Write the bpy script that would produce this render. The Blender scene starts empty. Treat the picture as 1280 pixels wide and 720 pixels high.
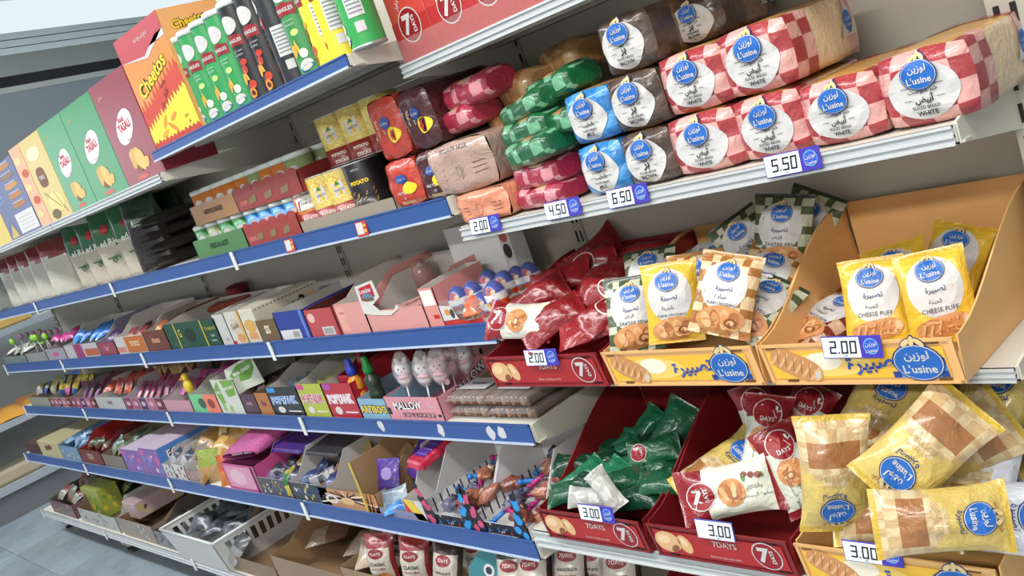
import bpy, math, random
from mathutils import Vector, Matrix, noise
R_ = random.Random(7)
SC = bpy.context.scene
COL = SC.collection
PI = math.pi

# ---------------------------------------------------------------- camera
CAM_Z = 1.40
FPX = 1196.9
def _cam_axes():
    yaw, pit, rol = math.radians(-50.0217), math.radians(-10.7909), math.radians(-19.7714)
    cy, sy, cp, sp = math.cos(yaw), math.sin(yaw), math.cos(pit), math.sin(pit)
    f = Vector((sy*cp, cy*cp, sp)); r = Vector((cy, -sy, 0)); u = r.cross(f)
    cr, sr = math.cos(rol), math.sin(rol)
    return cr*r+sr*u, -sr*r+cr*u, f
CR, CU, CF = _cam_axes()
cam = bpy.data.cameras.new('camera'); cam_o = bpy.data.objects.new('camera', cam); COL.objects.link(cam_o)
cam.sensor_width = 36.0; cam.lens = 36.0*FPX/1280.0; cam.clip_start = .02; cam.clip_end = 100
_m = Matrix.Identity(4)
for i in range(3):
    _m[i][0], _m[i][1], _m[i][2] = CR[i], CU[i], -CF[i]
_m[2][3] = CAM_Z
cam_o.matrix_world = _m
SC.camera = cam_o

# ---------------------------------------------------------------- world, exposure
SC.view_settings.view_transform = 'Standard'; SC.view_settings.look = 'None'
SC.view_settings.gamma = 1; SC.view_settings.use_curve_mapping = False
SC.view_settings.exposure = 0.08
W = bpy.data.worlds.new('room_light'); SC.world = W; W.use_nodes = True
W.node_tree.nodes['Background'].inputs[0].default_value = (.93, .97, 1, 1)
W.node_tree.nodes['Background'].inputs[1].default_value = 0.50
def area(name, loc, sx, sy, power, color=(1, .98, .95), rot=(0, 0, 0)):
    l = bpy.data.lights.new(name, 'AREA'); l.shape = 'RECTANGLE'; l.size = sx; l.size_y = sy
    l.energy = power; l.color = color
    o = bpy.data.objects.new(name, l); COL.objects.link(o); o.location = loc; o.rotation_euler = rot
    return o
CEIL = 3.30
for lx, lp, lc in ((-.4, 118, (1, .98, .95)), (-3.9, 76, (.93, .97, 1)), (-6.9, 60, (.88, .95, 1))):
    area('ceiling_and_fill_light', (lx, -.15, CEIL-.1), 3.2, .4, lp*(.80 if lx > -1 else 1), lc)
    area('ceiling_and_fill_light', (lx+(.9 if lx > -1 else 0), -2.9, CEIL-.1), 3.2, .4, lp*(1.75 if lx > -1 else .34), lc)  # this row is added behind the camera as unseen frontal fill

area('ceiling_and_fill_light', (-5.0, 3.4, CEIL-.1), 3.2, .4, 90, (.90, .96, 1))  # unseen light added past the run to brighten the canopy panel
# ---------------------------------------------------------------- helpers
def ray(px, py):
    return CF + CR*((px-640)/FPX) - CU*((py-360)/FPX)
def at(px, py, Y):                     # pixel -> (X, Z) on the upright plane at depth Y
    d = ray(px, py); k = Y/d.y
    return d.x*k, d.z*k+CAM_Z
def xat(px, Y, z):                     # X on the line (Y, z) seen in pixel column px
    # solve (px-640)/F * (p.f) = p.r
    k = (px-640)/FPX; zz = z-CAM_Z
    a = CR.x-k*CF.x; b = (CR.y-k*CF.y)*Y+(CR.z-k*CF.z)*zz
    return -b/a
def zat(py, X, Y):                     # Z on the upright line (X, Y) seen in pixel row py
    k = -(py-360)/FPX
    a = CU.z-k*CF.z; b = (CU.x-k*CF.x)*X+(CU.y-k*CF.y)*Y
    return -b/a+CAM_Z

def lin(c):
    c /= 255.0
    return c/12.92 if c <= .04045 else ((c+.055)/1.055)**2.4
def rgb(h):
    return tuple(lin(int(h[i:i+2], 16)) for i in (0, 2, 4))
_M = {}
def C(h, kind='card'):
    """a material: colour h (sRGB hex) on card / film / plastic / metal / print / clear"""
    k = (h, kind)
    if k in _M: return _M[k]
    m = bpy.data.materials.new(kind+'_'+h); m.use_nodes = True
    nt = m.node_tree; n = nt.nodes; b = n['Principled BSDF']
    col = rgb(h)+(1,)
    b.inputs['Base Color'].default_value = col
    rough, met = {'card': (.34, 0), 'film': (.30, 0), 'plastic': (.38, 0), 'metal': (.42, 0), 'print': (.45, 0), 'matte': (.8, 0),
                  'steel': (.35, .8), 'clear': (.12, 0), 'riser': (.1, 0), 'gloss': (.22, 0)}[kind]
    b.inputs['Roughness'].default_value = rough; b.inputs['Metallic'].default_value = met
    tc = n.new('ShaderNodeTexCoord')
    if kind in ('card', 'film', 'plastic', 'metal', 'matte'):
        nz = n.new('ShaderNodeTexNoise'); nz.inputs['Scale'].default_value = {'film': 38, 'card': 60, 'plastic': 25, 'metal': 6, 'matte': 90}[kind]
        nz.inputs['Detail'].default_value = 3
        if kind == 'film': nz.inputs['Distortion'].default_value = 1.3
        nt.links.new(tc.outputs['Object'], nz.inputs['Vector'])
        mx = n.new('ShaderNodeMixRGB'); mx.blend_type = 'MULTIPLY'
        mx.inputs[0].default_value = {'film': .18, 'card': .10, 'plastic': .08, 'metal': .14, 'matte': .22}[kind]
        mx.inputs[1].default_value = col
        nt.links.new(nz.outputs[0], mx.inputs[2]); nt.links.new(mx.outputs[0], b.inputs['Base Color'])
        bp = n.new('ShaderNodeBump'); bp.inputs['Strength'].default_value = {'film': .75, 'card': .06, 'plastic': .05, 'metal': .03, 'matte': .25}[kind]
        bp.inputs['Distance'].default_value = {'film': .006}.get(kind, .002)
        nt.links.new(nz.outputs[0], bp.inputs['Height']); nt.links.new(bp.outputs[0], b.inputs['Normal'])
    if kind in ('clear', 'riser'):                 # clear wrapping film: mostly see-through, with a sheen
        tr = n.new('ShaderNodeBsdfTransparent'); tr.inputs[0].default_value = tuple(.55+.45*x for x in col[:3])+(1,)
        nz = n.new('ShaderNodeTexNoise'); nz.inputs['Scale'].default_value = 45
        nt.links.new(tc.outputs['Object'], nz.inputs['Vector'])
        bp = n.new('ShaderNodeBump'); bp.inputs['Strength'].default_value = .7; bp.inputs['Distance'].default_value = .008
        nt.links.new(nz.outputs[0], bp.inputs['Height']); nt.links.new(bp.outputs[0], b.inputs['Normal'])
        mx = n.new('ShaderNodeMixShader'); mx.inputs[0].default_value = .22 if kind == 'clear' else .06
        nt.links.new(tr.outputs[0], mx.inputs[1]); nt.links.new(b.outputs[0], mx.inputs[2])
        nt.links.new(mx.outputs[0], n['Material Output'].inputs[0])
    if kind == 'card': b.inputs['Coat Weight'].default_value = .25; b.inputs['Coat Roughness'].default_value = .22
    if kind == 'film':
        b.inputs['Coat Weight'].default_value = .6; b.inputs['Coat Roughness'].default_value = .15
    _M[k] = m
    return m

class G:
    """collects faces with materials; build() links them as one mesh object"""
    def __init__(s): s.v = []; s.f = []; s.m = []; s.sm = []; s.mats = []; s.T = None
    def mi(s, mat):
        if mat not in s.mats: s.mats.append(mat)
        return s.mats.index(mat)
    def pt(s, p):
        p = Vector(p)
        if s.T is not None: p = s.T @ p if isinstance(s.T, Matrix) else s.T(p)
        s.v.append(p); return len(s.v)-1
    def face(s, pts, mat, smooth=False):
        s.f.append([s.pt(p) for p in pts]); s.m.append(s.mi(mat)); s.sm.append(smooth)
    def grid(s, fn, nu, nv, mat, smooth=True, wrapu=False, flip=False):
        idx = [[s.pt(fn(i/nu, j/nv)) for j in range(nv+1)] for i in range(nu if wrapu else nu+1)]
        for i in range(nu):
            for j in range(nv):
                a, b = idx[i], idx[(i+1) % len(idx)]
                q = [a[j], b[j], b[j+1], a[j+1]]
                mm = mat((i+.5)/nu, (j+.5)/nv) if callable(mat) else mat
                if mm is None: continue
                s.f.append(q[::-1] if flip else q); s.m.append(s.mi(mm)); s.sm.append(smooth)
    def box(s, x0, y0, z0, x1, y1, z1, mat):
        p = [s.pt(q) for q in ((x0,y0,z0),(x1,y0,z0),(x1,y1,z0),(x0,y1,z0),(x0,y0,z1),(x1,y0,z1),(x1,y1,z1),(x0,y1,z1))]
        for q in ((0,3,2,1),(4,5,6,7),(0,1,5,4),(1,2,6,5),(2,3,7,6),(3,0,4,7)):
            s.f.append([p[i] for i in q]); s.m.append(s.mi(mat)); s.sm.append(False)
    def rbox(s, x0, y0, z0, x1, y1, z1, r, mat):
        """box with chamfered edges"""
        import itertools
        pid = {}
        X, Y, Z = (x0, x1), (y0, y1), (z0, z1)
        for c in itertools.product((0, 1), repeat=3):
            for ax in range(3):
                p = [X[c[0]], Y[c[1]], Z[c[2]]]
                for k in range(3):
                    if k != ax: p[k] += r if c[k] == 0 else -r
                pid[(c, ax)] = s.pt(p)
        k = s.mi(mat)
        def add(q): s.f.append(q); s.m.append(k); s.sm.append(False)
        ctr = Vector(((x0+x1)/2, (y0+y1)/2, (z0+z1)/2))
        for ax in range(3):
            o = [i for i in range(3) if i != ax]
            for e in (0, 1):
                q = []
                for (a, b_) in ((0,0),(1,0),(1,1),(0,1)):
                    c = [0,0,0]; c[ax] = e; c[o[0]] = a; c[o[1]] = b_; q.append(pid[(tuple(c), ax)])
                add(q)
            for a in (0, 1):
                for b_ in (0, 1):
                    c0 = [0,0,0]; c0[o[0]] = a; c0[o[1]] = b_; c1 = list(c0); c1[ax] = 1
                    c0, c1 = tuple(c0), tuple(c1)
                    add([pid[(c0, o[0])], pid[(c1, o[0])], pid[(c1, o[1])], pid[(c0, o[1])]])
        for c in itertools.product((0, 1), repeat=3): add([pid[(c, 0)], pid[(c, 1)], pid[(c, 2)]])
    def prism(s, poly, f0, f1, mat, smooth=False):
        """poly in 2D; f0 and f1 place it at the two ends"""
        a = [s.pt(f0(*q)) for q in poly]; b = [s.pt(f1(*q)) for q in poly]; n = len(poly); k = s.mi(mat)
        s.f.append(a[::-1]); s.m.append(k); s.sm.append(False)
        s.f.append(b); s.m.append(k); s.sm.append(False)
        for i in range(n):
            s.f.append([a[i], a[(i+1) % n], b[(i+1) % n], b[i]]); s.m.append(k); s.sm.append(smooth)
    def lathe(s, prof, n, mat, axis=None, smooth=True, cap=True):
        """prof: (r, z) pairs; mat may be one per segment"""
        fn = axis or (lambda x, y, z: (x, y, z))
        rings = [[s.pt(fn(r*math.cos(2*PI*i/n), r*math.sin(2*PI*i/n), z)) for i in range(n)] for r, z in prof]
        for j in range(len(prof)-1):
            k = s.mi(mat[j] if isinstance(mat, (list, tuple)) else mat)
            for i in range(n):
                s.f.append([rings[j][i], rings[j][(i+1) % n], rings[j+1][(i+1) % n], rings[j+1][i]]); s.m.append(k); s.sm.append(smooth)
        if cap:
            s.f.append(rings[0][::-1]); s.m.append(s.mi(mat[0] if isinstance(mat, (list, tuple)) else mat)); s.sm.append(False)
            s.f.append(rings[-1]); s.m.append(s.mi(mat[-1] if isinstance(mat, (list, tuple)) else mat)); s.sm.append(False)
    def tube(s, pts, r, n, mat, r1=None):
        pts = [Vector(p) for p in pts]; L = len(pts); rings = []
        for i, p in enumerate(pts):
            t = (pts[min(i+1, L-1)]-pts[max(i-1, 0)]).normalized()
            a = t.cross(Vector((0, 0, 1)) if abs(t.z) < .9 else Vector((1, 0, 0))).normalized(); b = t.cross(a)
            rr = r if r1 is None else r+(r1-r)*i/(L-1)
            rings.append([s.pt(p+a*rr*math.cos(2*PI*k/n)+b*rr*math.sin(2*PI*k/n)) for k in range(n)])
        k = s.mi(mat)
        for j in range(L-1):
            for i in range(n):
                s.f.append([rings[j][i], rings[j][(i+1) % n], rings[j+1][(i+1) % n], rings[j+1][i]]); s.m.append(k); s.sm.append(True)
        s.f.append(rings[0][::-1]); s.m.append(k); s.sm.append(False)
        s.f.append(rings[-1]); s.m.append(k); s.sm.append(False)
    def blob(s, c, rx, ry, rz, mat, nu=12, nv=8, rot=None, wob=0, seed=0):
        c = Vector(c)
        def fn(u, v):
            a, b = 2*PI*u, PI*(v-.5)
            p = Vector((math.cos(a)*math.cos(b), math.sin(a)*math.cos(b), math.sin(b)))
            if wob: p *= 1+wob*noise.noise(p*1.7+Vector((seed*3.1, seed, 0)))
            p = Vector((p.x*rx, p.y*ry, p.z*rz))
            if rot is not None: p = rot @ p
            return c+p
        s.grid(fn, nu, nv, mat, wrapu=True)
    def mesh(s, name):
        me = bpy.data.meshes.new(name)
        me.from_pydata([tuple(p) for p in s.v], [], s.f)
        for m in s.mats: me.materials.append(m)
        me.polygons.foreach_set('material_index', s.m)
        me.polygons.foreach_set('use_smooth', s.sm)
        me.update()
        return me
    def build(s, name, parent=None):
        return link(name, s.mesh(name), parent)

def link(name, me, parent=None):
    o = bpy.data.objects.new(name, me); COL.objects.link(o)
    if parent is not None: o.parent = parent
    return o
def tag(o, label=None, cat=None, group=None, kind=None):
    if label: o['label'] = label
    if cat: o['category'] = cat
    if group: o['group'] = group
    if kind: o['kind'] = kind
    return o
def thing(name, label, cat, loc=(0, 0, 0), rot=(0, 0, 0), group=None):
    o = bpy.data.objects.new(name, None); COL.objects.link(o); o.empty_display_size = .05
    o.location = loc
    if isinstance(rot, Matrix): o.rotation_euler = rot.to_euler()
    else: o.rotation_euler = rot
    return tag(o, label, cat, group)
def put(parts, name, label, cat, loc, rot=(0, 0, 0), group=None, scale=None):
    """a thing from prepared part meshes: [(part name, mesh, [(sub-part name, mesh)...])], sharing mesh data"""
    if len(parts) == 1 and len(parts[0]) < 3:
        t = link(name, parts[0][1])
        t.location = loc; t.rotation_euler = rot.to_euler() if isinstance(rot, Matrix) else rot; tag(t, label, cat, group)
    else:
        t = thing(name, label, cat, loc, rot, group)
        for p in parts:
            o = link(p[0], p[1], t)
            for q in (p[2] if len(p) > 2 else ()): link(q[0], q[1], o)
    if scale: t.scale = scale
    return t
def struct(name, g, parent=None):
    o = g.build(name, parent)
    if parent is None: o['kind'] = 'structure'
    return o

# ---------------------------------------------------------------- flat print
_T = {}
_AR = {}
for ch, base, four in (('ا',0xFE8D,0),('أ',0xFE83,0),('ب',0xFE8F,1),('ة',0xFE93,0),('ت',0xFE95,1),('ج',0xFE9D,1),('ح',0xFEA1,1),('خ',0xFEA5,1),
        ('د',0xFEA9,0),('ر',0xFEAD,0),('ز',0xFEAF,0),('س',0xFEB1,1),('ش',0xFEB5,1),('ص',0xFEB9,1),('ض',0xFEBD,1),('ط',0xFEC1,1),('ع',0xFEC9,1),
        ('ف',0xFED1,1),('ق',0xFED5,1),('ك',0xFED9,1),('ل',0xFEDD,1),('م',0xFEE1,1),('ن',0xFEE5,1),('ه',0xFEE9,1),('و',0xFEED,0),('ي',0xFEF1,1)):
    _AR[ch] = (base, four)
def arabic(s):
    out = []
    for i, ch in enumerate(s):
        if ch not in _AR: out.append(ch); continue
        base, four = _AR[ch]
        prev = i > 0 and s[i-1] in _AR and _AR[s[i-1]][1]
        nxt = four and i+1 < len(s) and s[i+1] in _AR
        k = (3 if nxt else 1) if prev else (2 if nxt else 0)
        out.append(chr(base+k))
    return ''.join(reversed(out))
def text2d(s, bold=0.0):
    k = (s, bold)
    if k in _T: return _T[k]
    if any(c in _AR for c in s): b = arabic(s)
    else: b = s
    cu = bpy.data.curves.new('lettering', 'FONT'); cu.body = b; cu.resolution_u = 2; cu.offset = bold
    o = bpy.data.objects.new('lettering', cu); COL.objects.link(o)
    me = o.evaluated_get(bpy.context.evaluated_depsgraph_get()).to_mesh()
    vs = [(v.co.x, v.co.y) for v in me.vertices]; fs = [tuple(p.vertices) for p in me.polygons]
    bpy.data.objects.remove(o); bpy.data.curves.remove(cu)
    if not vs: vs, fs = [(0, 0), (1, 0), (1, 1)], [(0, 1, 2)]
    x0, x1 = min(v[0] for v in vs), max(v[0] for v in vs); y0, y1 = min(v[1] for v in vs), max(v[1] for v in vs)
    h = max(1e-6, y1-y0); cx, cy = (x0+x1)/2, (y0+y1)/2
    vs = [((x-cx)/h, (y-cy)/h) for x, y in vs]
    _T[k] = (vs, fs, (x1-x0)/h)
    return _T[k]

class P:
    """flat print on a surface: M(u, v, lift) -> point, all in metres along the surface"""
    L = .0006
    def __init__(s, g, M): s.g = g; s.M = M
    def poly(s, pts, mat, l=1):
        s.g.face([s.M(u, v, l*s.L) for u, v in pts], mat)
    def rect(s, u0, v0, u1, v1, mat, l=1, n=1, m=1):
        s.g.grid(lambda a, b: s.M(u0+(u1-u0)*a, v0+(v1-v0)*b, l*s.L), n, m, mat, smooth=False)
    def ell(s, cx, cy, rx, ry, mat, l=1, n=24, rings=1, rot=0, inner=0.0, pw=2.0):
        c, d = math.cos(rot), math.sin(rot)
        def pt(a, q):
            ca, sa = math.cos(a), math.sin(a)
            x = math.copysign(abs(ca)**(2/pw), ca)*rx*q; y = math.copysign(abs(sa)**(2/pw), sa)*ry*q
            return s.M(cx+x*c-y*d, cy+x*d+y*c, l*s.L)
        if rings == 1 and inner == 0:
            s.g.face([pt(2*PI*i/n, 1) for i in range(n)], mat); return
        for j in range(rings):
            q0 = inner+(1-inner)*j/rings; q1 = inner+(1-inner)*(j+1)/rings
            for i in range(n):
                a0, a1 = 2*PI*i/n, 2*PI*(i+1)/n
                if q0 == 0: s.g.face([pt(0, 0), pt(a0, q1), pt(a1, q1)], mat)
                else: s.g.face([pt(a0, q0), pt(a0, q1), pt(a1, q1), pt(a1, q0)], mat)
    def text(s, t, cx, cy, h, mat, l=2, w=None, rot=0, bold=0.012, shear=0, arc=0, squash=False):
        """h: height of the lettering; w: greatest width"""
        vs, fs, asp = text2d(t, bold)
        sx = h
        if w and asp*h > w:
            if squash: sx = w/asp
            else: h = sx = w/asp
        elif w and squash: sx = w/asp
        c, d = math.cos(rot), math.sin(rot)
        base = []
        for x, y in vs:
            xx, yy = x*sx+y*h*shear, y*h
            if arc: yy += arc*h*(1-(2*x/asp)**2)
            base.append(s.g.pt(s.M(cx+xx*c-yy*d, cy+xx*d+yy*c, l*s.L)))
        k = s.g.mi(mat)
        for f in fs: s.g.f.append([base[i] for i in f]); s.g.m.append(k); s.g.sm.append(False)
    def line(s, u0, v0, u1, v1, w, mat, l=2):
        dx, dy = u1-u0, v1-v0; n = math.hypot(dx, dy) or 1; a, b = -dy/n*w/2, dx/n*w/2
        s.poly([(u0-a, v0-b), (u1-a, v1-b), (u1+a, v1+b), (u0+a, v0+b)], mat, l)
def planar(o, u, v):
    """a flat face: origin o (lower left), unit u to the right and v up as read"""
    o, u, v = Vector(o), Vector(u), Vector(v); n = u.cross(v).normalized()
    return lambda a, b, l: o+u*a+v*b+n*l
SEG = {'0': 'abcdef', '1': 'bc', '2': 'abged', '3': 'abgcd', '4': 'fgbc', '5': 'afgcd', '6': 'afgedc', '7': 'abc', '8': 'abcdefg', '9': 'abfgcd'}
def digits(p, s, u, v, h, mat, l=3):
    """seven-segment figures, lower left at u, v; returns the width"""
    w = h*.55; t = h*.13; x = u
    for ch in s:
        if ch == '.':
            p.rect(x-.0, v, x+t, v+t, mat, l); x += t*1.9; continue
        for k in SEG[ch]:
            sk = h*.06
            r = {'a': (x, v+h-t, x+w, v+h), 'd': (x, v, x+w, v+t), 'g': (x, v+h/2-t/2, x+w, v+h/2+t/2), 'f': (x, v+h/2, x+t, v+h),
                 'e': (x, v, x+t, v+h/2), 'b': (x+w-t, v+h/2, x+w, v+h), 'c': (x+w-t, v, x+w, v+h/2)}[k]
            p.poly([(r[0]+(r[1]-v)*.08, r[1]), (r[2]+(r[1]-v)*.08, r[1]), (r[2]+(r[3]-v)*.08, r[3]), (r[0]+(r[3]-v)*.08, r[3])], mat, l)
        x += w+h*.14
    return x-u

# ---------------------------------------------------------------- the room
S = 1.25
BACK = 1.5875                                   # face of the back panels
XB = [-.43*S, -1.27*S, -2.10*S, -2.937*S, -3.757*S, -4.58*S]      # bay boundaries, right to left
def floor_mat():
    m = bpy.data.materials.new('floor_tile'); m.use_nodes = True; nt = m.node_tree; n = nt.nodes; b = n['Principled BSDF']
    tc = n.new('ShaderNodeTexCoord'); nz = n.new('ShaderNodeTexNoise'); nz.inputs['Scale'].default_value = 2.2; nz.inputs['Detail'].default_value = 8; nz.inputs['Roughness'].default_value = .65
    cr = n.new('ShaderNodeValToRGB'); cr.color_ramp.elements[0].color = rgb('78828a')+(1,); cr.color_ramp.elements[1].color = rgb('a2adb5')+(1,)
    cr.color_ramp.elements[0].position = .3; cr.color_ramp.elements[1].position = .7
    nt.links.new(tc.outputs['Object'], nz.inputs['Vector']); nt.links.new(nz.outputs[0], cr.inputs[0]); nt.links.new(cr.outputs[0], b.inputs['Base Color'])
    b.inputs['Roughness'].default_value = .22
    return m
FT = floor_mat()
g = G(); g.box(-12, -5, -.06, 3, 6, -.004, C('6c7070', 'matte')); floor_o = struct('floor', g)
tile = G(); tile.rbox(.0015, .0015, -.004, .7985, .7985, 0, .001, FT); tile_me = tile.mesh('floor_tile')
for i in range(-11, 2):
    for j in range(-2, 6):
        if -8.9 < i*.8 < .2 and j*.8 > -1.7: o = link('floor_tile', tile_me, floor_o); o.location = (i*.8-.13, j*.8+.1, 0)
g = G(); g.box(-12, -5, CEIL, 3, 6, CEIL+.1, C('eef4f6', 'matte')); struct('ceiling', g)
g = G(); g.box(-12.1, -5, 0, -12, 6, CEIL, C('e4ecef', 'matte')); struct('wall_left', g)
g = G(); g.box(-12, 6, 0, 3, 6.1, CEIL, C('e2e6e6', 'matte')); struct('wall_back', g)
g = G(); g.box(3, -5, 0, 3.1, 6, CEIL, C('dcdcd8', 'matte')); struct('wall_right', g)
g = G(); g.box(-12, -5.1, 0, 3, -5, CEIL, C('dcdcd8', 'matte')); struct('wall_front', g)

def emit(h, s):
    m = bpy.data.materials.new('glow_'+h); m.use_nodes = True; nt = m.node_tree
    e = nt.nodes.new('ShaderNodeEmission'); e.inputs[0].default_value = rgb(h)+(1,); e.inputs[1].default_value = s
    nt.links.new(e.outputs[0], nt.nodes['Material Output'].inputs[0]); return m

# framed glowing panel, added out of view to put glare on the cartons
g = G(); g.box(-11.995, -3.4, 1.5, -11.99, -1.0, 3.0, emit('e8f2fa', 3.2)); wo = struct('glare_panel', g)
g = G()
for y in (-3.45, -2.23, -1.03): g.box(-11.99, y, 1.45, -11.95, y+.06, 3.05, C('b9bfc2', 'metal'))
for z in (1.45, 2.99): g.box(-11.99, -3.45, z, -11.95, -.97, z+.06, C('b9bfc2', 'metal'))
g.build('glare_panel_frame', wo)

# ---------------------------------------------------------------- shelving
CREAM = C('dad7ca', 'metal'); GREY = C('bdb8ac', 'metal'); BLUE = C('335491', 'plastic'); PALE = C('b4babd', 'plastic'); DARK = C('23211f', 'matte')
LEV = {   # front Y, strip bottom, strip top (metres)
 'top':      (1.139, 1.555, 1.578), 'topfar': (1.139, 1.497, 1.522), 'redbox': (1.25, 1.502, 1.528),
 'second':   (1.25, 1.203, 1.243), 'third': (1.25, .912, .956), 'fourth': (1.25, .664, .708), 'fifth': (1.1525, .430, .474),
 'bread':    (1.25, 1.147, 1.174), 'bins': (1.25, .807, .828), 'lowbins': (1.1525, .470, .508), 'base': (1.109, .116, .150)}
def bracket(x, y0, zb, zt, tall=0, drop=.06):
    g = G(); t = .0022
    pts = [(y0+.004, zb), (y0+.004, zt+.002), (BACK-.01, zt+.002+tall), (BACK-.01, zb-drop), (BACK-.07, zb-drop*.8)]
    g.prism(pts, lambda y, z: (x-t, y, z), lambda y, z: (x+t, y, z), CREAM)
    # folded lower flange and two hooks at the back
    g.box(x-.006, y0+.006, zb, x+.006, y0+.03, zb+.003, CREAM)
    for zz in (zt-.012, zb-drop+.012): g.box(x-t, BACK-.012, zz-.008, x+t, BACK+.012, zz+.008, CREAM)
    return g
def shelf(bay, lv, x0, x1, strip, tallr=0, left=True, right=True, clear=0):
    y0, zb, zt = LEV[lv]
    g = G()
    g.box(x0+.004, y0, zt-.004, x1-.004, BACK-.004, zt, CREAM if lv != 'top' else GREY)            # board
    g.box(x0+.004, y0, zb, x1-.004, y0+.003, zt-.004, CREAM)                       # folded front lip
    g.box(x0+.004, y0, zb, x1-.004, y0+.035, zb+.003, GREY)                    # its return
    for yy in (.12, .235, .33):                                               # stiffening channels under the board
        if y0+yy < BACK-.03: g.box(x0+.004, y0+yy, zb+.004, x1-.004, y0+yy+.04, zt-.004, GREY)
    s = g.build('shelf', bay)
    r = G()
    if strip == 'blue':
        r.box(x0+.006, y0-.005, zb+.001, x1-.006, y0-.0005, zt+.003, BLUE)
        r.box(x0+.006, y0-.008, zb-.001, x1-.006, y0-.0005, zb+.004, C('b9c6da', 'plastic')); r.box(x0+.006, y0-.007, zt+.001, x1-.006, y0-.0005, zt+.0045, BLUE)
    else:
        r.box(x0+.006, y0-.004, zb+.001, x1-.006, y0-.0005, zt, PALE)
        for k in (0, .45, 1): r.box(x0+.006, y0-.007, zb+(zt-zb-.004)*k, x1-.006, y0-.0005, zb+(zt-zb-.004)*k+.004, C('c4c8c8', 'plastic'))
    r.build('price_rail', s)
    if clear:
        r = G(); r.box(x0+.006, y0-.004, zt, x1-.006, y0-.002, zt+clear, C('f6f6f6', 'riser')); r.build('clear_riser', s)
    if left: bracket(x0+.004, y0, zb, zt).build('bracket', s)
    if right: bracket(x1-.004, y0, zb, zt, tallr).build('bracket', s)
    return s
def upright_mesh():
    """slotted post, 2.2 m tall, centred on x=0, its face at y=0"""
    g = G(); g.box(-.016, 0, .02, .016, .05, 2.2, C('c4beb0', 'metal'))
    for k in range(44):
        z = .12+k*.0475
        for sx in (-.010, .004): g.box(sx, -.001, z, sx+.005, .001, z+.028, DARK)
    return g.mesh('upright')
UP = upright_mesh()
BAYS = ['five', 'four', 'three', 'two', 'one']
bay_lab = ['beige shelving bay at the near end with bread above and plastic bins below', 'shelving bay of candy boxes next to the bread and bins',
           'middle shelving bay with rice and bean bags on its second shelf', 'shelving bay holding the red and white rice bags', 'far end shelving bay of the aisle, beside the floor gap']
bays = []
panel = C('d8d2c4', 'metal')
for b in range(5):
    x1, x0 = XB[b], XB[b+1]
    t = thing('shelving_bay', bay_lab[b], 'shelving', ((x0+x1)/2, BACK, 0), group='bays of the long shelving run')
    t.location = (0, 0, 0)
    zz = [.12, .47, .82, 1.17, 1.52, 1.88] if b else [.12, .62, 1.14, 1.66, 2.2]
    for k in range(len(zz)-1):                                                # back panels, one above the other
        top = zz[k+1]
        g = G(); g.rbox(x0+.002, BACK, zz[k]+.001, x1-.002, BACK+.012, top-.001, .0015, panel); g.build('back_panel', t)
    o = link('upright', UP, t); o.location = (x0, BACK-.006, 0)
    if b >= 1: o.scale = (1, 1, .853)
    if b == 0: o = link('upright', UP, t); o.location = (x1+.012, 1.462, 0); o.scale = (1.6, 2.5, 1)
    if b == 0:
        shelf(t, 'redbox', x0, x1, 'grey', clear=.045); shelf(t, 'bread', x0, x1, 'grey', tallr=.07)
        shelf(t, 'bins', x0, x1, 'grey', tallr=.05); shelf(t, 'lowbins', x0, x1, 'grey'); shelf(t, 'base', x0, x1, 'grey')
    else:
        shelf(t, 'top' if b == 1 else 'topfar', x0, x1, 'blue' if b == 1 else 'grey')
        for lv in ('second', 'third', 'fourth', 'fifth'): shelf(t, lv, x0, x1, 'blue')
        shelf(t, 'base', x0, x1, 'grey')
    for xx in ((x0+.03, x1-.03) if b == 4 else (x0+.03,)):                    # bearers and their levelling feet
        g = G(); g.prism([(1.14, .115), (1.16, .035), (1.56, .035), (1.56, .115)], lambda y, z: (xx-.02, y, z), lambda y, z: (xx+.02, y, z), GREY)
        f = g.build('bearer', t)
        g = G(); g.lathe([(.022, .002), (.022, .010), (.008, .014), (.008, .036)], 12, DARK, axis=lambda x, y, z: (x+xx, y+1.19, z)); g.build('foot', f)
    if b >= 1:
        for lv in ('second', 'third', 'fourth', 'fifth', 'base'):             # white clips where two rails meet
            y0, zb, zt = LEV[lv]; xx = x0+.0 if b < 4 else x0+.006
            g = G(); g.rbox(xx-.008, y0-.012, zb-.012, xx+.010, y0-.0085, zt+.004, .001, C('d8dbd8', 'plastic')); g.box(xx-.003, y0-.0085, zb+.01, xx+.005, y0-.004, zt-.01, C('d8dbd8', 'plastic')); g.build('rail_clip', t)
    bays.append(t)

# ---------------------------------------------------------------- what stands beyond the end of the run
def bulkhead(name, label, px0, py0, px1, py1, zt_off, h, depth, mat, cat, X=-7.6, ext=2.6):
    d0 = ray(px0, py0); d1 = ray(px1, py1); k0 = X/d0.x
    a = d0*k0; a.z += CAM_Z
    # the run turns away from the camera: its far end keeps the same height
    k1 = (a.z-CAM_Z)/d1.z; b = d1*k1; b.z += CAM_Z
    return a, b
def beam(a, b, z0, z1, dep, mat, g=None, e0=1.5, e1=3.0):
    g = g or G(); d = (b-a); d.z = 0; L = d.length; d.normalize(); n = Vector((-d.y, d.x, 0))
    if n.x > 0: n = -n
    p0 = a-d*e0; p1 = b+d*e1
    q = []
    for z in (z0, z1):
        for p, o in ((p0, 0), (p1, 0), (p1, dep), (p0, dep)): q.append(Vector((p.x, p.y, z))+n*o)
    for f in ((0, 1, 2, 3), (4, 7, 6, 5), (0, 4, 5, 1), (1, 5, 6, 2), (2, 6, 7, 3), (3, 7, 4, 0)): g.face([q[i] for i in f], mat)
    return g
a1, b1 = bulkhead('', '', 0, 67, 147, 46, 0, 0, 0, None, '')
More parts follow.
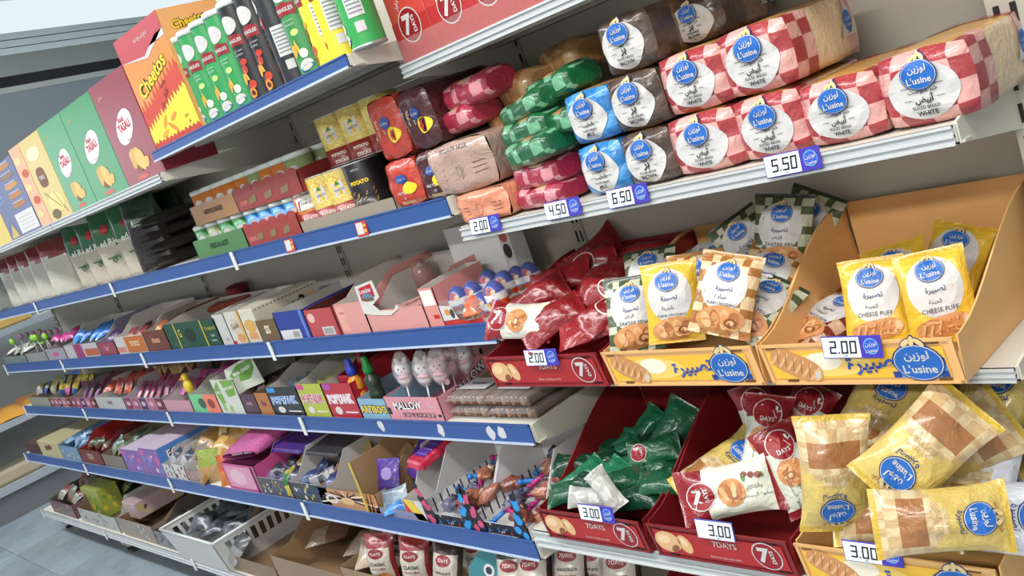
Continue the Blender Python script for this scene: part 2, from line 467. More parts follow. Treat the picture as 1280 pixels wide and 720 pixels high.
t = thing('cooler_canopy', 'long white and grey canopy under the ceiling beyond the shelving, dark slot along it', 'canopy', (0, 0, 0))
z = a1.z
for k in range(3): beam(a1, b1, z-.018+.055*k, z+.03+.055*k, .50+.02*k, C('dfe8ea', 'metal')).build('trim_rail', t)
beam(a1, b1, z-.17, z-.02, .52, C('8f9492', 'metal')).build('fascia', t)
beam(a1, b1, z-.245, z-.172, .60, C('17181a', 'matte')).build('slot', t)
beam(a1, b1, z-.29, z-.247, .53, C('a9adac', 'metal')).build('lower_rail', t)
beam(a1, b1, z-1.3, z-.292, .56, C('7e878d', 'metal')).build('back_wall_panel', t)
beam(a1, b1, z+.16, CEIL-.002, .62, emit('e6f4fa', .95)).build('glow_panel', t)  # added glowing panel, makes the area above the canopy bright
# low gondola standing across the aisle end
t = thing('end_shelving', 'grey shelving unit across the far end of the aisle, seen past the blue shelves', 'shelving')
XE = -6.5
for k, (z0, z1, dep) in enumerate(((.17, .21, .42), (.535, .565, .36), (1.07, 1.10, .30))):
    g = G(); g.box(XE-dep, .4, z0, XE, 3.6, z1, C('b9bdb8', 'metal')); s_ = g.build('shelf', t)
    g = G(); g.box(XE, .4, z0-.005, XE+.004, 3.6, z1+.004, C('9fa6ad', 'plastic')); g.build('price_rail', s_)
g = G(); g.box(XE-.47, .4, 0, XE-.43, 3.6, 1.5, C('8b8f8f', 'metal')); g.build('back_panel', t)
g = G(); g.box(XE-.43, .4, 0.0, XE-.03, 3.6, .168, C('6c7072', 'metal')); g.build('plinth', t)

# ---------------------------------------------------------------- prints that recur
WHITE = C('c8c6c4', 'print'); NAVY = C('1c3570', 'print'); BLK = C('1b1a1d', 'print'); RED = C('b3202a', 'print')
LBLUE = C('1f62b4', 'print'); WHEAT = C('ddc48c', 'print'); DRED = C('8e1722', 'print'); YEL = C('f0c52c', 'print')
def bakery_emblem(p, cx, cy, w, l=2, rot=0, n=20):
    c, d = math.cos(rot), math.sin(rot)
    def q(x, y): return cx+(x*c-y*d)*w, cy+(x*d+y*c)*w
    for ang, x in ((.9, -.13), (-.75, .14), (.25, -.0)):                     # three ears of wheat
        e = q(x, .46+(.03 if x == 0 else 0)); p.ell(e[0], e[1], .075*w, .15*w, NAVY, l-.5, 10, rot=rot+ang*-1+.0); p.ell(e[0], e[1], .055*w, .125*w, WHEAT, l+.8, 10, rot=rot-ang)
    e = q(0, 0)
    p.ell(e[0], e[1], .52*w, .43*w, NAVY, l, n, 2, rot); p.ell(e[0], e[1], .49*w, .40*w, WHITE, l+.4, n, 2, rot); p.ell(e[0], e[1], .47*w, .38*w, LBLUE, l+.8, n, 2, rot)
    e = q(0, .15); p.text('لوزين', e[0], e[1], .24*w, WHITE, l+1.4, w=.62*w, rot=rot, bold=.02)
    e = q(0, -.14); p.text("L'usine", e[0], e[1], .21*w, WHITE, l+1.4, w=.68*w, rot=rot, bold=.02)
def seven_emblem(p, cx, cy, r, l=2, rot=0, n=20, rx=1.0):
    p.ell(cx, cy, r*1.0*rx, r, WHITE, l, n, 2, rot); p.ell(cx, cy, r*.92*rx, r*.92, DRED, l+.5, n, 2, rot)
    c, d = math.cos(rot), math.sin(rot)
    p.text('7', cx+(-.18*c-.05*d)*r, cy+(-.18*d+.05*c)*r, r*1.2, WHITE, l+1.1, w=r*.8, rot=rot, bold=.05, shear=.12)
    p.text('DAYS', cx+(.38*c)*r, cy+(.38*d)*r, r*.34, WHITE, l+1.1, w=r*.95, rot=rot+PI/2, bold=.03)
CRO = [C('a8693c', 'print'), C('c98d58', 'print'), C('dcb07e', 'print'), C('8a5230', 'print')]
def pastry_print(p, cx, cy, w, h, l=1.5, rot=0, kind='croissant'):
    """a printed picture of a pastry"""
    c, d = math.cos(rot), math.sin(rot)
    if kind == 'croissant':
        p.ell(cx, cy, w/2, h/2, CRO[1], l, 20, 3, rot)
        for k, (o, s) in enumerate(((-.28, .30), (-.1, .36), (.1, .36), (.28, .28))):
            p.ell(cx+o*w*c, cy+o*w*d, .10*w, s*h, CRO[(2, 0, 2, 0)[k]], l+.5+k*.1, 12, 1, rot+.35-.2*k)
        p.ell(cx+.22*w*c+.1*h*d, cy+.22*w*d-.12*h, .13*w, .17*h, CRO[3], l+1, 12, 1, rot); p.ell(cx+.22*w*c+.1*h*d, cy+.22*w*d-.12*h, .08*w, .10*h, CRO[2], l+1.4, 10, 1, rot)
    elif kind == 'puff':
        p.ell(cx, cy, w/2, h*.36, CRO[1], l, 20, 3, rot, pw=2.8)
        for k in range(6):
            o = -.38+.15*k
            x, y = cx+o*w*c, cy+o*w*d
            p.line(x-.05*w*c-.25*h*d*-1, y-.05*w*d-.22*h, x+.06*w*c-.2*h*d, y+.06*w*d+.22*h, .05*w, CRO[2], l+.8)
            p.line(x-.01*w, y-.2*h, x+.08*w, y+.2*h, .018*w, CRO[0], l+1.0)
        p.ell(cx+.42*w*c, cy+.42*w*d, .08*w, .2*h, CRO[2], l+1.2, 12, 1, rot); p.ell(cx+.42*w*c, cy+.42*w*d, .045*w, .12*h, WHITE, l+1.6, 10, 1, rot)
    else:                               # two halves of a filled roll
        p.ell(cx-.12*w, cy, .36*w, .5*h, CRO[2], l, 16, 2, rot+.4); p.ell(cx-.2*w, cy+.12*h, .2*w, .22*h, C('e8c79b', 'print'), l+.6, 12, 1, rot+.5)
        p.ell(cx+.02*w, cy-.3*h, .14*w, .14*h, CRO[3], l+.7, 12, 1, .7)
        p.ell(cx+.34*w, cy-.02*h, .17*w, .44*h, CRO[2], l, 14, 2, rot+.45); p.ell(cx+.33*w, cy+.1*h, .08*w, .22*h, C('e8c79b', 'print'), l+.6, 10, 1, .4)

# ---------------------------------------------------------------- pillow bags
class Bag:
    """a sealed film bag standing in the xz plane, facing -y, its middle at the origin"""
    def __init__(s, w, h, t, seed=0, fin=.06, wr=.0028, waist=.10, flare=.0, pw=2.6):
        s.w, s.h, s.t, s.seed, s.fin, s.wr, s.waist, s.flare, s.pw = w, h, t, seed, fin, wr, waist, flare, pw
    def p(s, u, v, side):
        f = s.fin; q = min(1, max(0, (v-f)/(1-2*f)))
        pv = math.sin(PI*q)**.5 if 0 < q < 1 else 0
        pu = max(0, 1-abs(2*u-1)**s.pw)**.62
        prof = pu*pv
        wid = 1-s.waist*pv*.6+s.flare*(abs(2*v-1)**3)
        x = (u-.5)*s.w*wid; z = (v-.5)*s.h
        nn = noise.noise(Vector((u*3.1+s.seed*7.7, v*4.3+s.seed*1.3, side*5.0)))
        n2 = noise.noise(Vector((u*8.1+s.seed*3.7, v*8.3, side*3.0+s.seed)))
        cr = math.sin(u*PI*2*7+nn*3)*(math.exp(-((q)/.16)**2)+math.exp(-((1-q)/.16)**2))*(1 if 0 < q < 1 else .15)
        y = -side*(s.t/2*prof+.0006)+(-side)*(s.wr*(nn*1.2+n2*.6)*min(1, prof*2.2)+.0016*cr*min(1, pu*1.5)*(.25+prof))
        bend = .10*s.t*math.sin(v*PI*1.3+s.seed)+.06*s.t*math.sin(u*PI*1.7+s.seed*2)
        return Vector((x, y+bend, z))
    def front(s, a, b, l):
        u = min(1, max(0, a/s.w+.5)); v = min(1, max(0, b/s.h+.5))
        e = .01
        p0 = s.p(u, v, 1); du = s.p(min(1, u+e), v, 1)-s.p(max(0, u-e), v, 1); dv = s.p(u, min(1, v+e), 1)-s.p(u, max(0, v-e), 1)
        n = du.cross(dv)
        n = n.normalized() if n.length > 1e-9 else Vector((0, -1, 0))
        return p0+n*l*1.5
    def skin(s, front, back=None, nu=16, nv=20, name='wrapper'):
        g = G()
        g.grid(lambda a, b: s.p(a, b, 1), nu, nv, front)
        g.grid(lambda a, b: s.p(a, b, -1), nu//2, nv, back or front, flip=True)
        return g.mesh(name)
    def printed(s, name, fn):
        g = G(); fn(P(g, s.front)); return g.mesh(name)

def checker(a, b, nu, nv, top=None):
    def f(u, v):
        if top and (v < .06 or v > .94): return top
        return a if (int(u*nu)+int(v*nv)) % 2 else b
    return f

# ---------------------------------------------------------------- bagged croissants and puffs
def bag_cheese(seed, puff=False):
    b = Bag(.100, .140, .040, seed)
    y, y2 = C('e6bd3a', 'film'), C('d9a92c', 'film')
    wr = b.skin(lambda u, v: y2 if (v > .94 or v < .06) else y)
    def lab(p):
        p.ell(0, .012, .040, .046, WHITE, 1, 24, 4)
        p.text('تصبيرة', .0, -.001+.008, .010, NAVY, 2.4, w=.040); p.text('الجبنة' if puff else 'بالجبنة', -.004, -.0095, .008, BLK, 2.4, w=.034, bold=.0)
        p.text('CHEESE PUFF' if puff else 'CHEESE CROISSANT', 0, -.0215, .0068, BLK, 2.4, w=.052, bold=0)
    def pic(p): pastry_print(p, .0, -.045, .078, .040, 1.6, .12, 'puff' if puff else 'croissant')
    return [('wrapper', wr), ('label', b.printed('label', lab), [('emblem', b.printed('emblem', lambda p: bakery_emblem(p, -.002, .036, .040, 3)))]), ('pastry_picture', b.printed('pastry_picture', pic))]
def bag_plain(seed, ca='a86f35', cb='e3c79c', name='سادة', en='PLAIN CROISSANT', sq='b58245'):
    b = Bag(.105, .140, .042, seed)
    A, B_, T = C(ca, 'film'), C(cb, 'film'), C(sq, 'film')
    wr = b.skin(lambda u, v: T if v > .93 else (A if (int(u*6)+int(v*8)) % 2 else B_))
    def lab(p):
        p.ell(-.002, .012, .040, .043, WHITE, 1, 24, 4)
        p.text('تصبيرة', 0, .006, .010, NAVY, 2.4, w=.038); p.text(name, -.004, -.006, .008, BLK, 2.4, w=.030, bold=0)
        p.text(en, 0, -.018, .0066, BLK, 2.4, w=.052, bold=0)
    def pic(p): pastry_print(p, .0, -.043, .085, .045, 1.6, .12)
    return [('wrapper', wr), ('label', b.printed('label', lab), [('emblem', b.printed('emblem', lambda p: bakery_emblem(p, 0, .035, .038, 3)))]), ('pastry_picture', b.printed('pastry_picture', pic))]
def bag_seven(seed, body, w=.160, h=.085, t=.052, panel='e9e4d4', emb=(-.045, 0), back=False, dark=None, pic=True):
    """croissant bag lying with its long side across: red round emblem at one end"""
    b = Bag(h, w, t, seed, fin=.055, wr=.0052, waist=.20, flare=.06)
    bc = C(body, 'film'); pc = C(panel, 'film') if panel else bc
    wr = b.skin((lambda u, v: bc if (back or v < .24+.03*math.sin(u*9) or v > .90) else pc), bc, 12, 22)
    parts = [('wrapper', wr)]
    if back:
        def em(p): p.ell(.0, .0, .030, .030, C('e6ddd0', 'print'), 1, 24, 4, inner=.9); p.text('7', -.006, .004, .02, C('e6ddd0', 'print'), 2, bold=.04)
        parts.append(('emblem', b.printed('emblem', em)))
    else:
        parts.append(('emblem', b.printed('emblem', lambda p: seven_emblem(p, 0, -w*.27, .027, 2, PI/2))))
        def pc_(p): pastry_print(p, .004, w*.03, .05, .055, 1.6, PI/2)
        if pic: parts.append(('pastry_picture', b.printed('pastry_picture', pc_)))
        if dark:
            def tx(p):
                p.text('بحشوة البستاشيو', .018, w*.25, .010, C('2e3b2c', 'print'), 2.2, w=.060, rot=PI/2, bold=0); p.text('والكاكاو', .002, w*.25, .009, C('2e3b2c', 'print'), 2.2, w=.034, rot=PI/2, bold=0)
                for k in range(3): p.ell(-.024+.003*k, w*.18+.012*k, .006, .006, C('7d3b2a', 'print'), 2.1, 10)
                for k in range(2): p.ell(-.018, w*.17+.03*k, .006, .004, C('4f8a4a', 'print'), 2.2, 8, rot=k)
            parts.append(('flavour_print', b.printed('flavour_print', tx)))
    return parts
def bag_butter(seed, blue=False):
    """big bun in clear film with a yellow lower half, printed upside down"""
    b = Bag(.110, .185, .064, seed, wr=.0062, waist=.16, flare=.05)
    y = C('d2b866', 'film') if not blue else C('d9dce4', 'film'); bun = C('a06c40', 'film'); pale = C('d6c196', 'film'); ed = C('c9a838', 'film') if not blue else C('3a4fa0', 'film')
    def f(u, v):
        if v > .93 or v < .07: return ed
        if v > .48+.08*math.cos((u-.5)*5): return y
        if .22 < v < .40 and .15 < u < .85: return bun
        return pale if (int(u*7)+int(v*11)) % 2 else C('c7a87a', 'film')
    wr = b.skin(f)
    def lab(p):
        p.text('تصبيرة', .004, .026, .013, NAVY, 2.2, w=.050, bold=.01); p.text('البريوش', .004, .011, .010, C('b09a5a', 'print'), 2.2, w=.04, bold=0)
        p.text('BUTTER', .0, -.002, .008, C('b09a5a', 'print'), 2.2, w=.04, bold=0); p.text('طرية من لوزين', 0, .076, .008, C('a33a24', 'print'), 2.2, w=.07, bold=.0)
    return [('wrapper', wr), ('lettering', b.printed('lettering', lab)), ('emblem', b.printed('emblem', lambda p: bakery_emblem(p, 0, .051, .052, 2.4)))]
def rotm(yaw, tilt=0, roll=0):
    return Matrix.Rotation(math.radians(yaw), 3, 'Z') @ Matrix.Rotation(math.radians(-tilt), 3, 'X') @ Matrix.Rotation(math.radians(roll), 3, 'Y')
def bag_at(parts, name, label, px, py, Y, yaw, tilt, roll, group=None, cat='bag', scale=None):
    x, z = at(px, py, Y)
    return put(parts, name, label, cat, (x, Y, z), rotm(yaw, tilt, roll), group, scale)

# ---------------------------------------------------------------- price tags
def price_tag(px, py, Y, txt, label, yaw=0, tilt=8, w=.094, h=.034, half=.66, name='price_tag', roll=0):
    x, z = at(px, py, Y)
    t = thing(name, label, 'price tag', (x, Y, z), rotm(yaw, tilt, roll))
    pu = C('4034a4', 'print') if half < 1 else C('3c49a8', 'print')
    g = G(); g.rbox(-w/2, 0, -h/2, w/2, .0016, h/2, .0005, pu); g.build('holder', t)
    M = planar((0, -.0002, 0), (1, 0, 0), (0, 0, 1))
    g = G(); p = P(g, M); x1 = -w/2+w*half
    p.rect(-w/2+.0016, -h/2+.0016, x1-.001, h/2-.0016, C('dfe6f2', 'print'), 1)
    n = len(txt.replace('.', '')); hh = h*.58
    digits(p, txt, x1-.004-(n*hh*.69+hh*.25), -h/2+.0075, hh, BLK, 2)
    p.text('SAR', (-w/2+x1)/2+.006, -h/2+.0045, .0026, BLK, 2)
    g.build('price_card', t)
    if half < 1:
        g = G(); p = P(g, M); cx = (x1+w/2)/2
        p.ell(cx, .001, w*.125, h*.36, C('6aa6e6', 'print'), 1, 16, rot=.3); p.ell(cx, .001, w*.115, h*.31, C('2d55b8', 'print'), 1.4, 16, rot=.3)
        p.text('لوزين', cx, h*.12, h*.26, WHITE, 2, w=w*.19, rot=.1); p.text("L'usine", cx, -h*.16, h*.2, WHITE, 2, w=w*.19, rot=.1)
        g.build('emblem', t)
    return t

# ---------------------------------------------------------------- plastic shop bins
def bin_parts(col, w, d, hf, hb, prt, slot='3a1014', curve=1.6, kind='plastic'):
    m = C(col, kind); t = .0028; g = G()
    n = 10
    prof = [(0, 0), (.0, hf)]
    for k in range(n+1):
        q = k/n; yy = .012+(d-.03)*q
        zz = hf+(hb-hf)*(.5-.5*math.cos(PI*min(1, q*1.0)**.85))
        prof.append((yy, zz))
    prof += [(d, hb), (d, 0)]
    sides = []
    for sx in (-1, 1):
        g = G(); x0 = sx*w/2; x1 = sx*(w/2-t); fl = .012*sx
        g.prism(prof, lambda y, z, x0=x0, fl=fl: (x0+fl*z/hb, y, z), lambda y, z, x1=x1, fl=fl: (x1+fl*z/hb, y, z), m)
        sides.append(('side_wall', g.mesh('side_wall')))
    g = G(); g.box(-w/2, d-t, 0, w/2, d, hb, m); g.box(-w/2+t, 0, 0, w/2-t, d-t, t, m); back = g.mesh('back_and_floor')
    g = G(); lean = .010
    def fp(x, z): return (x, -lean*z/hf, z)
    g.prism([(-w/2, 0), (w/2, 0), (w/2, hf), (-w/2, hf)], lambda x, z: fp(x, z), lambda x, z: (fp(x, z)[0], fp(x, z)[1]+t, z), m)
    for zz in (0, hf-.004): g.prism([(-w/2-.001, zz), (w/2+.001, zz), (w/2+.001, zz+.005), (-w/2-.001, zz+.005)], lambda x, z: (x, fp(x, z)[1]-.0025, z), lambda x, z: (x, fp(x, z)[1]+.001, z), m)
    for sx in (-1, 1): g.prism([(sx*w/2, 0), (sx*(w/2-.006), 0), (sx*(w/2-.006), hf), (sx*w/2, hf)][::sx], lambda x, z: (x, fp(x, z)[1]-.0025, z), lambda x, z: (x, fp(x, z)[1]+.001, z), m)
    dk = C(slot, 'matte')
    for (x, z) in ((w/2-.038, hf-.0075), (-w/2+.012, hf-.0075), (w/2-.035, .0055), (-w/2+.03, .0055)):   # moulded slots
        g.prism([(x, z), (x+.018, z), (x+.018, z+.0032), (x, z+.0032)], lambda a, b: (a, fp(a, b)[1]-.0028, b), lambda a, b: (a, fp(a, b)[1]+.001, b), dk)
    front = g.mesh('front_panel')
    g = G(); u = Vector((1, 0, 0)); v = Vector((0, -lean, hf)).normalized()
    prt(P(g, planar(Vector((-w/2, -.0012, 0)), u, v)), w, hf)
    return sides+[('back_and_floor', back), ('front_panel', front, [('front_print', g.mesh('front_print'))])]
def print_orange(p, w, h):
    p.rect(.010, .011, w-.016, h-.011, C('e9b93b', 'print'), 1)
    p.ell(.11, h*.5, .07, h*.30, C('eecb6a', 'print'), 1.4, 20); p.ell(w*.34, h*.58, .03, h*.22, C('efe6d0', 'print'), 1.8, 14)
    pastry_print(p, .055, h*.5, .088, .062, 2, -.5, 'puff')
    p.text('تصبيرة', w*.60, h*.48, h*.42, C('2b4fa6', 'print'), 3, w=.105, rot=.10, bold=.03)
    bl, bd = C('4d8fd6', 'print'), C('1d3f8e', 'print')
    for i in range(7):
        for j in range(3):
            if i+j < 4-0 and j > 0: continue
            x = w-.018-.0115*(7-i); z = .011+.0105*j
            p.rect(x, z, x+.0115, z+.0105, bl if (i+j) % 2 else bd, 1.8)
    bakery_emblem(p, w-.056, h*.5, .072, 3)
def print_red(p, w, h):
    p.rect(.010, .010, w-.012, h-.010, C('a82226', 'print'), 1)
    pastry_print(p, .048, h*.52, .085, .048, 2, -.25, 'roll')
    p.text('7DAYS', w*.56, h*.66, h*.18, WHITE, 2, w=.05); p.text('Baked to make you smile', w*.53, h*.24, .0058, WHITE, 2, w=.082, bold=0)
    seven_emblem(p, w-.048, h*.52, .029, 2.2)

# ---------------------------------------------------------------- bins on the near bay
BW = .302
def put_bin(col, px0, py0, px1, Y, z, hf, hb, d, prt, label, slot, group):
    xl = xat(px0, Y, z); xr = xat(px1, Y, z)
    return put(bin_parts(col, xr-xl, d, hf, hb, prt, slot), 'plastic_bin', label, 'bin', ((xl+xr)/2, Y, z), group=group)
ZB = .829; ZL = .509
ORA = 'e8b474'; RB = '8f1f24'
put_bin(ORA, 968, 470, 1209, 1.20, ZB, .072, .190, .36, print_orange, 'wide orange plastic bin at the end, holding two yellow cheese puff bags', '6b4a20', 'plastic bins under the bread')
put_bin(ORA, 771, 470, 958, 1.20, ZB, .072, .190, .36, print_orange, 'orange plastic bin packed with yellow, brown and green croissant bags', '6b4a20', 'plastic bins under the bread')
put_bin(RB, 623, 470, 763, 1.20, ZB, .072, .185, .36, print_red, 'red plastic bin heaped with dark red croissant bags, price 2.00', '2a080a', 'plastic bins under the bread')
put_bin('7d1c20', 689, 657, 816, 1.138, ZL, .072, .215, .40, print_red, 'red plastic bin filled with green croissant bags', '2a080a', 'plastic bins on the lower shelf')
put_bin('7d1c20', 826, 674, 1001, 1.138, ZL, .072, .215, .40, print_red, 'red plastic bin with the pistachio croissant bag lying across its front', '2a080a', 'plastic bins on the lower shelf')
put_bin('deaf70', 1012, 700, 1262, 1.138, ZL, .072, .215, .40, print_orange, 'orange plastic bin full of clear butter bun bags on the lower shelf', '6b4a20', 'plastic bins on the lower shelf')

# price tags stuck on the bins and clipped in the rails
price_tag(676, 447, 1.1835, '2.00', 'price tag 2.00 stuck on the red bin of dark red bags')
price_tag(1064, 434, 1.1835, '2.00', 'price tag 2.00 stuck on the orange bin of two yellow bags', roll=1)
price_tag(745, 642, 1.123, '3.00', 'price tag 3.00 with a blue emblem on the red bin of green bags')
price_tag(893, 663, 1.123, '3.00', 'plain pale price tag 3.00 on the red bin with the pistachio bag', w=.080, h=.036, half=1.0)
price_tag(1090, 692, 1.123, '3.00', 'price tag 3.00 stuck on the lower orange bin of butter buns')
price_tag(606, 281, 1.240, '2.00', 'price tag 2.00 in the bread rail under the peach pack')
price_tag(703, 261, 1.240, '4.50', 'price tag 4.50 in the bread rail under the red packs')
price_tag(784, 245, 1.240, '6.50', 'price tag 6.50 in the bread rail under milk and brown loaves')
price_tag(990, 203, 1.240, '5.50', 'price tag 5.50 in the bread rail under the white loaves')

# ---------------------------------------------------------------- bags in the bins
cheese = bag_cheese(1); cheese2 = bag_cheese(2, True); cheese3 = bag_cheese(5, True)
plain = bag_plain(3); zaatar = bag_plain(4, '4e5c3c', 'c9ccb4', 'الزعتر', 'ZAATAR MIX', '2e3a2a'); zaatar2 = bag_plain(8, '4e5c3c', 'c9ccb4', 'الزعتر', 'ZAATAR MIX', '2e3a2a')
choc = bag_plain(6, '7a2f24', 'c9a58a', 'الشوكولاتة', 'CHOCO PUFF', '8a3a2c')
gp = 'bakery bags in the orange bins'
bag_at(cheese2, 'puff_bag', 'yellow cheese puff bag standing at the right in the end orange bin', 1172, 370, 1.31, 24, 24, 0, gp)
bag_at(cheese3, 'puff_bag', 'yellow cheese puff bag standing left of its twin in the end orange bin', 1094, 377, 1.32, 22, 26, 4, gp)
bag_at(cheese2, 'puff_bag', 'yellow cheese puff bag half hidden behind the two standing ones', 1128, 356, 1.38, 20, 34, -6, gp)
bag_at(cheese3, 'puff_bag', 'yellow puff bag lying against the back wall of the end orange bin', 1190, 330, 1.47, 10, 40, 20, gp)
bag_at(choc, 'puff_bag', 'brown puff bag lying on the floor of the end orange bin', 1035, 398, 1.36, 30, 74, 60, gp)
bag_at(cheese, 'croissant_bag', 'yellow cheese croissant bag standing at the front of the packed orange bin', 840, 378, 1.23, 30, 18, 8, gp)
bag_at(plain, 'croissant_bag', 'brown plain croissant bag leaning at the front of the packed orange bin', 908, 368, 1.235, 28, 24, 24, gp)
bag_at(zaatar, 'croissant_bag', 'green checked croissant bag at the left edge of the packed orange bin', 792, 392, 1.25, 34, 20, 8, gp)
bag_at(plain, 'croissant_bag', 'brown plain croissant bag behind the yellow one', 872, 362, 1.30, 26, 28, 6, gp)
bag_at(zaatar2, 'croissant_bag', 'green checked croissant bag behind the yellow one', 815, 352, 1.34, 30, 40, 4, gp)
bag_at(zaatar, 'croissant_bag', 'tall green checked bag standing at the back right of the packed orange bin', 978, 292, 1.43, 22, 14, 16, gp)
bag_at(zaatar2, 'croissant_bag', 'green checked bag at the very back, right of the tall one', 1010, 285, 1.51, 10, 18, 30, gp)
bag_at(zaatar2, 'croissant_bag', 'green checked bag leaning left of the tall one at the back', 938, 310, 1.46, 26, 20, -22, gp)
bag_at(zaatar, 'croissant_bag', 'green checked bag lying in the middle of the packed orange bin', 925, 345, 1.38, 30, 52, 60, gp)
bag_at(plain, 'croissant_bag', 'brown bag lying low at the right wall of the packed orange bin', 958, 352, 1.36, 40, 40, 40, gp)
bag_at(zaatar2, 'croissant_bag', 'green bag lying deep behind the brown plain one', 880, 330, 1.47, 20, 60, 80, gp)
bag_at(zaatar, 'croissant_bag', 'dark bag wedged low beside the leaning plain one', 950, 385, 1.29, 40, 50, 50, gp)

red = bag_seven(11, '8e1a22', back=True); red2 = [bag_seven(12, '981c24', back=True)[0]]; redw = bag_seven(13, '8e1a22'); redp = [bag_seven(14, '8a1820', back=True)[0]]
gr = 'dark red croissant bags heaped in the upper red bin'
bag_at(redw, 'croissant_bag', 'red croissant bag with round emblem and cream panel at the bin front', 650, 401, 1.225, 22, 35, 104, gr)
spots = [(690, 398, 1.235, 20, 50, 60, 'at the front, right of the emblem bag'), (742, 405, 1.24, 24, 55, 80, 'at the front right corner'),
 (672, 370, 1.31, 30, 40, 70, 'on the left side of the second row'), (730, 374, 1.32, 20, 50, 40, 'in the middle of the second row'), (768, 362, 1.33, 35, 45, 110, 'at the right wall in the second row'),
 (682, 366, 1.36, 25, 50, 20, 'at the left rim, beside the eggs'), (700, 345, 1.38, 20, 45, 80, 'at the left of the third row'), (752, 346, 1.40, 15, 60, 95, 'in the middle of the third row'), (655, 385, 1.29, 30, 50, 80, 'low behind the emblem bag'),
 (735, 328, 1.46, 18, 30, 75, 'with the white ring at the back'), (790, 332, 1.45, 15, 40, 100, 'at the back right'), (742, 312, 1.52, 12, 25, 60, 'topmost at the back'), (800, 318, 1.52, 8, 35, 95, 'flat at the back right wall'), (712, 400, 1.27, 26, 60, 120, 'low in the middle of the front'), (765, 385, 1.27, 38, 52, 70, 'pressed to the right wall near the front')]
for k, (x, y, Y, a, b_, c, w_) in enumerate(spots):
    bag_at((redp, red2, redp, red2, red)[k % 5], 'croissant_bag', 'dark red bag '+w_+' of the upper red bin', x, y+4, Y+.01, a, b_+8, c, gr, scale=(.9, .9, .9))

green = bag_seven(21, '17593a', back=False, panel='1d6a45'); green2 = bag_seven(22, '165436', panel=None); silver = bag_seven(23, 'a9a9a2', w=.095, h=.045, t=.025, panel='c4c4bd'); silver = [silver[0]]; greenw = bag_seven(24, '17593a', panel='1c6240', pic=False)
gplain = [green2[0]]
gplain2 = [bag_seven(25, '227350', panel=None)[0]]; gplain3 = [bag_seven(26, '0f4029', panel=None)[0]]
gg = 'green croissant bags in the lower red bin'
spots = [(712, 605, 1.16, 30, 45, 90, 'at the front left corner'), (790, 612, 1.17, 22, 50, 95, 'at the front right'), (722, 586, 1.20, 34, 45, 60, 'left in the second row'), (752, 590, 1.20, 20, 45, 40, 'in the middle of the second row'), (800, 594, 1.22, 25, 50, 85, 'right in the second row'),
 (715, 570, 1.25, 30, 42, 105, 'left in the third row'), (748, 573, 1.27, 24, 45, 50, 'second in the third row'), (780, 572, 1.27, 20, 45, 80, 'third in the third row'), (812, 578, 1.27, 30, 40, 60, 'at the right wall in the third row'),
 (745, 552, 1.33, 26, 40, 95, 'left in the fourth row'), (788, 554, 1.34, 20, 42, 70, 'in the middle of the fourth row'), (800, 530, 1.42, 16, 30, 40, 'at the back left, topmost'), (770, 540, 1.40, 16, 35, 100, 'at the back, flat'), (768, 598, 1.19, 24, 50, 70, 'between the two front ones'), (735, 600, 1.18, 24, 52, 120, 'low, right of the front left one'), (832, 560, 1.33, 28, 44, 100, 'at the right wall of the fourth row'), (765, 560, 1.31, 24, 44, 60, 'in the gap of the fourth row'), (826, 600, 1.20, 30, 50, 100, 'against the right wall at the front')]
for k, (x, y, Y, a, b_, c, w_) in enumerate(spots):
    bag_at((gplain, gplain2, gplain3)[(k*2+k//3) % 3], 'croissant_bag', 'plain green bag '+w_+' of the green bag bin', x+5, y+11-(5 if k > 10 else 0), Y+.035, a, b_+16, c, gg, scale=(.70, .78, .72))
bag_at(silver, 'croissant_bag', 'small silver croissant bag pointing down among the green bags', 757, 612, 1.165, 26, 40, 150, gg)
bag_at(silver, 'croissant_bag', 'small silver croissant bag lying lower among the green bags', 738, 622, 1.16, 26, 40, 100, gg)
bag_at(greenw, 'croissant_bag', 'green croissant bag showing a dark red emblem at the back right', 838, 545, 1.38, 24, 30, 40, gg)
bag_at(greenw, 'croissant_bag', 'green croissant bag with a small emblem in the middle right', 818, 563, 1.32, 26, 40, 85, gg, scale=(.7, .7, .7))

pis = bag_seven(31, '8c1f28', panel='dfe3d2', dark=True, w=.185, h=.10, t=.05); pis2 = bag_seven(32, '8c1f28', panel='d9dfd0', dark=True); 
gv = 'croissant bags in the pistachio bin'
bag_at(pis, 'croissant_bag', 'cream pistachio croissant bag with round red emblem lying across the bin front', 912, 613, 1.20, 30, 24, 88, gv)
bag_at(pis2, 'croissant_bag', 'cream croissant bag upright at the back, emblem at its top', 955, 530, 1.36, 30, 20, 175, gv)
bag_at(pis2, 'croissant_bag', 'cream and red croissant bag standing upside down in the bin middle', 958, 548, 1.30, 34, 30, 200, gv)
bag_at(pis2, 'croissant_bag', 'cream and red croissant bag beside the butter buns, upside down', 990, 585, 1.27, 40, 24, 170, gv)
bag_at(pis2, 'croissant_bag', 'cream croissant bag tilted at the back right of the pistachio bin', 1000, 530, 1.38, 24, 30, 215, gv)
bag_at(pis2, 'croissant_bag', 'red-ended croissant bag deep in the pistachio bin, right of centre', 975, 560, 1.34, 26, 44, 120, gv)
butter = bag_butter(41); butter2 = bag_butter(42); butter3 = bag_butter(43, True)
bag_at(butter2, 'bun_bag', 'clear bun bag with blue oval emblem lying behind the pistachio bag', 905, 590, 1.25, 28, 50, 60, gv)
gb = 'bun bags in the lower orange bin'
bag_at(butter, 'bun_bag', 'butter bun bag standing upside down at the left front corner', 1043, 592, 1.16, 34, 10, 192, gb)
bag_at(butter, 'bun_bag', 'butter bun bag tilted upside down on top of the heap in the middle', 1155, 560, 1.17, 30, 30, 236, gb)
bag_at(butter2, 'bun_bag', 'butter bun bag lying sideways across the front right', 1175, 650, 1.105, 30, 26, 96, gb, scale=(.85, .9, .95))
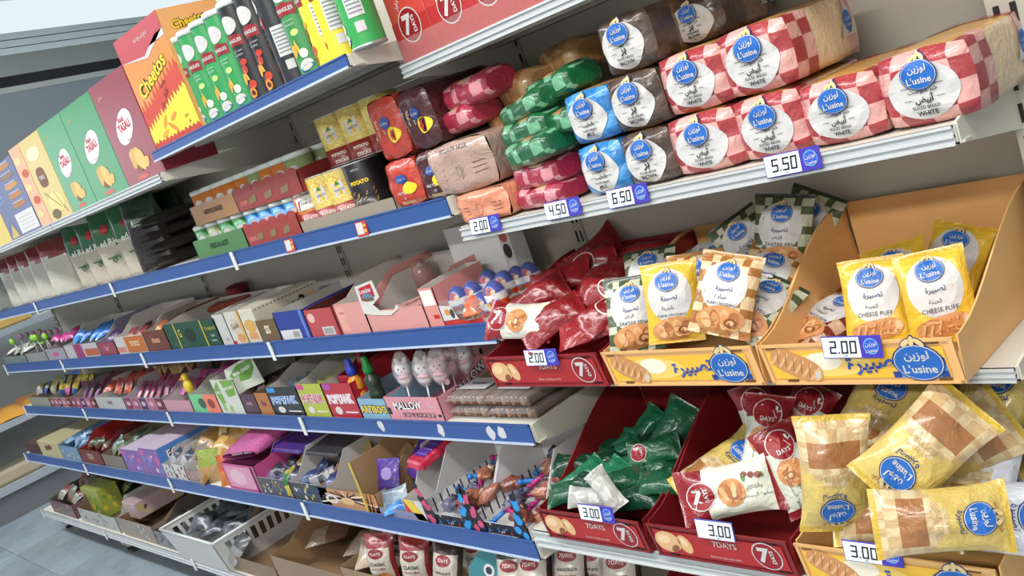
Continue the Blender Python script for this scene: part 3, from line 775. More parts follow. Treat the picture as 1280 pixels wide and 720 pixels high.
bag_at(butter2, 'bun_bag', 'butter bun bag at the back left under the upper bins', 1095, 520, 1.30, 26, 30, 40, gb)
bag_at(butter, 'bun_bag', 'butter bun bag at the right, behind the tilted one', 1195, 560, 1.26, 30, 34, 250, gb)
bag_at(butter3, 'bun_bag', 'white and blue milk bun bag at the right front', 1222, 600, 1.25, 28, 40, 24, gb)
bag_at(butter2, 'bun_bag', 'butter bun bag at the back, centre, showing its emblem', 1120, 505, 1.42, 20, 20, 0, gb)
bag_at(butter, 'bun_bag', 'butter bun bag at the far right back of the heap', 1240, 515, 1.38, 20, 24, 20, gb)
bag_at(butter2, 'bun_bag', 'butter bun bag at the back, third from the left', 1180, 505, 1.42, 20, 24, 10, gb)
bag_at(butter3, 'bun_bag', 'white bun bag low in the right corner of the heap', 1245, 645, 1.19, 20, 40, 100, gb)
bag_at(butter, 'bun_bag', 'butter bun bag buried in the middle of the heap', 1110, 600, 1.24, 26, 30, 160, gb)
bag_at(butter2, 'bun_bag', 'butter bun bag low in the middle, under the tilted one', 1120, 640, 1.20, 26, 40, 100, gb)
bag_at(butter2, 'bun_bag', 'butter bun bag wedged low at the right wall', 1215, 590, 1.30, 26, 40, 130, gb)

# ---------------------------------------------------------------- wrapped loaves on the bread shelf
def squircle(x, y, k=.42):
    """square (-1..1)^2 -> rounded square"""
    return x*(1-k*y*y/2), y*(1-k*x*x/2)
def loaf_parts(w, h, d, ca, cb, crust, crumb, seed, kind, en, ar, lw=.41, lh=.43, crust_show=True):
    A, B_ = C(ca, 'film'), C(cb, 'film'); CR_ = C(crust, 'film'); CB = C(crumb, 'film')
    def edge(t):                          # round the soft square, t in 0..1 from the right side upwards
        t = (t % 1)*4; k = int(t); f = 2*(t-k)-1
        return squircle(*((1, f), (-f, 1), (-1, -f), (f, -1))[k], .17)
    def body(t, y, s=1.0):
        x, z = edge(t)
        n = noise.noise(Vector((x*1.5+seed, y*14, z*1.5)))
        f = 1 if y > .02 else 0
        return Vector((x*w/2*s*(1+.02*n*f), y, h/2+z*h/2*s*(1+.03*n*f)))
    # printed front end: a soft square, bulging, rounded into the sides
    def fr(u, v):
        x, z = squircle(2*u-1, 2*v-1, .17)
        r = max(abs(2*u-1), abs(2*v-1))
        n = noise.noise(Vector((u*4+seed*5, v*4, seed)))
        return Vector((x*w/2*.985, .016*max(0, (r-.55)/.45)**2.4+(.003*n if r < .98 else 0)+.0025*math.sin((u-v)*16+seed)*max(0, r-.4)*(r < .98), h/2+z*h/2*.985))
    g = G()
    g.grid(fr, 16, 16, lambda u, v: A if (int(u*3.4+.3)+int(v*3.4+.3)) % 2 else B_)
    n = 32
    ys = [.016, .03, .055]
    rings = [.016, .022, .05]
    def side(u, v):
        if v == 0:
            x, z = edge(u); return fr((x/max(abs(x), abs(z))+1)/2, (z/max(abs(x), abs(z))+1)/2) if False else Vector((x*w/2*.985, .016, h/2+z*h/2*.985))
        return body(u, .016+(.075-.016)*v, .985+.02*min(1, v*4))
    def sm(u, v):
        if crust_show and .27 < u % 1 < .48 and v > .12: return CR_
        return A if (int(u*14)+int(v*1.6)) % 2 else B_
    g.grid(side, n, 4, sm, wrapu=True, flip=True)
    wrap = g.mesh('printed_wrapper')
    g = G()                              # the bread itself, seen through the clear middle of the bag
    g.grid(lambda u, v: body(u-.0, .075+(d-.10)*v, 1.0-.012*abs(math.sin(v*PI*9))), n, 18, lambda u, v: CR_ if .24 < u % 1 < .51 else CB, wrapu=True, flip=True)
    bread = g.mesh('bread')
    g = G()                              # back third printed again, gathered into a tail
    def tail(u, v):
        s = 1.01 if v < .35 else (1.01-(v-.35)/.65*.80)
        p = body(u-.0, d-.055+.085*v, s); p.z -= .0*v; return p
    g.grid(tail, n, 7, lambda u, v: A if (int(u*12)+int(v*3)) % 2 else B_, wrapu=True, flip=True)
    tl = g.mesh('gathered_tail')
    g = G(); M = lambda a, b, l: fr(min(1, max(0, a/w+.5)), min(1, max(0, b/h+.5)))+Vector((0, -2.6*l, 0))
    p = P(g, M)
    p.ell(0, -.003, lw*w, lh*h, WHITE, 1, 28, 4)
    k = h/.11
    for sx in (-1, 1):
        p.line(sx*.016*k, .006*k-.001, sx*.034*k*lw/.41, .006*k-.001, .0008, BLK, 2.2); p.line(sx*.018*k, -.014*k, sx*.032*k*lw/.41, -.014*k, .0008, BLK, 2.2)
    p.text('خبز التوست', 0, -.002*k, .0095*k, BLK, 2.2, w=.044*k, bold=.01)
    p.text(ar, 0, -.0145*k, .0155*k, BLK, 2.2, w=.034*k, bold=.03)
    p.text('SLICED BREAD', 0, -.0262*k, .0048*k, BLK, 2.2, w=.042*k, bold=.015); p.text(en, 0, -.0352*k, .0075*k, BLK, 2.2, w=.040*k, bold=.025)
    lab = g.mesh('label')
    g = G(); bakery_emblem(P(g, M), 0, .0215*k, .053*k, 3); em = g.mesh('emblem')
    g = G()                              # drop-shaped label on the right flank near the tail
    Mr = planar((w/2*1.012, d-.065, 0), (0, 1, 0), (0, 0, 1)); p = P(g, Mr)
    p.poly([(-.012, h*.34), (.034, h*.34), (.028, h*.62), (.012, h*.86), (.0, h*.62)], WHITE, 2); p.ell(.012, h*.56, .013, .017, LBLUE, 3, 14)
    p.text('لوزين', .012, h*.60, .008, WHITE, 4, w=.02); p.text("L'usine", .012, h*.50, .006, WHITE, 4, w=.02); p.text(ar, .011, h*.40, .007, BLK, 3, w=.02)
    sl = g.mesh('side_label')
    return [('printed_wrapper', wrap), ('bread', bread), ('gathered_tail', tl), ('label', lab, [('emblem', em)]), ('side_label', sl)]
LW = {'white': ('a93a40', 'e3a9a2', 'dfa656', 'ecd0aa'), 'milk': ('2a7fc4', '4b9bdc', 'c99a5c', 'dfc8a4'), 'brown': ('4a3a33', '5d4b41', 'a87848', '8a6a52')}
def loaf_set(kind, w, h, seed, d=.27):
    ca, cb, cr, cm = LW[kind]
    en, ar = {'white': ('WHITE', 'أبيض'), 'milk': ('MILK', 'بالحليب'), 'brown': ('BROWN', 'بر')}[kind]
    return loaf_parts(w, h, d, ca, cb, cr, cm, seed, kind, en, ar, .375 if kind == 'white' else .39, .385 if kind == 'white' else .42)
ZR = 1.1755
gl = 'wrapped loaves on the bread shelf'
def loaf(kind, pxl, pxr, Y, z, h, label, seed, yaw=0, d=.235):
    xl = xat(pxl, Y, z+.01); xr = xat(pxr, Y, z+.01)
    put(loaf_set(kind, xr-xl, h, seed, d), 'bread_loaf', label, 'bread', ((xl+xr)/2, Y, z), (0, 0, math.radians(yaw)), gl)
loaf('milk', 731, 786, 1.262, ZR, .094, 'blue milk bread loaf on the shelf, lower of the two', 1)
loaf('brown', 784, 847, 1.262, ZR, .094, 'dark brown bread loaf at the bottom of the brown stack of three', 2)
loaf('white', 843, 930, 1.262, ZR, .098, 'red checked white bread loaf on the shelf, next to the brown stack', 3)
loaf('white', 926, 1012, 1.262, ZR, .099, 'red checked white bread loaf on the shelf, under the top right loaf', 4)
loaf('white', 1007, 1108, 1.262, ZR, .095, 'red checked white bread loaf left of the end loaf, nothing on it', 5)
loaf('white', 1106, 1226, 1.262, ZR, .103, 'red checked white bread loaf at the right end of the bread shelf', 6)
Z2 = ZR+.096
loaf('milk', 714, 771, 1.268, Z2-.001, .094, 'blue milk bread loaf lying on the other blue one', 7)
loaf('brown', 767, 833, 1.268, Z2-.001, .096, 'dark brown bread loaf in the middle of the brown stack', 8)
loaf('white', 832, 913, 1.268, Z2+.003, .098, 'red checked white bread loaf on top, beside the brown stack', 9)
loaf('white', 907, 996, 1.268, Z2+.004, .103, 'red checked white bread loaf on top, its right flank showing', 10)
loaf('brown', 755, 820, 1.275, Z2+.096, .096, 'dark brown bread loaf topmost of the brown stack', 11)
loaf('brown', 836, 905, 1.36, Z2+.103, .075, 'dark brown bread loaf lying far back on the white loaves', 12, d=.20)

# long bags lying along the shelf, left of the blue loaves
def long_bag(seed, L, h, d, ca, cb, cc):
    """a bag of rolls lying along x: gathered tail at the left, checked ends, clear middle"""
    g = G(); A, B_, K = C(ca, 'film'), C(cb, 'film'), C(cc, 'film')
    def fn(u, v):
        a = 2*PI*u; s = min(1, (v/.28)**.75) if v < .28 else (1 if v < .9 else 1-(v-.9)/.1*.35)
        s = max(.10, s)
        n = noise.noise(Vector((math.cos(a)*1.3+seed, v*5, math.sin(a)*1.3)))
        ca_, sa = math.cos(a), math.sin(a)
        y = math.copysign(abs(ca_)**.6, ca_)*d/2*s; z = math.copysign(abs(sa)**.6, sa)*h/2*s
        wv = .004*math.sin(u*PI*18+seed)*(1 if v < .25 else .25)
        return Vector(((v-.5)*L, y*(1+.08*n)+wv, z*(1+.10*n)+.004*n+wv*.6))
    def m(u, v):
        if .58 < v < .84 and (.05 < u < .42): return K
        return B_ if (int(v*8+.5)+int(u*9)*2) % 3 == 0 and v > .12 else A
    g.grid(fn, 22, 22, m, wrapu=True)
    g.f.append([len(g.v)-23*22+23*i+22 for i in range(22)]); g.m.append(g.mi(A)); g.sm.append(False)
    body = g.mesh('wrapper')
    return [('wrapper', body)]
def lb(parts, name, label, px, py, Y, yaw, roll=0, grp=None, scale=None):
    x, z = at(px, py, Y)
    put(parts, name, label, 'bread', (x, Y, z), Matrix.Rotation(math.radians(yaw), 3, 'Z') @ Matrix.Rotation(math.radians(roll), 3, 'Y'), grp, scale)
redb = [long_bag(k, .17, .06, .10, 'a62c46', 'd8929a', 'd8b08c') for k in (1, 2)]
grb = [long_bag(k, .19, .060, .10, '176038', '6fae86', 'b98a5c') for k in (3, 4, 5)]
gq = 'long roll bags left of the blue loaves'
lb(redb[0], 'roll_bag', 'red and pink roll bag at the very top of the left bread pile', 596, 112, 1.35, -8, -2, gq, (1.12, 1.15, 1.0))
lb(redb[1], 'roll_bag', 'red and pink roll bag under the topmost red one', 580, 148, 1.345, -8, -2, gq, (1.12, 1.1, .9))
lb(redb[0], 'roll_bag', 'red roll bag on the shelf under the green bags, upper one', 682, 213, 1.315, -10, 0, gq, (1.0, 1.0, .9))
lb(redb[1], 'roll_bag', 'red roll bag lowest of all beside the blue loaf', 686, 240, 1.31, -10, 0, gq, (1.05, 1.0, .75))
lb(grb[0], 'roll_bag', 'green checked roll bag lowest of the green stack', 672, 186, 1.30, -14, -6, gq, (1., 1, .9))
lb(grb[1], 'roll_bag', 'green checked roll bag second from below in the green stack', 666, 160, 1.32, -12, -4, gq, (1., 1, .8))
lb(grb[2], 'roll_bag', 'green checked roll bag with its tail drooping left', 664, 134, 1.33, -14, -8, gq, (1, 1, .8))
lb(grb[0], 'roll_bag', 'green checked roll bag on top of the green stack', 700, 108, 1.35, -16, -6, gq, (1, 1, .9))
lb(grb[1], 'roll_bag', 'green checked roll bag pushed against the blue loaf', 712, 148, 1.33, -16, 0, gq, (.8, 1, .8))
bunb = [('wrapper', long_bag(9, .16, .065, .11, 'b98a58', 'cfa878', 'a8703c')[0][1])]
lb(bunb, 'bun_bag', 'clear bag of brown buns behind the topmost red bag', 660, 108, 1.42, -14, 0, gq)
lb(bunb, 'bun_bag', 'clear bag of brown buns at the back under the top shelf', 715, 72, 1.47, -14, 0, gq)
lb(bunb, 'bun_bag', 'clear bag of brown buns between the green and husk bags', 650, 150, 1.40, -14, 0, gq)
def pack(w, h, d, col, seed, side, printfn, topc=None):
    """a soft square-ended pack, front printed"""
    m = C(col, 'film')
    g = G()
    def fr(u, v):
        x, z = squircle(2*u-1, 2*v-1, .22); r = max(abs(2*u-1), abs(2*v-1))
        n = noise.noise(Vector((u*3.3+seed*5, v*3.3, seed)))
        return Vector((x*w/2, .012*max(0, (r-.6)/.4)**2+.005*n+.002*math.sin(u*14+seed+v*4), h/2+z*h/2))
    g.grid(fr, 14, 14, m)
    def sd(u, v):
        a = 2*PI*u; ca_, sa = math.cos(a), math.sin(a); s = 1 if v < .85 else 1-(v-.85)*2.2
        n = noise.noise(Vector((ca_*2+seed, v*5, sa*2)))
        return Vector((math.copysign(abs(ca_)**.32, ca_)*w/2*s*(1+.03*n), .012+(d-.012)*v, h/2+math.copysign(abs(sa)**.32, sa)*h/2*s*(1+.03*n)))
    g.grid(sd, 28, 9, m, wrapu=True, flip=True)
    out = [('wrapper', g.mesh('wrapper'))]
    g = G(); printfn(P(g, lambda a, b, l: fr(min(1, max(0, a/w+.5)), min(1, max(0, b/h)))+Vector((0, -2.6*l, 0))), w, h); out.append(('front_print', g.mesh('front_print')))
    return out
INK = C('4a3c34', 'print')
def husk(p, w, h):
    p.text('PSYLLIUM HUSK', 0, h*.88, .0095, INK, 1, w=w*.85, bold=.0)
    p.ell(0, h*.42, .011, .015, C('a89484', 'print'), 1, 14, inner=.8); p.ell(0, h*.42, .006, .009, C('a89484', 'print'), 1, 12)
    for sx in (-1, 1):
        for k in range(3): p.line(sx*w*.22, h*(.32+.10*k), sx*w*.42, h*(.33+.10*k), .0013, INK, 1)
def peach(p, w, h):
    p.ell(0, h*.48, .010, .014, C('d08060', 'print'), 1, 14, inner=.8)
    for sx in (-1, 1):
        for k in range(3): p.line(sx*w*.22, h*(.32+.12*k), sx*w*.42, h*(.33+.12*k), .0013, INK, 1)
xl, xr = xat(549, 1.258, 1.243), xat(622, 1.258, 1.243)
put(pack(xr-xl, .108, .20, 'b5988a', 1, 0, husk), 'husk_bread', 'tan husk bread pack with dark print, standing under the red bags', 'bread', ((xl+xr)/2, 1.258, 1.2430), (0, 0, math.radians(3)), None)
xl, xr = xat(574, 1.250, ZR), xat(641, 1.250, ZR)
put(pack(xr-xl, .066, .20, 'dd9070', 2, 0, peach), 'peach_bread', 'peach coloured bread pack at the left end of the bread shelf', 'bread', ((xl+xr)/2, 1.250, ZR), (0, 0, math.radians(-3)), None)

# ---------------------------------------------------------------- cartons
def carton(name, label, px0, px1, Y, z, h, d, col, prt, group=None, side=None, cat='box', top=None, yaw=0, xw=None, rad=.0015):
    xl = xat(px0, Y, z); xr = xat(px1, Y, z) if px1 is not None else xl+xw
    w = xr-xl
    t = thing(name, label, cat, ((xl+xr)/2, Y, z), (0, 0, math.radians(yaw)), group)
    g = G(); g.rbox(-w/2, 0, 0, w/2, d, h, rad, C(col)); g.build('carton', t)
    if prt:
        g = G(); prt(P(g, planar((-w/2, 0, 0), (1, 0, 0), (0, 0, 1))), w, h); g.build('front_print', t)
    if side:
        g = G(); side(P(g, planar((w/2, 0, 0), (0, 1, 0), (0, 0, 1))), d, h); g.build('side_print', t)
    if top:
        g = G(); top(P(g, planar((-w/2, 0, h), (1, 0, 0), (0, 1, 0))), w, d); g.build('top_print', t)
    return t
def pc(h): return C(h, 'print')
ZT = 1.5805; ZTF = 1.5235; YT = 1.150
def flames(p, w, z0, z1, amp, n, mat, l, seed=0, slope=0):
    r = random.Random(seed); top = []
    for i in range(n*2+1):
        x = w*i/(n*2); top.append((x, z1+slope*x+(amp*(.6+.6*r.random()) if i % 2 else 0)))
    for i in range(n*2):
        p.poly([(top[i][0], z0), (top[i+1][0], z0), top[i+1], top[i]], mat, l)
def chz(p, w, h):
    p.rect(0, h*.80, w, h, pc('b5404a'), 1); p.poly([(0, h*.80), (w*.05, h*.79), (w*.55, h*.72), (w, h*.86), (w, h*.80)], pc('c8c2bd'), 1.3)
    p.poly([(0, h*.80), (w*.5, h*.75), (w, h*.90), (w, h)], pc('b5404a'), 1.6)
    p.text('ادفع تعبئة عليه', w*.55, h*.90, h*.05, WHITE, 2.5, w=w*.62, rot=.0)
    flames(p, w, .0, h*.30, h*.10, 12, pc('c2402c'), 1.2, 2, .26); flames(p, w, 0, h*.16, h*.06, 14, pc('e8cf3a'), 1.6, 5, .22); flames(p, w, 0, h*.05, h*.03, 12, pc('b8352a'), 2, 8, .0)
    for k, (o, m) in enumerate(((.006, BLK), (0, YEL))):
        p.text('Cheetos', w*.48, h*.58, h*.13, m, 2.6+k*.7, w=w*.72, rot=.25, bold=.09 if k == 0 else .03, squash=True)
    p.text('crunchy', w*.62, h*.475, h*.04, pc('5a2a14'), 2.6, w=w*.35, rot=.25); p.text('فلفل حار', w*.55, h*.36, h*.07, pc('6b1d16'), 2.6, w=w*.5, rot=.5)
    p.text('سناك', w*.82, h*.16, h*.03, pc('6b1d16'), 2.6, w=w*.2, rot=.1); p.text('حلال', w*.84, h*.10, h*.03, pc('6b1d16'), 2.6, w=w*.2, rot=.1)
    for (x, z, a, b, r, m) in ((.38, .19, .05, .02, .7, 'd98a2c'), (.50, .12, .06, .022, -.6, 'd9802a'), (.30, .10, .05, .02, .2, 'e09a38'), (.58, .20, .05, .02, .3, 'd98a2c')): p.ell(w*x, h*z, w*a*1.6, h*b, pc(m), 2.6, 12, 1, r)
def chz_side(p, w, h):
    p.rect(0, 0, w, h, pc('e9a96c'), .6)
    p.text('Cheetos', w*.45, h*.87, h*.085, BLK, 1.4, w=w*.60, rot=.1, bold=.09); p.text('Cheetos', w*.45, h*.87, h*.085, YEL, 2, w=w*.60, rot=.1, bold=.03)
    for k in range(4): p.text('مكونات رقائق الذرة', w*.5, h*(.74-.04*k), h*.02, pc('5a3a20'), 1.2, w=w*.8, bold=0)
carton('snack_carton', 'tall orange snack carton with yellow lettering and a red flame print', 198, 254, YT, ZT, .306, .17, 'df8a3a', chz, 'tall snack cartons on the top shelf', chz_side)
def tasali(bg, glare, sec):
    def f(p, w, h):
        p.ell(w*.5, h*.52, w*.27, h*.13, pc('e6d6da'), 1, 18, rot=.4); p.text('TASALI', w*.5, h*.53, h*.075, RED, 1.8, w=w*.46, rot=.1, bold=.03); p.text('Snack', w*.48, h*.60, h*.05, RED, 1.8, w=w*.3, bold=.02)
        p.text('تسالي', w*.2, h*.86, h*.05, pc('d9b86a'), 1, w=w*.3); p.text(sec, w*.5, h*.40, h*.03, pc('a9c98a'), 1, w=w*.4, bold=0)
        for (x, z, a, b, r, m) in ((.42, .22, .12, .10, .9, 'd0a860'), (.56, .20, .13, .11, 1.9, 'dcb870'), (.48, .13, .10, .05, .2, '8a5a30'), (.68, .15, .09, .05, .4, 'd8b468')): p.ell(w*x, h*z, w*a, h*b, pc(m), 1.4+x, 14, 1, r, pw=1.4)
        p.ell(w*.46, h*.04, w*.16, h*.02, pc('c96a5a'), 1.4, 12)
    return f
gT = 'tall snack cartons on the top shelf'
carton('snack_carton', 'tall dark red snack carton beside the orange one', 162, 207, YT, ZTF, .305, .17, '8e2c3c', tasali('8e2c3c', 1, 'chilli'), gT)
carton('snack_carton', 'tall green snack carton next to the dark red one', 122, 161.5, YT, ZTF, .302, .17, '2f8a52', tasali('2f8a52', 1, 'salt and vinegar'), gT)
carton('snack_carton', 'tall green snack carton between another green one and the yellow one', 92, 121.5, YT, ZTF, .302, .17, '338f56', tasali('338f56', 1, 'salt and vinegar'), gT)
def cheesebox(p, w, h):
    p.ell(w*.4, h*.52, w*.2, h*.12, pc('7a4a30'), 1, 16, pw=3); p.text('TASALI', w*.4, h*.52, h*.05, WHITE, 1.8, w=w*.3, bold=.03)
    p.ell(w*.55, h*.2, w*.35, h*.12, pc('e2cf86'), 1, 16); p.ell(w*.35, h*.07, w*.2, h*.06, pc('6b5a2a'), 1.4, 12); p.ell(w*.45, h*.80, w*.3, h*.08, pc('e8dfb0'), 1, 14)
    p.line(w*.2, h*.35, w*.7, h*.12, .006, pc('a08a3a'), 1.5); p.line(w*.6, h*.32, w*.85, h*.05, .005, pc('a08a3a'), 1.5)
carton('snack_carton', 'tall yellow cheese snack carton left of the green ones', 66, 91.5, YT, ZTF, .300, .17, 'cdb055', cheesebox, gT)
def orng(p, w, h):
    for k in range(5): p.ell(w*(.4+.2*(k % 2)), h*(.15+.17*k), w*.3, h*.05, pc(('e9c58a', 'c25a3a')[k % 2]), 1, 12)
carton('snack_carton', 'thin orange snack carton squeezed beside the yellow one', 53, 65.5, YT, ZTF, .300, .17, 'd99a66', orng, gT)
def nuts(p, w, h):
    for k in range(5):
        z = h*(.92-.13*k); p.ell(w*.68, z, w*.22, h*.035, pc(('b07a4a', '8a6a5a', 'c98a4a', 'b8773a', 'a8703c')[k]), 1, 14); p.rect(w*.5, z+h*.04, w*.85, z+h*.05, WHITE, 1)
    p.rect(w*.40, h*.03, w*.98, h*.30, pc('d6d2d0'), 1.2); p.text('NUTS', w*.2, h*.55, h*.08, pc('8fb4d8'), 1, w=w*.3, rot=.2)
    for k in range(4): p.rect(w*.48, h*(.08+.05*k), w*.9, h*(.085+.05*k), pc('8a8a90'), 1.6)
    p.poly([(w*.05, h*.02), (w*.3, h*.02), (w*.2, h*.22)], pc('c8a85a'), 1.2)
carton('snack_carton', 'dark blue snack carton with nut pictures and a white label', 16, 52.5, YT, ZTF, .285, .17, '2d3a78', nuts, gT)
carton('snack_carton', 'yellow carton at the far left end of the top row', -12, 15.5, YT, ZTF, .20, .17, 'd8b830', lambda p, w, h: p.text('CHIPS', w*.6, h*.5, h*.15, pc('6a4a1a'), 1, w=w*.7), gT)

# ---------------------------------------------------------------- tubes of crisps
def tube_parts(body, kind, face=0.0):
    r, H = .0372, .232
    g = G(); b = C(body, 'card'); al = C('b9bcc0', 'steel')
    g.lathe([(r-.001, 0), (r+.0008, .001), (r+.0008, .005), (r-.0006, .006)], 28, al)
    g.lathe([(r-.0005, .006), (r-.0005, H-.012), (r-.0005, H-.006)], 28, b, cap=False)
    tube = g.mesh('tube')
    g = G(); g.lathe([(r+.0015, H-.014), (r+.0018, H-.003), (r-.001, H), (r-.006, H-.001), (.001, H-.001)], 28, C('dfe6e2', 'plastic')); lid = g.mesh('lid')
    def M(a, b_, l):
        th = -PI/2+face+a/r; return Vector(((r+l*1.2)*math.cos(th), (r+l*1.2)*math.sin(th), b_))
    g = G(); p = P(g, M)
    acc = {'green': ('2f9a56', 'b9d37a'), 'black': ('26262c', 'c23a2a'), 'yellow': ('e6d23c', 'd9a02c')}[kind]
    p.ell(0, .178, .024, .020, WHITE, 1, 18, 2)
    p.poly([(-.026, .130), (-.018, .130), (-.018, .156), (-.026, .154)], DRED, 1)
    for i in range(6): p.rect(-.027+.009*i, .128+.001*min(i, 5-i), -.018+.009*i, .152+.0018*min(i, 5-i), DRED, 1)
    p.text('PRINGLES', 0, .1415, .016, WHITE, 2, w=.046, bold=.03)
    p.text('sour cream', 0, .118, .006, WHITE, 1, w=.03, bold=0); p.text('& onion', 0, .110, .006, WHITE, 1, w=.025, bold=0)
    p.ell(.006, .092, .010, .007, pc(acc[1]), 1, 14)
    p.poly([(-.014, .050), (.006, .050), (-.002, .078)], pc('dfb04a'), 1.2); p.ell(-.012, .055, .008, .014, pc('d7a03c'), 1.5, 12)
    if kind == 'green': p.ell(.010, .046, .010, .010, pc('dfe5cf'), 1.4, 14); p.ell(.006, .022, .018, .011, WHITE, 1.2, 16, 2, .25); p.ell(.006, .016, .018, .006, LBLUE, 1.6, 12, 1, .25)
    else: p.ell(.002, .075, .009, .011, pc('b03a30'), 1.4, 12); p.ell(.008, .038, .011, .010, pc('c2452f'), 1.4, 12); p.ell(.000, .020, .012, .012, pc('d98a30'), 1.6, 12); p.ell(.001, .020, .006, .006, pc('5a2016'), 2, 10)
    fr = g.mesh('front_print')
    g = G(); p = P(g, M)                  # ingredient panel on the flank
    p.rect(.040, .06, .075, .125, pc('c9cccb'), 1, 6, 1)
    for k in range(7): p.rect(.043, .067+.008*k, .072, .070+.008*k, pc('7d8084'), 1.6, 5, 1)
    p.rect(.048, .03, .068, .05, WHITE, 1, 3, 1)
    return [('tube', tube), ('lid', lid), ('front_print', fr), ('ingredient_panel', g.mesh('ingredient_panel'))]
TG = tube_parts('2f9a56', 'green', .15); TK = tube_parts('24252b', 'black', .15); TY = tube_parts('e4d23e', 'yellow', -.5); TG2 = tube_parts('34a052', 'green', -.75); TK2 = tube_parts('2a2c33', 'black', -.75); TGr = tube_parts('3a8a4c', 'green', .3)
gc = 'crisp tubes on the top shelf'
words_ = ['first', 'second', 'third', 'fourth', 'fifth', 'sixth', 'seventh', 'eighth', 'ninth', 'tenth', 'eleventh', 'twelfth']
x0 = -2.265
row = [(TG, 'green'), (TG, 'green'), (TG, 'green'), (TG, 'green'), (TK, 'black'), (TK, 'black'), (TK2, 'black'), (TGr, 'green'), (TY, 'yellow')]
x = xat(267, YT+.04, ZT)
spots = []
for k, (pr, cn) in enumerate(row):
    put(pr, 'crisp_tube', cn+' crisp tube in the front row, '+words_[k]+' from the orange carton', 'crisp tube', (x, YT+.041, ZT), group=gc); x += .0772
xr_ = xat(463, YT+.04, ZT)
put(TG2, 'crisp_tube', 'green crisp tube at the right end of the top shelf', 'crisp tube', (xr_, YT+.041, ZT), group=gc)
put(TY, 'crisp_tube', 'yellow crisp tube next to the green one at the shelf end', 'crisp tube', (xr_-.10, YT+.05, ZT), (0, 0, .0), gc)
x = xat(280, YT+.12, ZT)-.03
for k, (pr, cn) in enumerate([(TG, 'green'), (TG, 'green'), (TG, 'green'), (TK, 'black'), (TK, 'black'), (TG, 'green'), (TG, 'green'), (TY, 'yellow'), (TG2, 'green')]):
    put(pr, 'crisp_tube', cn+' crisp tube in the second row, '+words_[k]+' from the left', 'crisp tube', (x, YT+.122, ZT), group=gc); x += .0772

# ---------------------------------------------------------------- red croissant cartons under the ceiling light
def redbox(pic):
    def f(p, w, h):
        p.rect(0, 0, w, h*.36, pc('b02a2a'), 1)
        if pic: p.poly([(w*.30, h*.34), (w*.62, h*.36), (w*.66, h), (w*.30, h)], pc('ecd38a'), 1.2); p.ell(w*.52, h*.58, w*.16, h*.2, CRO[0], 1.8, 14, 1, .5); p.ell(w*.50, h*.60, w*.08, h*.12, CRO[2], 2.2, 12, 1, .5)
        seven_emblem(p, w*(.50 if not pic else .58), h*.30, h*.16, 2.6)
        p.text('سفن دايز', w*.42, h*.56, h*.16, WHITE, 3, w=w*.46, rot=.9 if not pic else .2, bold=.03)
        if not pic: p.line(w*.55, h*.52, w*.78, h*.86, .004, WHITE, 3)
    return f
ZR7 = 1.5295
gr7 = 'red croissant cartons on the top right shelf'
carton('croissant_carton', 'red croissant carton at the left end of the top right shelf', 507, 549, 1.262, ZR7, .22, .2, 'd04a42', redbox(False), gr7)
carton('croissant_carton', 'red croissant carton with a cream picture, second from the left', 550, 597, 1.262, ZR7, .22, .2, 'c8403c', redbox(True), gr7)
carton('croissant_carton', 'red croissant carton, third from the left on the top right shelf', 598, 650, 1.262, ZR7, .22, .2, 'd04a42', redbox(False), gr7)
carton('croissant_carton', 'red croissant carton, mostly outside the frame at the top', 651, 712, 1.262, ZR7, .22, .2, 'c8403c', redbox(True), gr7)

# ---------------------------------------------------------------- counter display trays and small goods
KRAFT = 'a98660'; LINER = 'b9b5ae'
LV = {k: (LEV[k][0]+.006, LEV[k][2]+.0015) for k in LEV}
LV['second'] = (1.256, 1.2445); LV['third'] = (1.256, .9575); LV['fourth'] = (1.256, .7095); LV['fifth'] = (1.158, .4755); LV['base'] = (1.118, .1515)
class Spot:
    def __init__(s, xl, xr, Y, z, d, hf): s.xl, s.xr, s.Y, s.z, s.d, s.hf = xl, xr, Y, z, d, hf; s.w = xr-xl
def tray(name, label, px0, px1, lv, hf, hb, d, col, prt=None, inner=None, group=None, dy=0, dz=0, cat='box', xw=None, step=.45, header=None, headcol=None, hprt=None, lean=0, bumps=False):
    """open carton: low front, sides that rise to the back"""
    Y, z = LV[lv]; Y += dy; z += dz
    xl = xat(px0, Y, z); xr = xat(px1, Y, z) if px1 is not None else xl+xw
    w = xr-xl; t = thing(name, label, cat, ((xl+xr)/2, Y, z), (0, 0, 0), group)
    m = C(col); im = C(inner or col); th = .0022
    g = G(); g.box(-w/2, 0, 0, w/2, th, hf, m); f = g.build('front_panel', t)
    if prt:
        g = G(); prt(P(g, planar((-w/2, 0, 0), (1, 0, 0), (0, 0, 1))), w, hf); g.build('front_print', f)
    pr = [(0, 0), (0, hf), (d*step*.4, hf*1.02+.001), (d*step, hb), (d, hb), (d, 0)]
    for sx in (-1, 1):
        x0 = sx*w/2; x1 = sx*(w/2-th); xm = sx*(w/2-th/2)
        g = G()
        g.prism(pr, lambda y, z_: (x0+sx*lean*z_, y, z_), lambda y, z_: (xm+sx*lean*z_, y, z_), m)
        g.prism(pr, lambda y, z_: (xm+sx*lean*z_-sx*.0001, y, z_-.0004), lambda y, z_: (x1+sx*lean*z_, y, z_-.0004), im)
        g.build('side_wall', t)
    g = G(); g.box(-w/2+th, th, 0, w/2-th, d-th, th, im); g.build('floor_panel', t)
    g = G(); hh = header or hb; g.box(-w/2+th, d-th, 0, w/2-th, d, hh, C(headcol) if headcol else im); b = g.build('back_panel', t)
    if hprt:
        g = G(); hprt(P(g, planar((-w/2, d-th, 0), (1, 0, 0), (0, 0, 1))), w, hh); g.build('header_print', b)
    sp = Spot(xl, xr, Y, z, d, hf); sp.t = t
    return sp
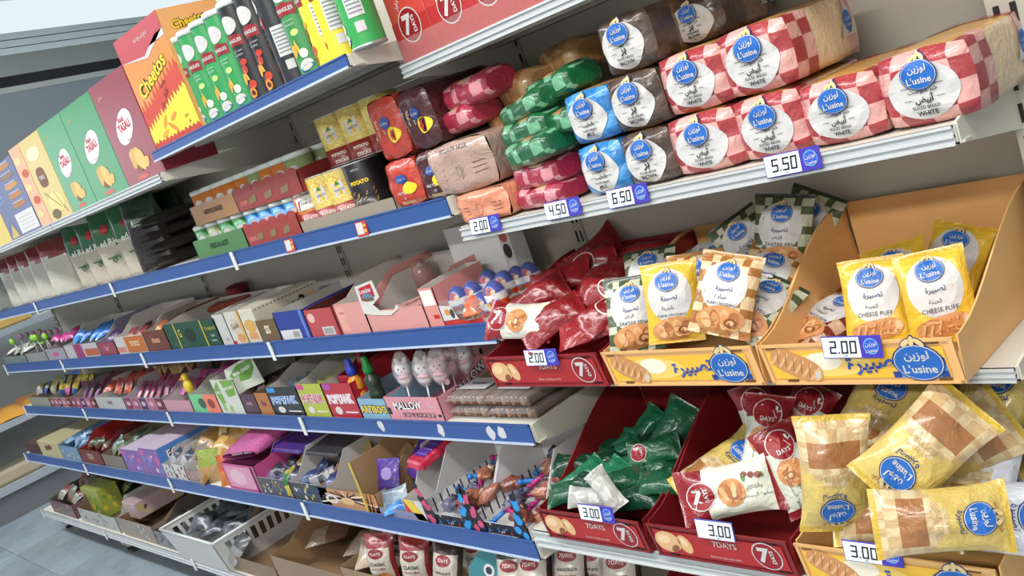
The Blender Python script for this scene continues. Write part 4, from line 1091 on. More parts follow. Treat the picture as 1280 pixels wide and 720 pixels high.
def sachet(w, h, t, ca, cb, seed, word=None, wc='f3f1ec', split=.5, stripes=0, dot=None):
    b = Bag(w, h, t, seed, fin=.07, wr=.002, waist=.12)
    A, B_ = C(ca, 'film'), C(cb, 'film')
    def f(u, v):
        if stripes: return A if int((u+v)*stripes) % 2 else B_
        return A if v > split else B_
    out = [('wrapper', b.skin(f, None, 8, 10))]
    if word or dot:
        def pr(p):
            if dot: p.ell(0, h*.12, w*.26, h*.16, C(dot, 'print'), 1, 14, 2)
            if word: p.text(word, 0, h*.12, h*.12, C(wc, 'print'), 2, w=w*.62, bold=.03)
        out.append(('lettering', b.printed('lettering', pr)))
    return out
def bar(w, d, h, col, word, wc='f3f1ec', c2=None):
    g = G(); g.rbox(-w/2, -d/2, 0, w/2, d/2, h, min(w, d, h)*.22, C(col, 'film'))
    for sy in (-1, 1): g.box(-w/2*.92, sy*d/2-.006 if sy < 0 else d/2-.001, h*.42, w/2*.92, sy*d/2+.001 if sy < 0 else d/2+.006, h*.5, C(c2 or col, 'film'))
    out = [('wrapper', g.mesh('wrapper'))]
    if word:
        g = G(); P(g, planar((0, 0, h), (1, 0, 0), (0, 1, 0))).text(word, 0, 0, w*.5, C(wc, 'print'), 1, w=d*.7, rot=PI/2, bold=.03)
        P(g, planar((0, -d/2, h/2), (1, 0, 0), (0, 0, 1))).text(word, 0, 0, h*.5, C(wc, 'print'), 2, w=w*.8, bold=.03); out.append(('lettering', g.mesh('lettering')))
    return out
ROWS = ['front', 'second', 'third', 'fourth', 'fifth', 'sixth', 'seventh']
def fill(sp, protos, name, what, cat, nx, ny, z0, tilt=35, yaw=14, roll=0, jit=.3, dz=0.0, group=None, seed=1, y0=.02, y1=None, lie=False, scale=None):
    """rows of like goods set out in a tray: every piece a thing of its own"""
    r = random.Random(seed); y1 = y1 or sp.d-.03
    for j in range(ny):
        for i in range(nx):
            x = sp.xl+sp.w*(i+.5)/nx+sp.w/nx*.12*jit*r.uniform(-1, 1)
            y = sp.Y+y0+(y1-y0)*((j+.5)/ny)
            pr = protos[(i*3+j*2+seed) % len(protos)] if not isinstance(protos, dict) else protos[i]
            pos = words_[i] if nx > 1 else ''
            lab = what+(', '+ROWS[j]+' row' if ny > 1 else '')+((', '+pos+' from the left') if nx > 1 else '')
            rot = rotm(yaw+jit*20*r.uniform(-1, 1), tilt+jit*22*r.uniform(-1, 1), roll+jit*30*r.uniform(-1, 1))
            put(pr, name, lab, cat, (x, y, sp.z+z0+dz*j+.006*jit*r.uniform(0, 1)), rot, group or what+' set out in rows', scale)
def heap(sp, name, label, cat, cols, n, r0, z0, dz, seed, y0=.015, y1=None, flat=.6, shape='blob', parent=None):
    """a heap of small sweets nobody could count: one object"""
    r = random.Random(seed); g = G(); y1 = y1 or sp.d-.02
    for k in range(n):
        y = r.uniform(y0, y1); x = r.uniform(sp.xl+r0, sp.xr-r0); q = (y-y0)/(y1-y0)
        c = Vector((x, sp.Y+y, sp.z+z0+dz*q+r.uniform(0, r0*.8)))
        rt = Matrix.Rotation(r.uniform(0, 6.28), 3, 'Z') @ Matrix.Rotation(r.uniform(-.7, .7), 3, 'X')
        m = C(r.choice(cols), 'film')
        if shape == 'blob': g.blob(c, r0*r.uniform(.8, 1.2), r0*r.uniform(.5, .8), r0*flat, m, 7, 5, rt, .25, k)
        elif shape == 'twist':
            g.blob(c, r0*.62, r0*.5, r0*.5, m, 7, 5, rt)
            for sx in (-1, 1):
                a = c+rt @ Vector((sx*r0*.55, 0, 0)); b = c+rt @ Vector((sx*r0*1.15, r0*.35, r0*.1)); d = c+rt @ Vector((sx*r0*1.15, -r0*.35, -r0*.1))
                g.face([a, b, d], m)
        else:
            t0 = c-rt @ Vector((r0, 0, 0)); g.tube([t0, c+rt @ Vector((r0, 0, 0))], r0*.28, 7, m)
    o = g.build(name, None); tag(o, label, cat, kind='stuff')
    return o
def words_print(word, wc, h=.5, sub=None, bg=None, rot=0, oval=None, bold=.04, y=.55, outline=None, w=.86):
    def f(p, W_, H):
        if bg: p.rect(W_*.03, H*.05, W_*.97, H*.95, C(bg, 'print'), .6)
        if oval: p.ell(W_/2, H*y, W_*.42, H*h*.62, C(oval, 'print'), 1, 18)
        if outline: p.text(word, W_/2, H*y, H*h, C(outline, 'print'), 1.8, w=W_*w, rot=rot, bold=bold+.06)
        p.text(word, W_/2, H*y, H*h, C(wc, 'print'), 2.6, w=W_*w, rot=rot, bold=bold)
        if sub: p.text(sub, W_/2, H*.18, H*.16, C(wc, 'print'), 2, w=W_*.7, bold=.01)
    return f

# ---------------------------------------------------------------- second shelf: rice, trays of tubes, snack cans, bread packs
Y2, Z2_ = LV['second']
def stand_bag(w, h, t, top, body, seed, word=None, wc='e9efe6', split=.62, mark=None, script=None, content='film'):
    """a heavy bag standing on its base, printed head, clear belly"""
    T_, B_ = C(top, 'film'), C(body, 'film')
    def fn(u, v, k=0):
        a = 2*PI*u; c, s = math.cos(a), math.sin(a)
        tt = t/2*(1-.88*max(0, (v-.60)/.40)**1.2)*(1 if v > .05 else .9); ww = w/2*(1-.05*math.sin(PI*v)); 
        n = noise.noise(Vector((c*1.6+seed*3, v*4, s*1.6)))
        return Vector((math.copysign(abs(c)**.55, c)*ww*(1+.05*n), math.copysign(abs(s)**.7, s)*tt*(1+.12*n), v*h+(.008*n if 0 < v < 1 else 0)))
    g = G()
    g.grid(lambda u, v: fn(u, v), 22, 16, lambda u, v: T_ if v > split+.03*math.sin(u*12) else B_, wrapu=True)
    n = 22; g.f.append([17*i for i in range(n)][::-1]); g.m.append(0); g.sm.append(False)
    out = [('wrapper', g.mesh('wrapper'))]
    g = G()
    def M(a, b, l):
        q = max(-1, min(1, a/(w/2))); v = max(0, min(1, b/h))
        best = fn((.75+.25*q*.92), v)
        return Vector((a, best.y-.004-l*2, b))
    p = P(g, M)
    if word: p.text(word, 0, h*(split+.05), h*.085, C(wc, 'print'), 1, w=w*.82, bold=.02)
    if mark: p.ell(0, h*(split+.22), w*.13, h*.06, C(mark, 'print'), 1, 12)
    if script:
        p.text('মুড়ি' if False else 'রেড', 0, h*(split-.16), h*.13, C(script, 'print'), 1, w=w*.6, bold=.03)
    if g.f: out.append(('lettering', g.mesh('lettering')))
    return out
def set_bag(parts, name, label, px, dy, yaw, grp, cat='bag', sc=None, dz=0, roll=0, tilt=0):
    x = xat(px, Y2+dy, Z2_); put(parts, name, label, cat, (x, Y2+dy, Z2_+dz), rotm(yaw, tilt, roll), grp, sc)
rice = [stand_bag(.150, .285, .07, '2c6a40', 'c3b8a6', k, 'Red Rice', split=.46, mark='b03038', script='2c6a40') for k in (1, 2)]
beans = [stand_bag(.165, .26, .075, '21402c', '2a2224', k, 'Rice', split=.62) for k in (3,)]
redbag = [stand_bag(.15, .235, .07, '8a2c30', 'c9c4b6', k, None, split=.70) for k in (4, 5)]
g_r = 'bags of rice with green heads on the second shelf'
for k, (px, dy) in enumerate(((125, .05), (144, .05), (163, .04), (190, .06))):
    set_bag(rice[k % 2], 'rice_bag', ('green headed red rice bag, '+['first', 'second', 'third', 'fourth'][k]+' of the four from the left'), px, dy, 26+4*k, g_r)
set_bag(rice[0], 'rice_bag', 'green headed rice bag standing behind the front four', 172, .14, 20, g_r)
set_bag(rice[1], 'rice_bag', 'green headed rice bag at the back beside the dark bean bags', 205, .17, 16, g_r)
g_b = 'dark bean bags on the second shelf'
def flatbag(w, d, h, col, head, seed):
    g = G(); A, B_ = C(col, 'film'), C(head, 'film')
    def fn(u, v):
        a = 2*PI*u; c, s = math.cos(a), math.sin(a); n = noise.noise(Vector((c*2+seed, v*4, s*2)))
        k = (math.sin(PI*min(1, max(.02, v)))**.35)
        return Vector((math.copysign(abs(c)**.6, c)*w/2*(1+.04*n), (v-.5)*d, h/2+math.copysign(abs(s)**.7, s)*h/2*k*(1+.15*n)))
    g.grid(fn, 18, 10, lambda u, v: B_ if v > .85 else A, wrapu=True, flip=True)
    return [('wrapper', g.mesh('wrapper'))]
fb = [flatbag(.135, .22, .048, '2b2426', '1f4a30', k) for k in (1, 2)]
for k in range(4):
    x = xat(222, Y2+.10, Z2_); put(fb[k % 2], 'bean_bag', 'dark bean bag lying flat, '+['lowest', 'second from below', 'third from below', 'topmost'][k]+' of its stack', 'bag', (x+.012*math.sin(k*2.3), Y2+.12, Z2_+.046*k), (0, 0, .08*math.sin(k*4)), g_b)
set_bag(beans[0], 'bean_bag', 'green headed bag of dark beans standing left of the flat stack', 205, .055, 24, g_b)
set_bag(beans[0], 'bean_bag', 'dark green headed bag standing behind the flat bean stack', 236, .25, 10, g_b)
g_w = 'red and white rice bags at the far end of the second shelf'
for k, (px, dy) in enumerate(((34, .05), (47, .04), (60, .05), (74, .05), (92, .04))):
    set_bag(redbag[k % 2], 'rice_bag', 'red topped white rice bag, '+['first', 'second', 'third', 'fourth', 'fifth'][k]+' from the far end', px, dy, 26+3*k, g_w)
set_bag(stand_bag(.14, .16, .07, '8f9088', '7d8078', 7, None, split=.9), 'rice_bag', 'grey bag in front of the red topped rice bags', 16, .03, 24, g_w)
set_bag(stand_bag(.15, .20, .07, 'b03a38', 'c8b8b0', 8, 'RICE', 'f0e8e0', split=.5), 'rice_bag', 'red printed pack at the far left end of the second shelf', 2, .10, 20, g_w)

# small tubes standing in printed trays, two trays high
def mini(col, lidc='cfd4cf', r=.038, h=.098):
    g = G(); g.lathe([(r, 0), (r, h*.86)], 18, C(col)); a = g.mesh('tube')
    g = G(); g.lathe([(r+.001, h*.86), (r+.001, h*.97), (r*.9, h)], 18, C(lidc, 'plastic')); b = g.mesh('lid')
    g = G()
    def M(u, v, l): th = -PI/2+.5+u/r; return Vector(((r+l*1.2)*math.cos(th), (r+l*1.2)*math.sin(th), v))
    P(g, M).ell(0, h*.55, .014, .013, WHITE, 1, 14); P(g, M).rect(-.02, h*.12, .02, h*.28, DRED, 1, 5)
    return [('tube', a), ('lid', b), ('front_print', g.mesh('front_print'))]
mo = mini('c9742c'); mg = mini('3f8a4c'); mb = mini('2f7fc4'); mk = mini('8a9a6a')
gm = 'small crisp tubes in trays on the second shelf'
def tubes(sp, protos, what, n, rows=2, z0=.004):
    for j in range(rows):
        for i in range(n):
            x = sp.xl+.04+(sp.w-.08)*i/max(1, n-1); y = sp.Y+.042+.078*j
            put(protos[i % len(protos)], 'crisp_tube', what+', '+ROWS[j]+' row, '+words_[i]+' from the left', 'crisp tube', (x, y, sp.z+z0), group=gm)
t1 = tray('tube_tray', 'green printed tray of small tubes at the bottom, beside the bean bags', 250, 312, 'second', .060, .066, .17, '4f7d4a', words_print('HIDE & LAZY', '23402a', .28, w=.6), '7f8a70')
tubes(t1, [mg, mk, mg], 'small green tube in the green tray', 4)
def wave(c1):
    def f(p, W_, H):
        for k in range(6): p.ell(W_*(.08+.17*k), H*.98, W_*.08, H*.18, C(c1, 'print'), 1, 12)
        for k in range(3): p.poly([(W_*(.2+.25*k), H*.2), (W_*(.32+.25*k), H*.28), (W_*(.34+.25*k), H*.6), (W_*(.22+.25*k), H*.5)], C('7d6a4a', 'print'), 1.4)
        p.text('CRISPS', W_*.12, H*.35, H*.2, C('d98a7a', 'print'), 1, w=W_*.2)
    return f
t2 = tray('tube_tray', 'red printed tray of blue tubes at the bottom', 313, 379, 'second', .058, .064, .17, '9a3a36', wave('9a3a36'), '8a5a50')
tubes(t2, [mb], 'small blue tube in the lower red tray', 4)
t3 = tray('tube_tray', 'brown tray of orange tubes stacked on the green tray', 246, 300, 'second', .058, .062, .17, 'a9784a', words_print('MOVE & RAISE', '4a3020', .26, w=.6), 'a9855c', dz=.102)
tubes(t3, [mo], 'small orange tube in the brown tray', 4)
t4 = tray('tube_tray', 'red tray of orange tubes stacked on the blue tube tray', 300, 380, 'second', .058, .062, .17, '8f3530', wave('8f3530'), '8a5a50', dz=.102)
tubes(t4, [mo, mk, mo], 'small orange tube in the upper red tray', 5)
# snack cans
def can(body, low, word, wc, kind, r=.048, h=.125):
    g = G(); g.lathe([(r-.001, 0), (r, .003), (r, h*.34)], 24, C(low)); g.lathe([(r, h*.34), (r, h-.004), (r-.001, h)], 24, C(body), cap=False)
    for z in (0, h-.002): g.lathe([(r+.0008, z), (r+.0012, z+.0012), (r+.0004, z+.0025)], 24, C('c9cccc', 'steel'))
    b = g.mesh('can_body')
    def M(u, v, l): th = -PI/2+.55+u/r; return Vector(((r+l*1.2)*math.cos(th), (r+l*1.2)*math.sin(th), v))
    g = G(); p = P(g, M); rr = random.Random(5)
    if kind != 'black':
        for k in range(70):
            u, v, a = rr.uniform(-.045, .045), rr.uniform(h*.38, h*.93), rr.uniform(-.9, .9); c = ('e6c95a', 'caa03a', 'f0dc8a') if kind == 'yellow' else ('d9803a', 'b8502a', 'e8a860')
            p.line(u-.007*math.cos(a), v-.007*math.sin(a), u+.007*math.cos(a), v+.007*math.sin(a), .0026, C(c[k % 3], 'print'), .8+.02*(k % 10))
        p.poly([(-.015, h*.46), (.014, h*.50), (.012, h*.80), (-.017, h*.76)], WHITE, 2); p.text('KITCO', 0, h*.60, .008, C('2a5a9a', 'print'), 3, w=.024, rot=.1); p.poly([(-.008, h*.7), (.006, h*.7), (-.001, h*.78)], C('2f7a4a', 'print'), 3)
        if word:
            if kind == 'hot': p.rect(-.024, h*.40, .026, h*.80, WHITE, 2.6, 5); p.rect(-.022, h*.42, .024, h*.78, C('e3dfd8', 'print'), 2.9, 5); p.text('HOT STICKS', 0, h*.70, .010, DRED, 4, w=.044, rot=.06, bold=.04); p.text('CHILLI', .006, h*.54, .007, C('4a4a4a', 'print'), 4, w=.026); p.line(-.018, h*.42, -.012, h*.6, .004, RED, 4)
        p.text('POTATO', .002, h*.22, .012, C('f0e4d8', 'print'), 2, w=.040, bold=.05); p.text('STICKS', .004, h*.08, .011, C('f0e4d8', 'print'), 2, w=.036, bold=.05)
    else:
        p.text('POTATO', 0, h*.62, .014, YEL, 2, w=.048, bold=.05); p.text('KITCO', 0, h*.86, .008, WHITE, 2, w=.02)
        for k in range(18): 
            u, a = rr.uniform(-.03, .03), rr.uniform(.3, 1.4); v = rr.uniform(h*.1, h*.42); p.line(u, v, u+.010*math.cos(a), v+.010*math.sin(a), .0024, C(('b08a50', '8a6a3a')[k % 2], 'print'), 1+.02*(k % 9))
    return [('can_body', b), ('front_print', g.mesh('front_print'))]
KY = can('dcc468', '96302c', None, '', 'yellow'); KH = can('d9803a', '96302c', 'x', '', 'hot'); KB = can('1f1d20', '1f1d20', None, '', 'black')
tc = tray('card_tray', 'grey cardboard tray under the snack cans', 380, 497, 'second', .030, .032, .26, '9a8f7e', None, '8f8676')
gk = 'snack cans in the grey cardboard tray'
for k, (pr, px, w_) in enumerate(((KH, 403, 'hot sticks can with white label at the left of the front row'), (KY, 426, 'yellow potato sticks can, second in the front row'), (KY, 449, 'yellow potato sticks can, third in the front row'), (KB, 474, 'black potato sticks can at the right of the front row'))):
    put(pr, 'snack_can', w_, 'can', (xat(px, Y2+.055, Z2_), Y2+.055, Z2_+.006), group=gk)
for k in range(4):
    put(KY, 'snack_can', 'yellow potato sticks can in the second row, '+words_[k]+' from the left', 'can', (xat(410, Y2+.16, Z2_)+.100*k-.06, Y2+.158, Z2_+.006), group=gk)
for k in range(3):
    put(KY, 'snack_can', 'yellow potato sticks can in the upper layer, '+words_[k]+' from the left', 'can', (xat(434, Y2+.09, Z2_+.13)+.101*k, Y2+.10, Z2_+.134), group=gk)
for k in range(4):
    put(mo, 'crisp_tube', 'small orange tube behind the cans in a dark red tray, '+words_[k]+' from the left', 'crisp tube', (xat(372, Y2+.12, Z2_+.10)+.070*k, Y2+.265, Z2_+.125), group=gm)
tray('tube_tray', 'dark red tray behind the snack cans, holding orange tubes', 372, None, 'second', .05, .052, .10, '7a2c2c', None, dy=.215, dz=.12, xw=.30)
# packs with a yellow 4 badge
def badge_pack(col, w, h, d, seed, up):
    def pr(p, W_, H):
        q = lambda x: (x-.5)*W_
        p.ell(q(.55), H*.60, W_*.17, H*.10, C('2a4f9a', 'print'), 1, 16); p.text("L'usine", q(.55), H*.60, H*.06, WHITE, 2.4, w=W_*.26)
        p.ell(q(.72), H*.38, W_*.21, H*.135, C('f0d22c', 'print'), 1.4, 18); p.text('4', q(.70), H*.385, H*.17, RED, 2.6, bold=.06)
        for k in range(3):
            if up: p.text('خبز تورتيلا', q(.18+.13*k), H*.55, W_*.08, (WHITE, C('e6cfa8', 'print'), WHITE)[k], 1, w=H*.5, rot=-PI/2, bold=.02)
            else: p.text(('MINI TOAST', 'خبز', 'ooooooo')[k], q(.5), H*(.30-.11*k), H*.07, (WHITE, WHITE, C('e6cfa8', 'print'))[k], 1, w=W_*.6, bold=.02)
    return pack(w, h, d, col, seed, 0, pr)
gp4 = 'bread packs with a yellow 4 badge'
def pk(col, px0, px1, z, h, d, seed, up, label, yaw=0):
    xl, xr = xat(px0, Y2, z), xat(px1, Y2, z)
    put(badge_pack(col, xr-xl, h, d, seed, up), 'bread_pack', label, 'bread', ((xl+xr)/2, Y2+.004, z), (0, 0, math.radians(yaw)), gp4)
pk('c2402f', 492, 530, Z2_, .105, .24, 3, False, 'orange red bread pack with yellow 4 badge on the blue edged shelf')
pk('4a1c22', 530, 566, Z2_, .105, .24, 4, False, 'dark maroon bread pack at the shelf end, under the badge pack')
pk('c2402f', 476, 512, Z2_+.108, .135, .24, 5, True, 'orange red bread pack with yellow 4 badge, lying on the lower red one')
pk('4a1c22', 513, 550, Z2_+.108, .130, .24, 6, True, 'dark maroon bread pack with yellow 4 badge on top')

# small red and white shelf cards, white clips at the rail joints
def shelf_card(px, py, Y, label):
    x, z = at(px, py, Y)
    t = thing('price_card', label, 'price tag', (x, Y, z), rotm(0, 6))
    g = G(); g.box(-.024, 0, -.018, .024, .0012, .018, C('b83a34')); g.build('card', t)
    g = G(); p = P(g, planar((0, 0, 0), (1, 0, 0), (0, 0, 1))); p.rect(-.020, -.013, .008, .015, WHITE, 1); p.rect(.010, -.010, .020, -.002, C('e8b04a', 'print'), 1); p.rect(.010, .004, .020, .010, C('e8b04a', 'print'), 1); g.build('print', t)
shelf_card(362, 307, 1.2425, 'small red and white card on the blue rail under the blue tube tray')
shelf_card(452, 286, 1.2425, 'small red and white card on the blue rail under the snack cans')

# ---------------------------------------------------------------- third shelf: wafers, egg display, sweets
Y3, Z3 = LV['third']
# surprise eggs on a clear stepped stand
def egg_parts():
    g = G(); o, wt, bl = C('d9562c', 'gloss'), C('dcdad8', 'gloss'), C('2c3f98', 'gloss')
    def prof(v): a = PI*v; return .026*math.sin(a)*(1-.14*math.cos(PI*(1-v))*-1 if False else 1-.16*(v-.5)*2*.9), -.036*math.cos(a)
    pr = [prof(k/16) for k in range(17)]
    cols = [o if k < 8 else (wt if k < 10 else bl) for k in range(16)]
    pr[0] = (.0006, pr[0][1]); pr[-1] = (.0006, pr[-1][1])
    g.lathe(pr, 20, cols); body = g.mesh('egg_shell')
    g = G()
    def M(a, b, l):
        v = min(.99, max(.01, math.acos(max(-1, min(1, -b/.036)))/PI)); r = prof(v)[0]+l*1.5
        th = -PI/2+.5+a/max(.012, r); return Vector((r*math.cos(th), r*math.sin(th), b))
    p = P(g, M)
    for k in range(7): p.ell(-.027+.009*k, -.014+.002*(k % 2), .0055, .004, wt, 1, 10)
    p.text('surprise', .004, .001, .007, C('3a6ac0', 'print'), 1.5, w=.024, bold=.02); p.rect(-.016, -.009, -.007, -.001, C('d9a83a', 'print'), 1.2); p.ell(.012, -.006, .005, .004, C('6a6a72', 'print'), 1.2, 10)
    p.ell(-.004, .020, .009, .007, C('b0402c', 'print'), 1, 10); p.ell(.006, .017, .005, .005, C('c9b08a', 'print'), 1.3, 10)
    wr = g.mesh('egg_print')
    g = G(); g.lathe([(.0275, .006), (.0235, .022), (.013, .034), (.001, .038)], 18, C('f4f6fa', 'riser'), cap=False)
    return [('egg_shell', body), ('egg_print', wr), ('clear_cap', g.mesh('clear_cap'))]
EGG = egg_parts(); ge = 'chocolate eggs on the clear stand'
def egg_at(px, py, Y, lab, rot=0):
    x, z = at(px, py, Y); put(EGG, 'chocolate_egg', lab, 'egg', (x, Y, z-.004), (0, 0, rot), ge, (1.10, 1.10, 1.18))
for px, py, Y, lab in ((575, 377, 1.30, 'orange and white egg, leftmost in the front row'), (593, 371, 1.33, 'orange and white egg, second in the front row, behind the bell cap'), (620, 371, 1.31, 'orange and white egg at the middle of the front row'),
        (613, 356, 1.38, 'orange and white egg, leftmost in the back row'), (633, 358, 1.37, 'orange and white egg in the back row, second from the left'), (649, 352, 1.40, 'orange and white egg in the back row, third from the left'), (664, 347, 1.42, 'orange and white egg at the right end of the back row'), (606, 385, 1.29, 'egg low behind the orange bell cap')):
    egg_at(px, py, Y, lab)
x, z = at(594, 384, 1.275)
g = G(); g.lathe([(.033, 0), (.0315, .004), (.023, .010), (.021, .024), (.015, .034), (.001, .038)], 20, C('e2622c', 'plastic')); o = g.build('bell_cap'); o.location = (x, 1.275, z-.010); tag(o, 'orange bell shaped plastic cap in front of the chocolate eggs', 'cap')
# stand: clear tray with a white tall backing card
xe0, xe1 = xat(558, Y3, Z3), xat(607, Y3, Z3)
t = thing('egg_display', 'clear plastic egg display with toys printed along its front', 'display', ((xe0+xe1)/2, Y3, Z3))
w = xe1-xe0
g = G(); g.box(-w/2, 0, 0, w/2, .002, .060, C('e9ecee', 'riser')); g.build('front_panel', t)
for k in range(2): g = G(); g.box(-w/2, .002+.10*k, .030+.025*k, w/2, .10+.10*k, .033+.025*k, C('e9ecee', 'riser')); g.build('step', t)
g = G(); p = P(g, planar((-w/2, -.0005, 0), (1, 0, 0), (0, 0, 1)))
p.poly([(0, .0), (w*.98, .0), (w*.98, .012), (w*.6, .008), (w*.3, .015), (0, .010)], C('b5342c', 'print'), 1); p.poly([(0, .012), (w*.40, .014), (w*.30, .046), (0, .050)], WHITE, 1.2); p.ell(w*.16, .032, .010, .008, C('c98a3a', 'print'), 1.5, 12); p.ell(w*.28, .028, .008, .012, C('3a3a44', 'print'), 1.6, 10); p.ell(w*.72, .028, w*.16, .012, C('d8d4d0', 'print'), 1.2, 14); p.ell(w*.74, .030, .012, .006, C('c9a03a', 'print'), 1.6, 10)
g.build('front_print', t)
# white card box behind the eggs
xa, za = at(606, 380, 1.46)
t = thing('white_card_box', 'tall white card box standing behind the chocolate eggs under the bread shelf', 'box', (-1.800, 1.455, Z3), (0, 0, 0))
g = G(); g.rbox(-.115, 0, 0, .115, .05, .185, .001, C('e2e2e0')); g.build('carton', t)
g = G(); p = P(g, planar((.078, 0, 0), (1, 0, 0), (0, 0, 1))); p.rect(.002, .0, .036, .184, C('b9b3ae', 'print'), 1)
for (z0, z1, c) in ((.155, .182, '4a3a44'), (.125, .152, '9a4a44'), (.085, .122, '232327'), (.05, .08, 'd0c8c4')): p.ell(.019, (z0+z1)/2, .014, (z1-z0)/2, C(c, 'print'), 1.5, 12)
p.text('TOYS', .019, .03, .012, C('8a3a44', 'print'), 2, w=.03); g.build('print_strip', t)

# pink wafer trays
def pinkp(p, W_, H):
    p.rect(W_*.02, H*.10, W_*.34, H*.9, C('d99a94', 'print'), .6); p.text('WAFERS', W_*.22, H*.7, H*.10, DRED, 1.5, w=W_*.16); p.ell(W_*.24, H*.42, W_*.05, H*.13, C('c9a880', 'print'), 1.5, 12)
t1 = tray('wafer_tray', 'pink torn open wafer tray with a white inside, left of the eggs', 430, 465, 'third', .085, .13, .26, 'd3958f', pinkp, 'c9c4bd', 'pink wafer trays on the third shelf')
t2 = tray('wafer_tray', 'wide pink wafer tray with a red brand corner and a torn white rim', 466, 538, 'third', .055, .110, .26, 'd3958f', None, 'cbc6c0', 'pink wafer trays on the third shelf', header=.12)
t = thing('torn_flap', 'white torn card rim with a red wafer emblem on the wide pink tray', 'flap', ((t2.xl+t2.xr)/2, Y3-.002, Z3))
w = t2.w
g = G(); cd = C('d5d1cb')
g.prism([(-w*.52, .052), (-w*.5, .125), (-w*.16, .135), (-.14*w, .09), (-.30*w, .072), (-.22*w, .055), (.02*w, .050), (.10*w, .066), (.12*w, .056), (-.05*w, .040), (-.35*w, .045)], lambda x, z: (x, 0, z), lambda x, z: (x, .002, z), cd); g.build('card', t)
g = G(); p = P(g, planar((0, -.0002, 0), (1, 0, 0), (0, 0, 1))); p.poly([(-.46*w, .085), (-.20*w, .094), (-.20*w, .128), (-.45*w, .119)], RED, 1); p.text('Loacker', -.33*w, .112, .014, WHITE, 2, w=w*.22, rot=.06, bold=.03); p.ell(-.33*w, .095, w*.10, .009, C('5a7a9a', 'print'), 1.6, 12); p.ell(-.33*w, .088, w*.11, .005, C('6a5a3a', 'print'), 1.8, 12); g.build('emblem', t)
wp = bar(.050, .085, .018, 'd6a49e', 'WAFER', '8a2c34')
for k in range(5):
    put(wp, 'wafer_bar', 'pink wafer bar lying in the wide pink tray, '+words_[k]+' from the left', 'wafer', (t2.xl+.05+t2.w*.17*k, Y3+.06+.02*(k % 2), Z3+.020+.006*(k % 3)), (.1*k-.2, .15, .3-.2*k), 'wafer bars in the wide pink tray')
tray('wafer_carton', 'pink and white wafer carton end next to the egg display', 538.5, 557, 'third', .095, .10, .16, 'd98e88', lambda p, W_, H: (p.rect(W_*.1, H*.55, W_*.9, H*.95, C('e4dcd6', 'print'), .6), p.rect(W_*.5, H*.2, W_*.85, H*.3, RED, 1)), 'd0c8c2', 'pink wafer trays on the third shelf')
# pink cup-like pack leaning at the back
g = G(); x, z = at(528, 342, 1.46); g.lathe([(.030, -.03), (.034, 0), (.028, .025), (.012, .038), (.001, .040)], 16, C('b58a86', 'film')); o = g.build('pink_pack'); o.location = (x, 1.46, z); tag(o, 'dull pink rounded pack at the back above the pink trays', 'pack')
g = G(); x, z = at(500, 352, 1.44); g.T = Matrix.Translation((x, 1.44, z)) @ Matrix.Rotation(-.15, 4, 'Y'); g.rbox(-.11, 0, -.02, .11, .04, .025, .006, C('c6c0b8', 'film')); o = g.build('white_pack'); tag(o, 'long white pack lying at the back over the pink trays', 'pack')
# pack of goods between: brown, blue, rose and white boxes
def loa(p, W_, H):
    p.ell(W_*.5, H*.55, W_*.34, H*.25, C('bfb6a4', 'print'), .8, 18); p.text('Gold', W_*.5, H*.56, H*.22, C('7a6a4a', 'print'), 2, w=W_*.5, rot=.15, bold=.02); p.ell(W_*.62, H*.18, W_*.25, H*.14, CRO[1], 1.2, 12); p.rect(W_*.02, H*.0, W_*.2, H*.10, RED, 1); p.rect(W_*.85, 0, W_, H, C('c79a52', 'print'), 1)
tray('wafer_box', 'white box with a pale oval and gold pastry print', 294, 312.5, 'third', .108, .112, .21, 'cbc7bf', loa, None, 'white wafer boxes on the third shelf', step=.3)
tray('wafer_box', 'white carton side left of the gold printed box', 279, 293.5, 'third', .104, .108, .21, 'c2bfba', lambda p, W_, H: p.text('i n', W_*.6, H*.2, H*.12, C('5a5a5a', 'print'), 1), None, 'white wafer boxes on the third shelf', step=.3)
def x3(p, W_, H):
    p.text('Loacker', W_*.32, H*.50, H*.30, C('8a7a5a', 'print'), 1.5, w=W_*.5, rot=.1); p.text('x3', W_*.66, H*.62, H*.34, BLK, 2, bold=.05); p.ell(W_*.85, H*.55, W_*.08, H*.22, CRO[2], 1.2, 12)
    for k in range(16): p.rect(W_*(.04+.058*k), H*.90, W_*(.07+.058*k), H*.94, C('8a8070', 'print'), 1.4)
carton('wafer_carton', 'long white wafer carton marked x3 on its flank, behind the brown chocolate box', 313, 330, Y3, Z3, .108, .24, 'cfc9b8', lambda p, W_, H: (p.ell(W_*.5, H*.5, W_*.4, H*.2, C('c79a52', 'print'), 1, 12), p.rect(W_*.2, H*.1, W_*.8, H*.3, CRO[1], 1.2)), 'white wafer boxes on the third shelf', side=x3)
tray('choco_box', 'small brown chocolate box with white loops on the front', 329, 353, 'third', .068, .07, .22, '6a5436', words_print('SS', 'd9cdb8', .4, w=.7), '5a4830', 'small boxes on the third shelf')
def bl(p, W_, H): p.rect(W_*.05, 0, W_*.70, H*.34, WHITE, .8); p.rect(W_*.86, 0, W_*.94, H, C('5a7ac0', 'print'), 1); [p.rect(W_*(.45+.03*k), H*.06, W_*(.46+.03*k), H*.28, BLK, 1.4) for k in range(7)]
tray('blue_box', 'royal blue wafer box with a white bar code strip', 353.5, 391, 'third', .085, .088, .25, '2b3c8e', bl, 'b9b4ae', 'small boxes on the third shelf')
def rs(p, W_, H): p.rect(W_*.45, H*.04, W_*.85, H*.34, WHITE, .8); [p.rect(W_*(.5+.04*k), H*.08, W_*(.515+.04*k), H*.30, BLK, 1.4) for k in range(8)]; p.ell(W_*.2, H*.7, W_*.12, H*.18, C('d9b0a8', 'print'), 1, 12)
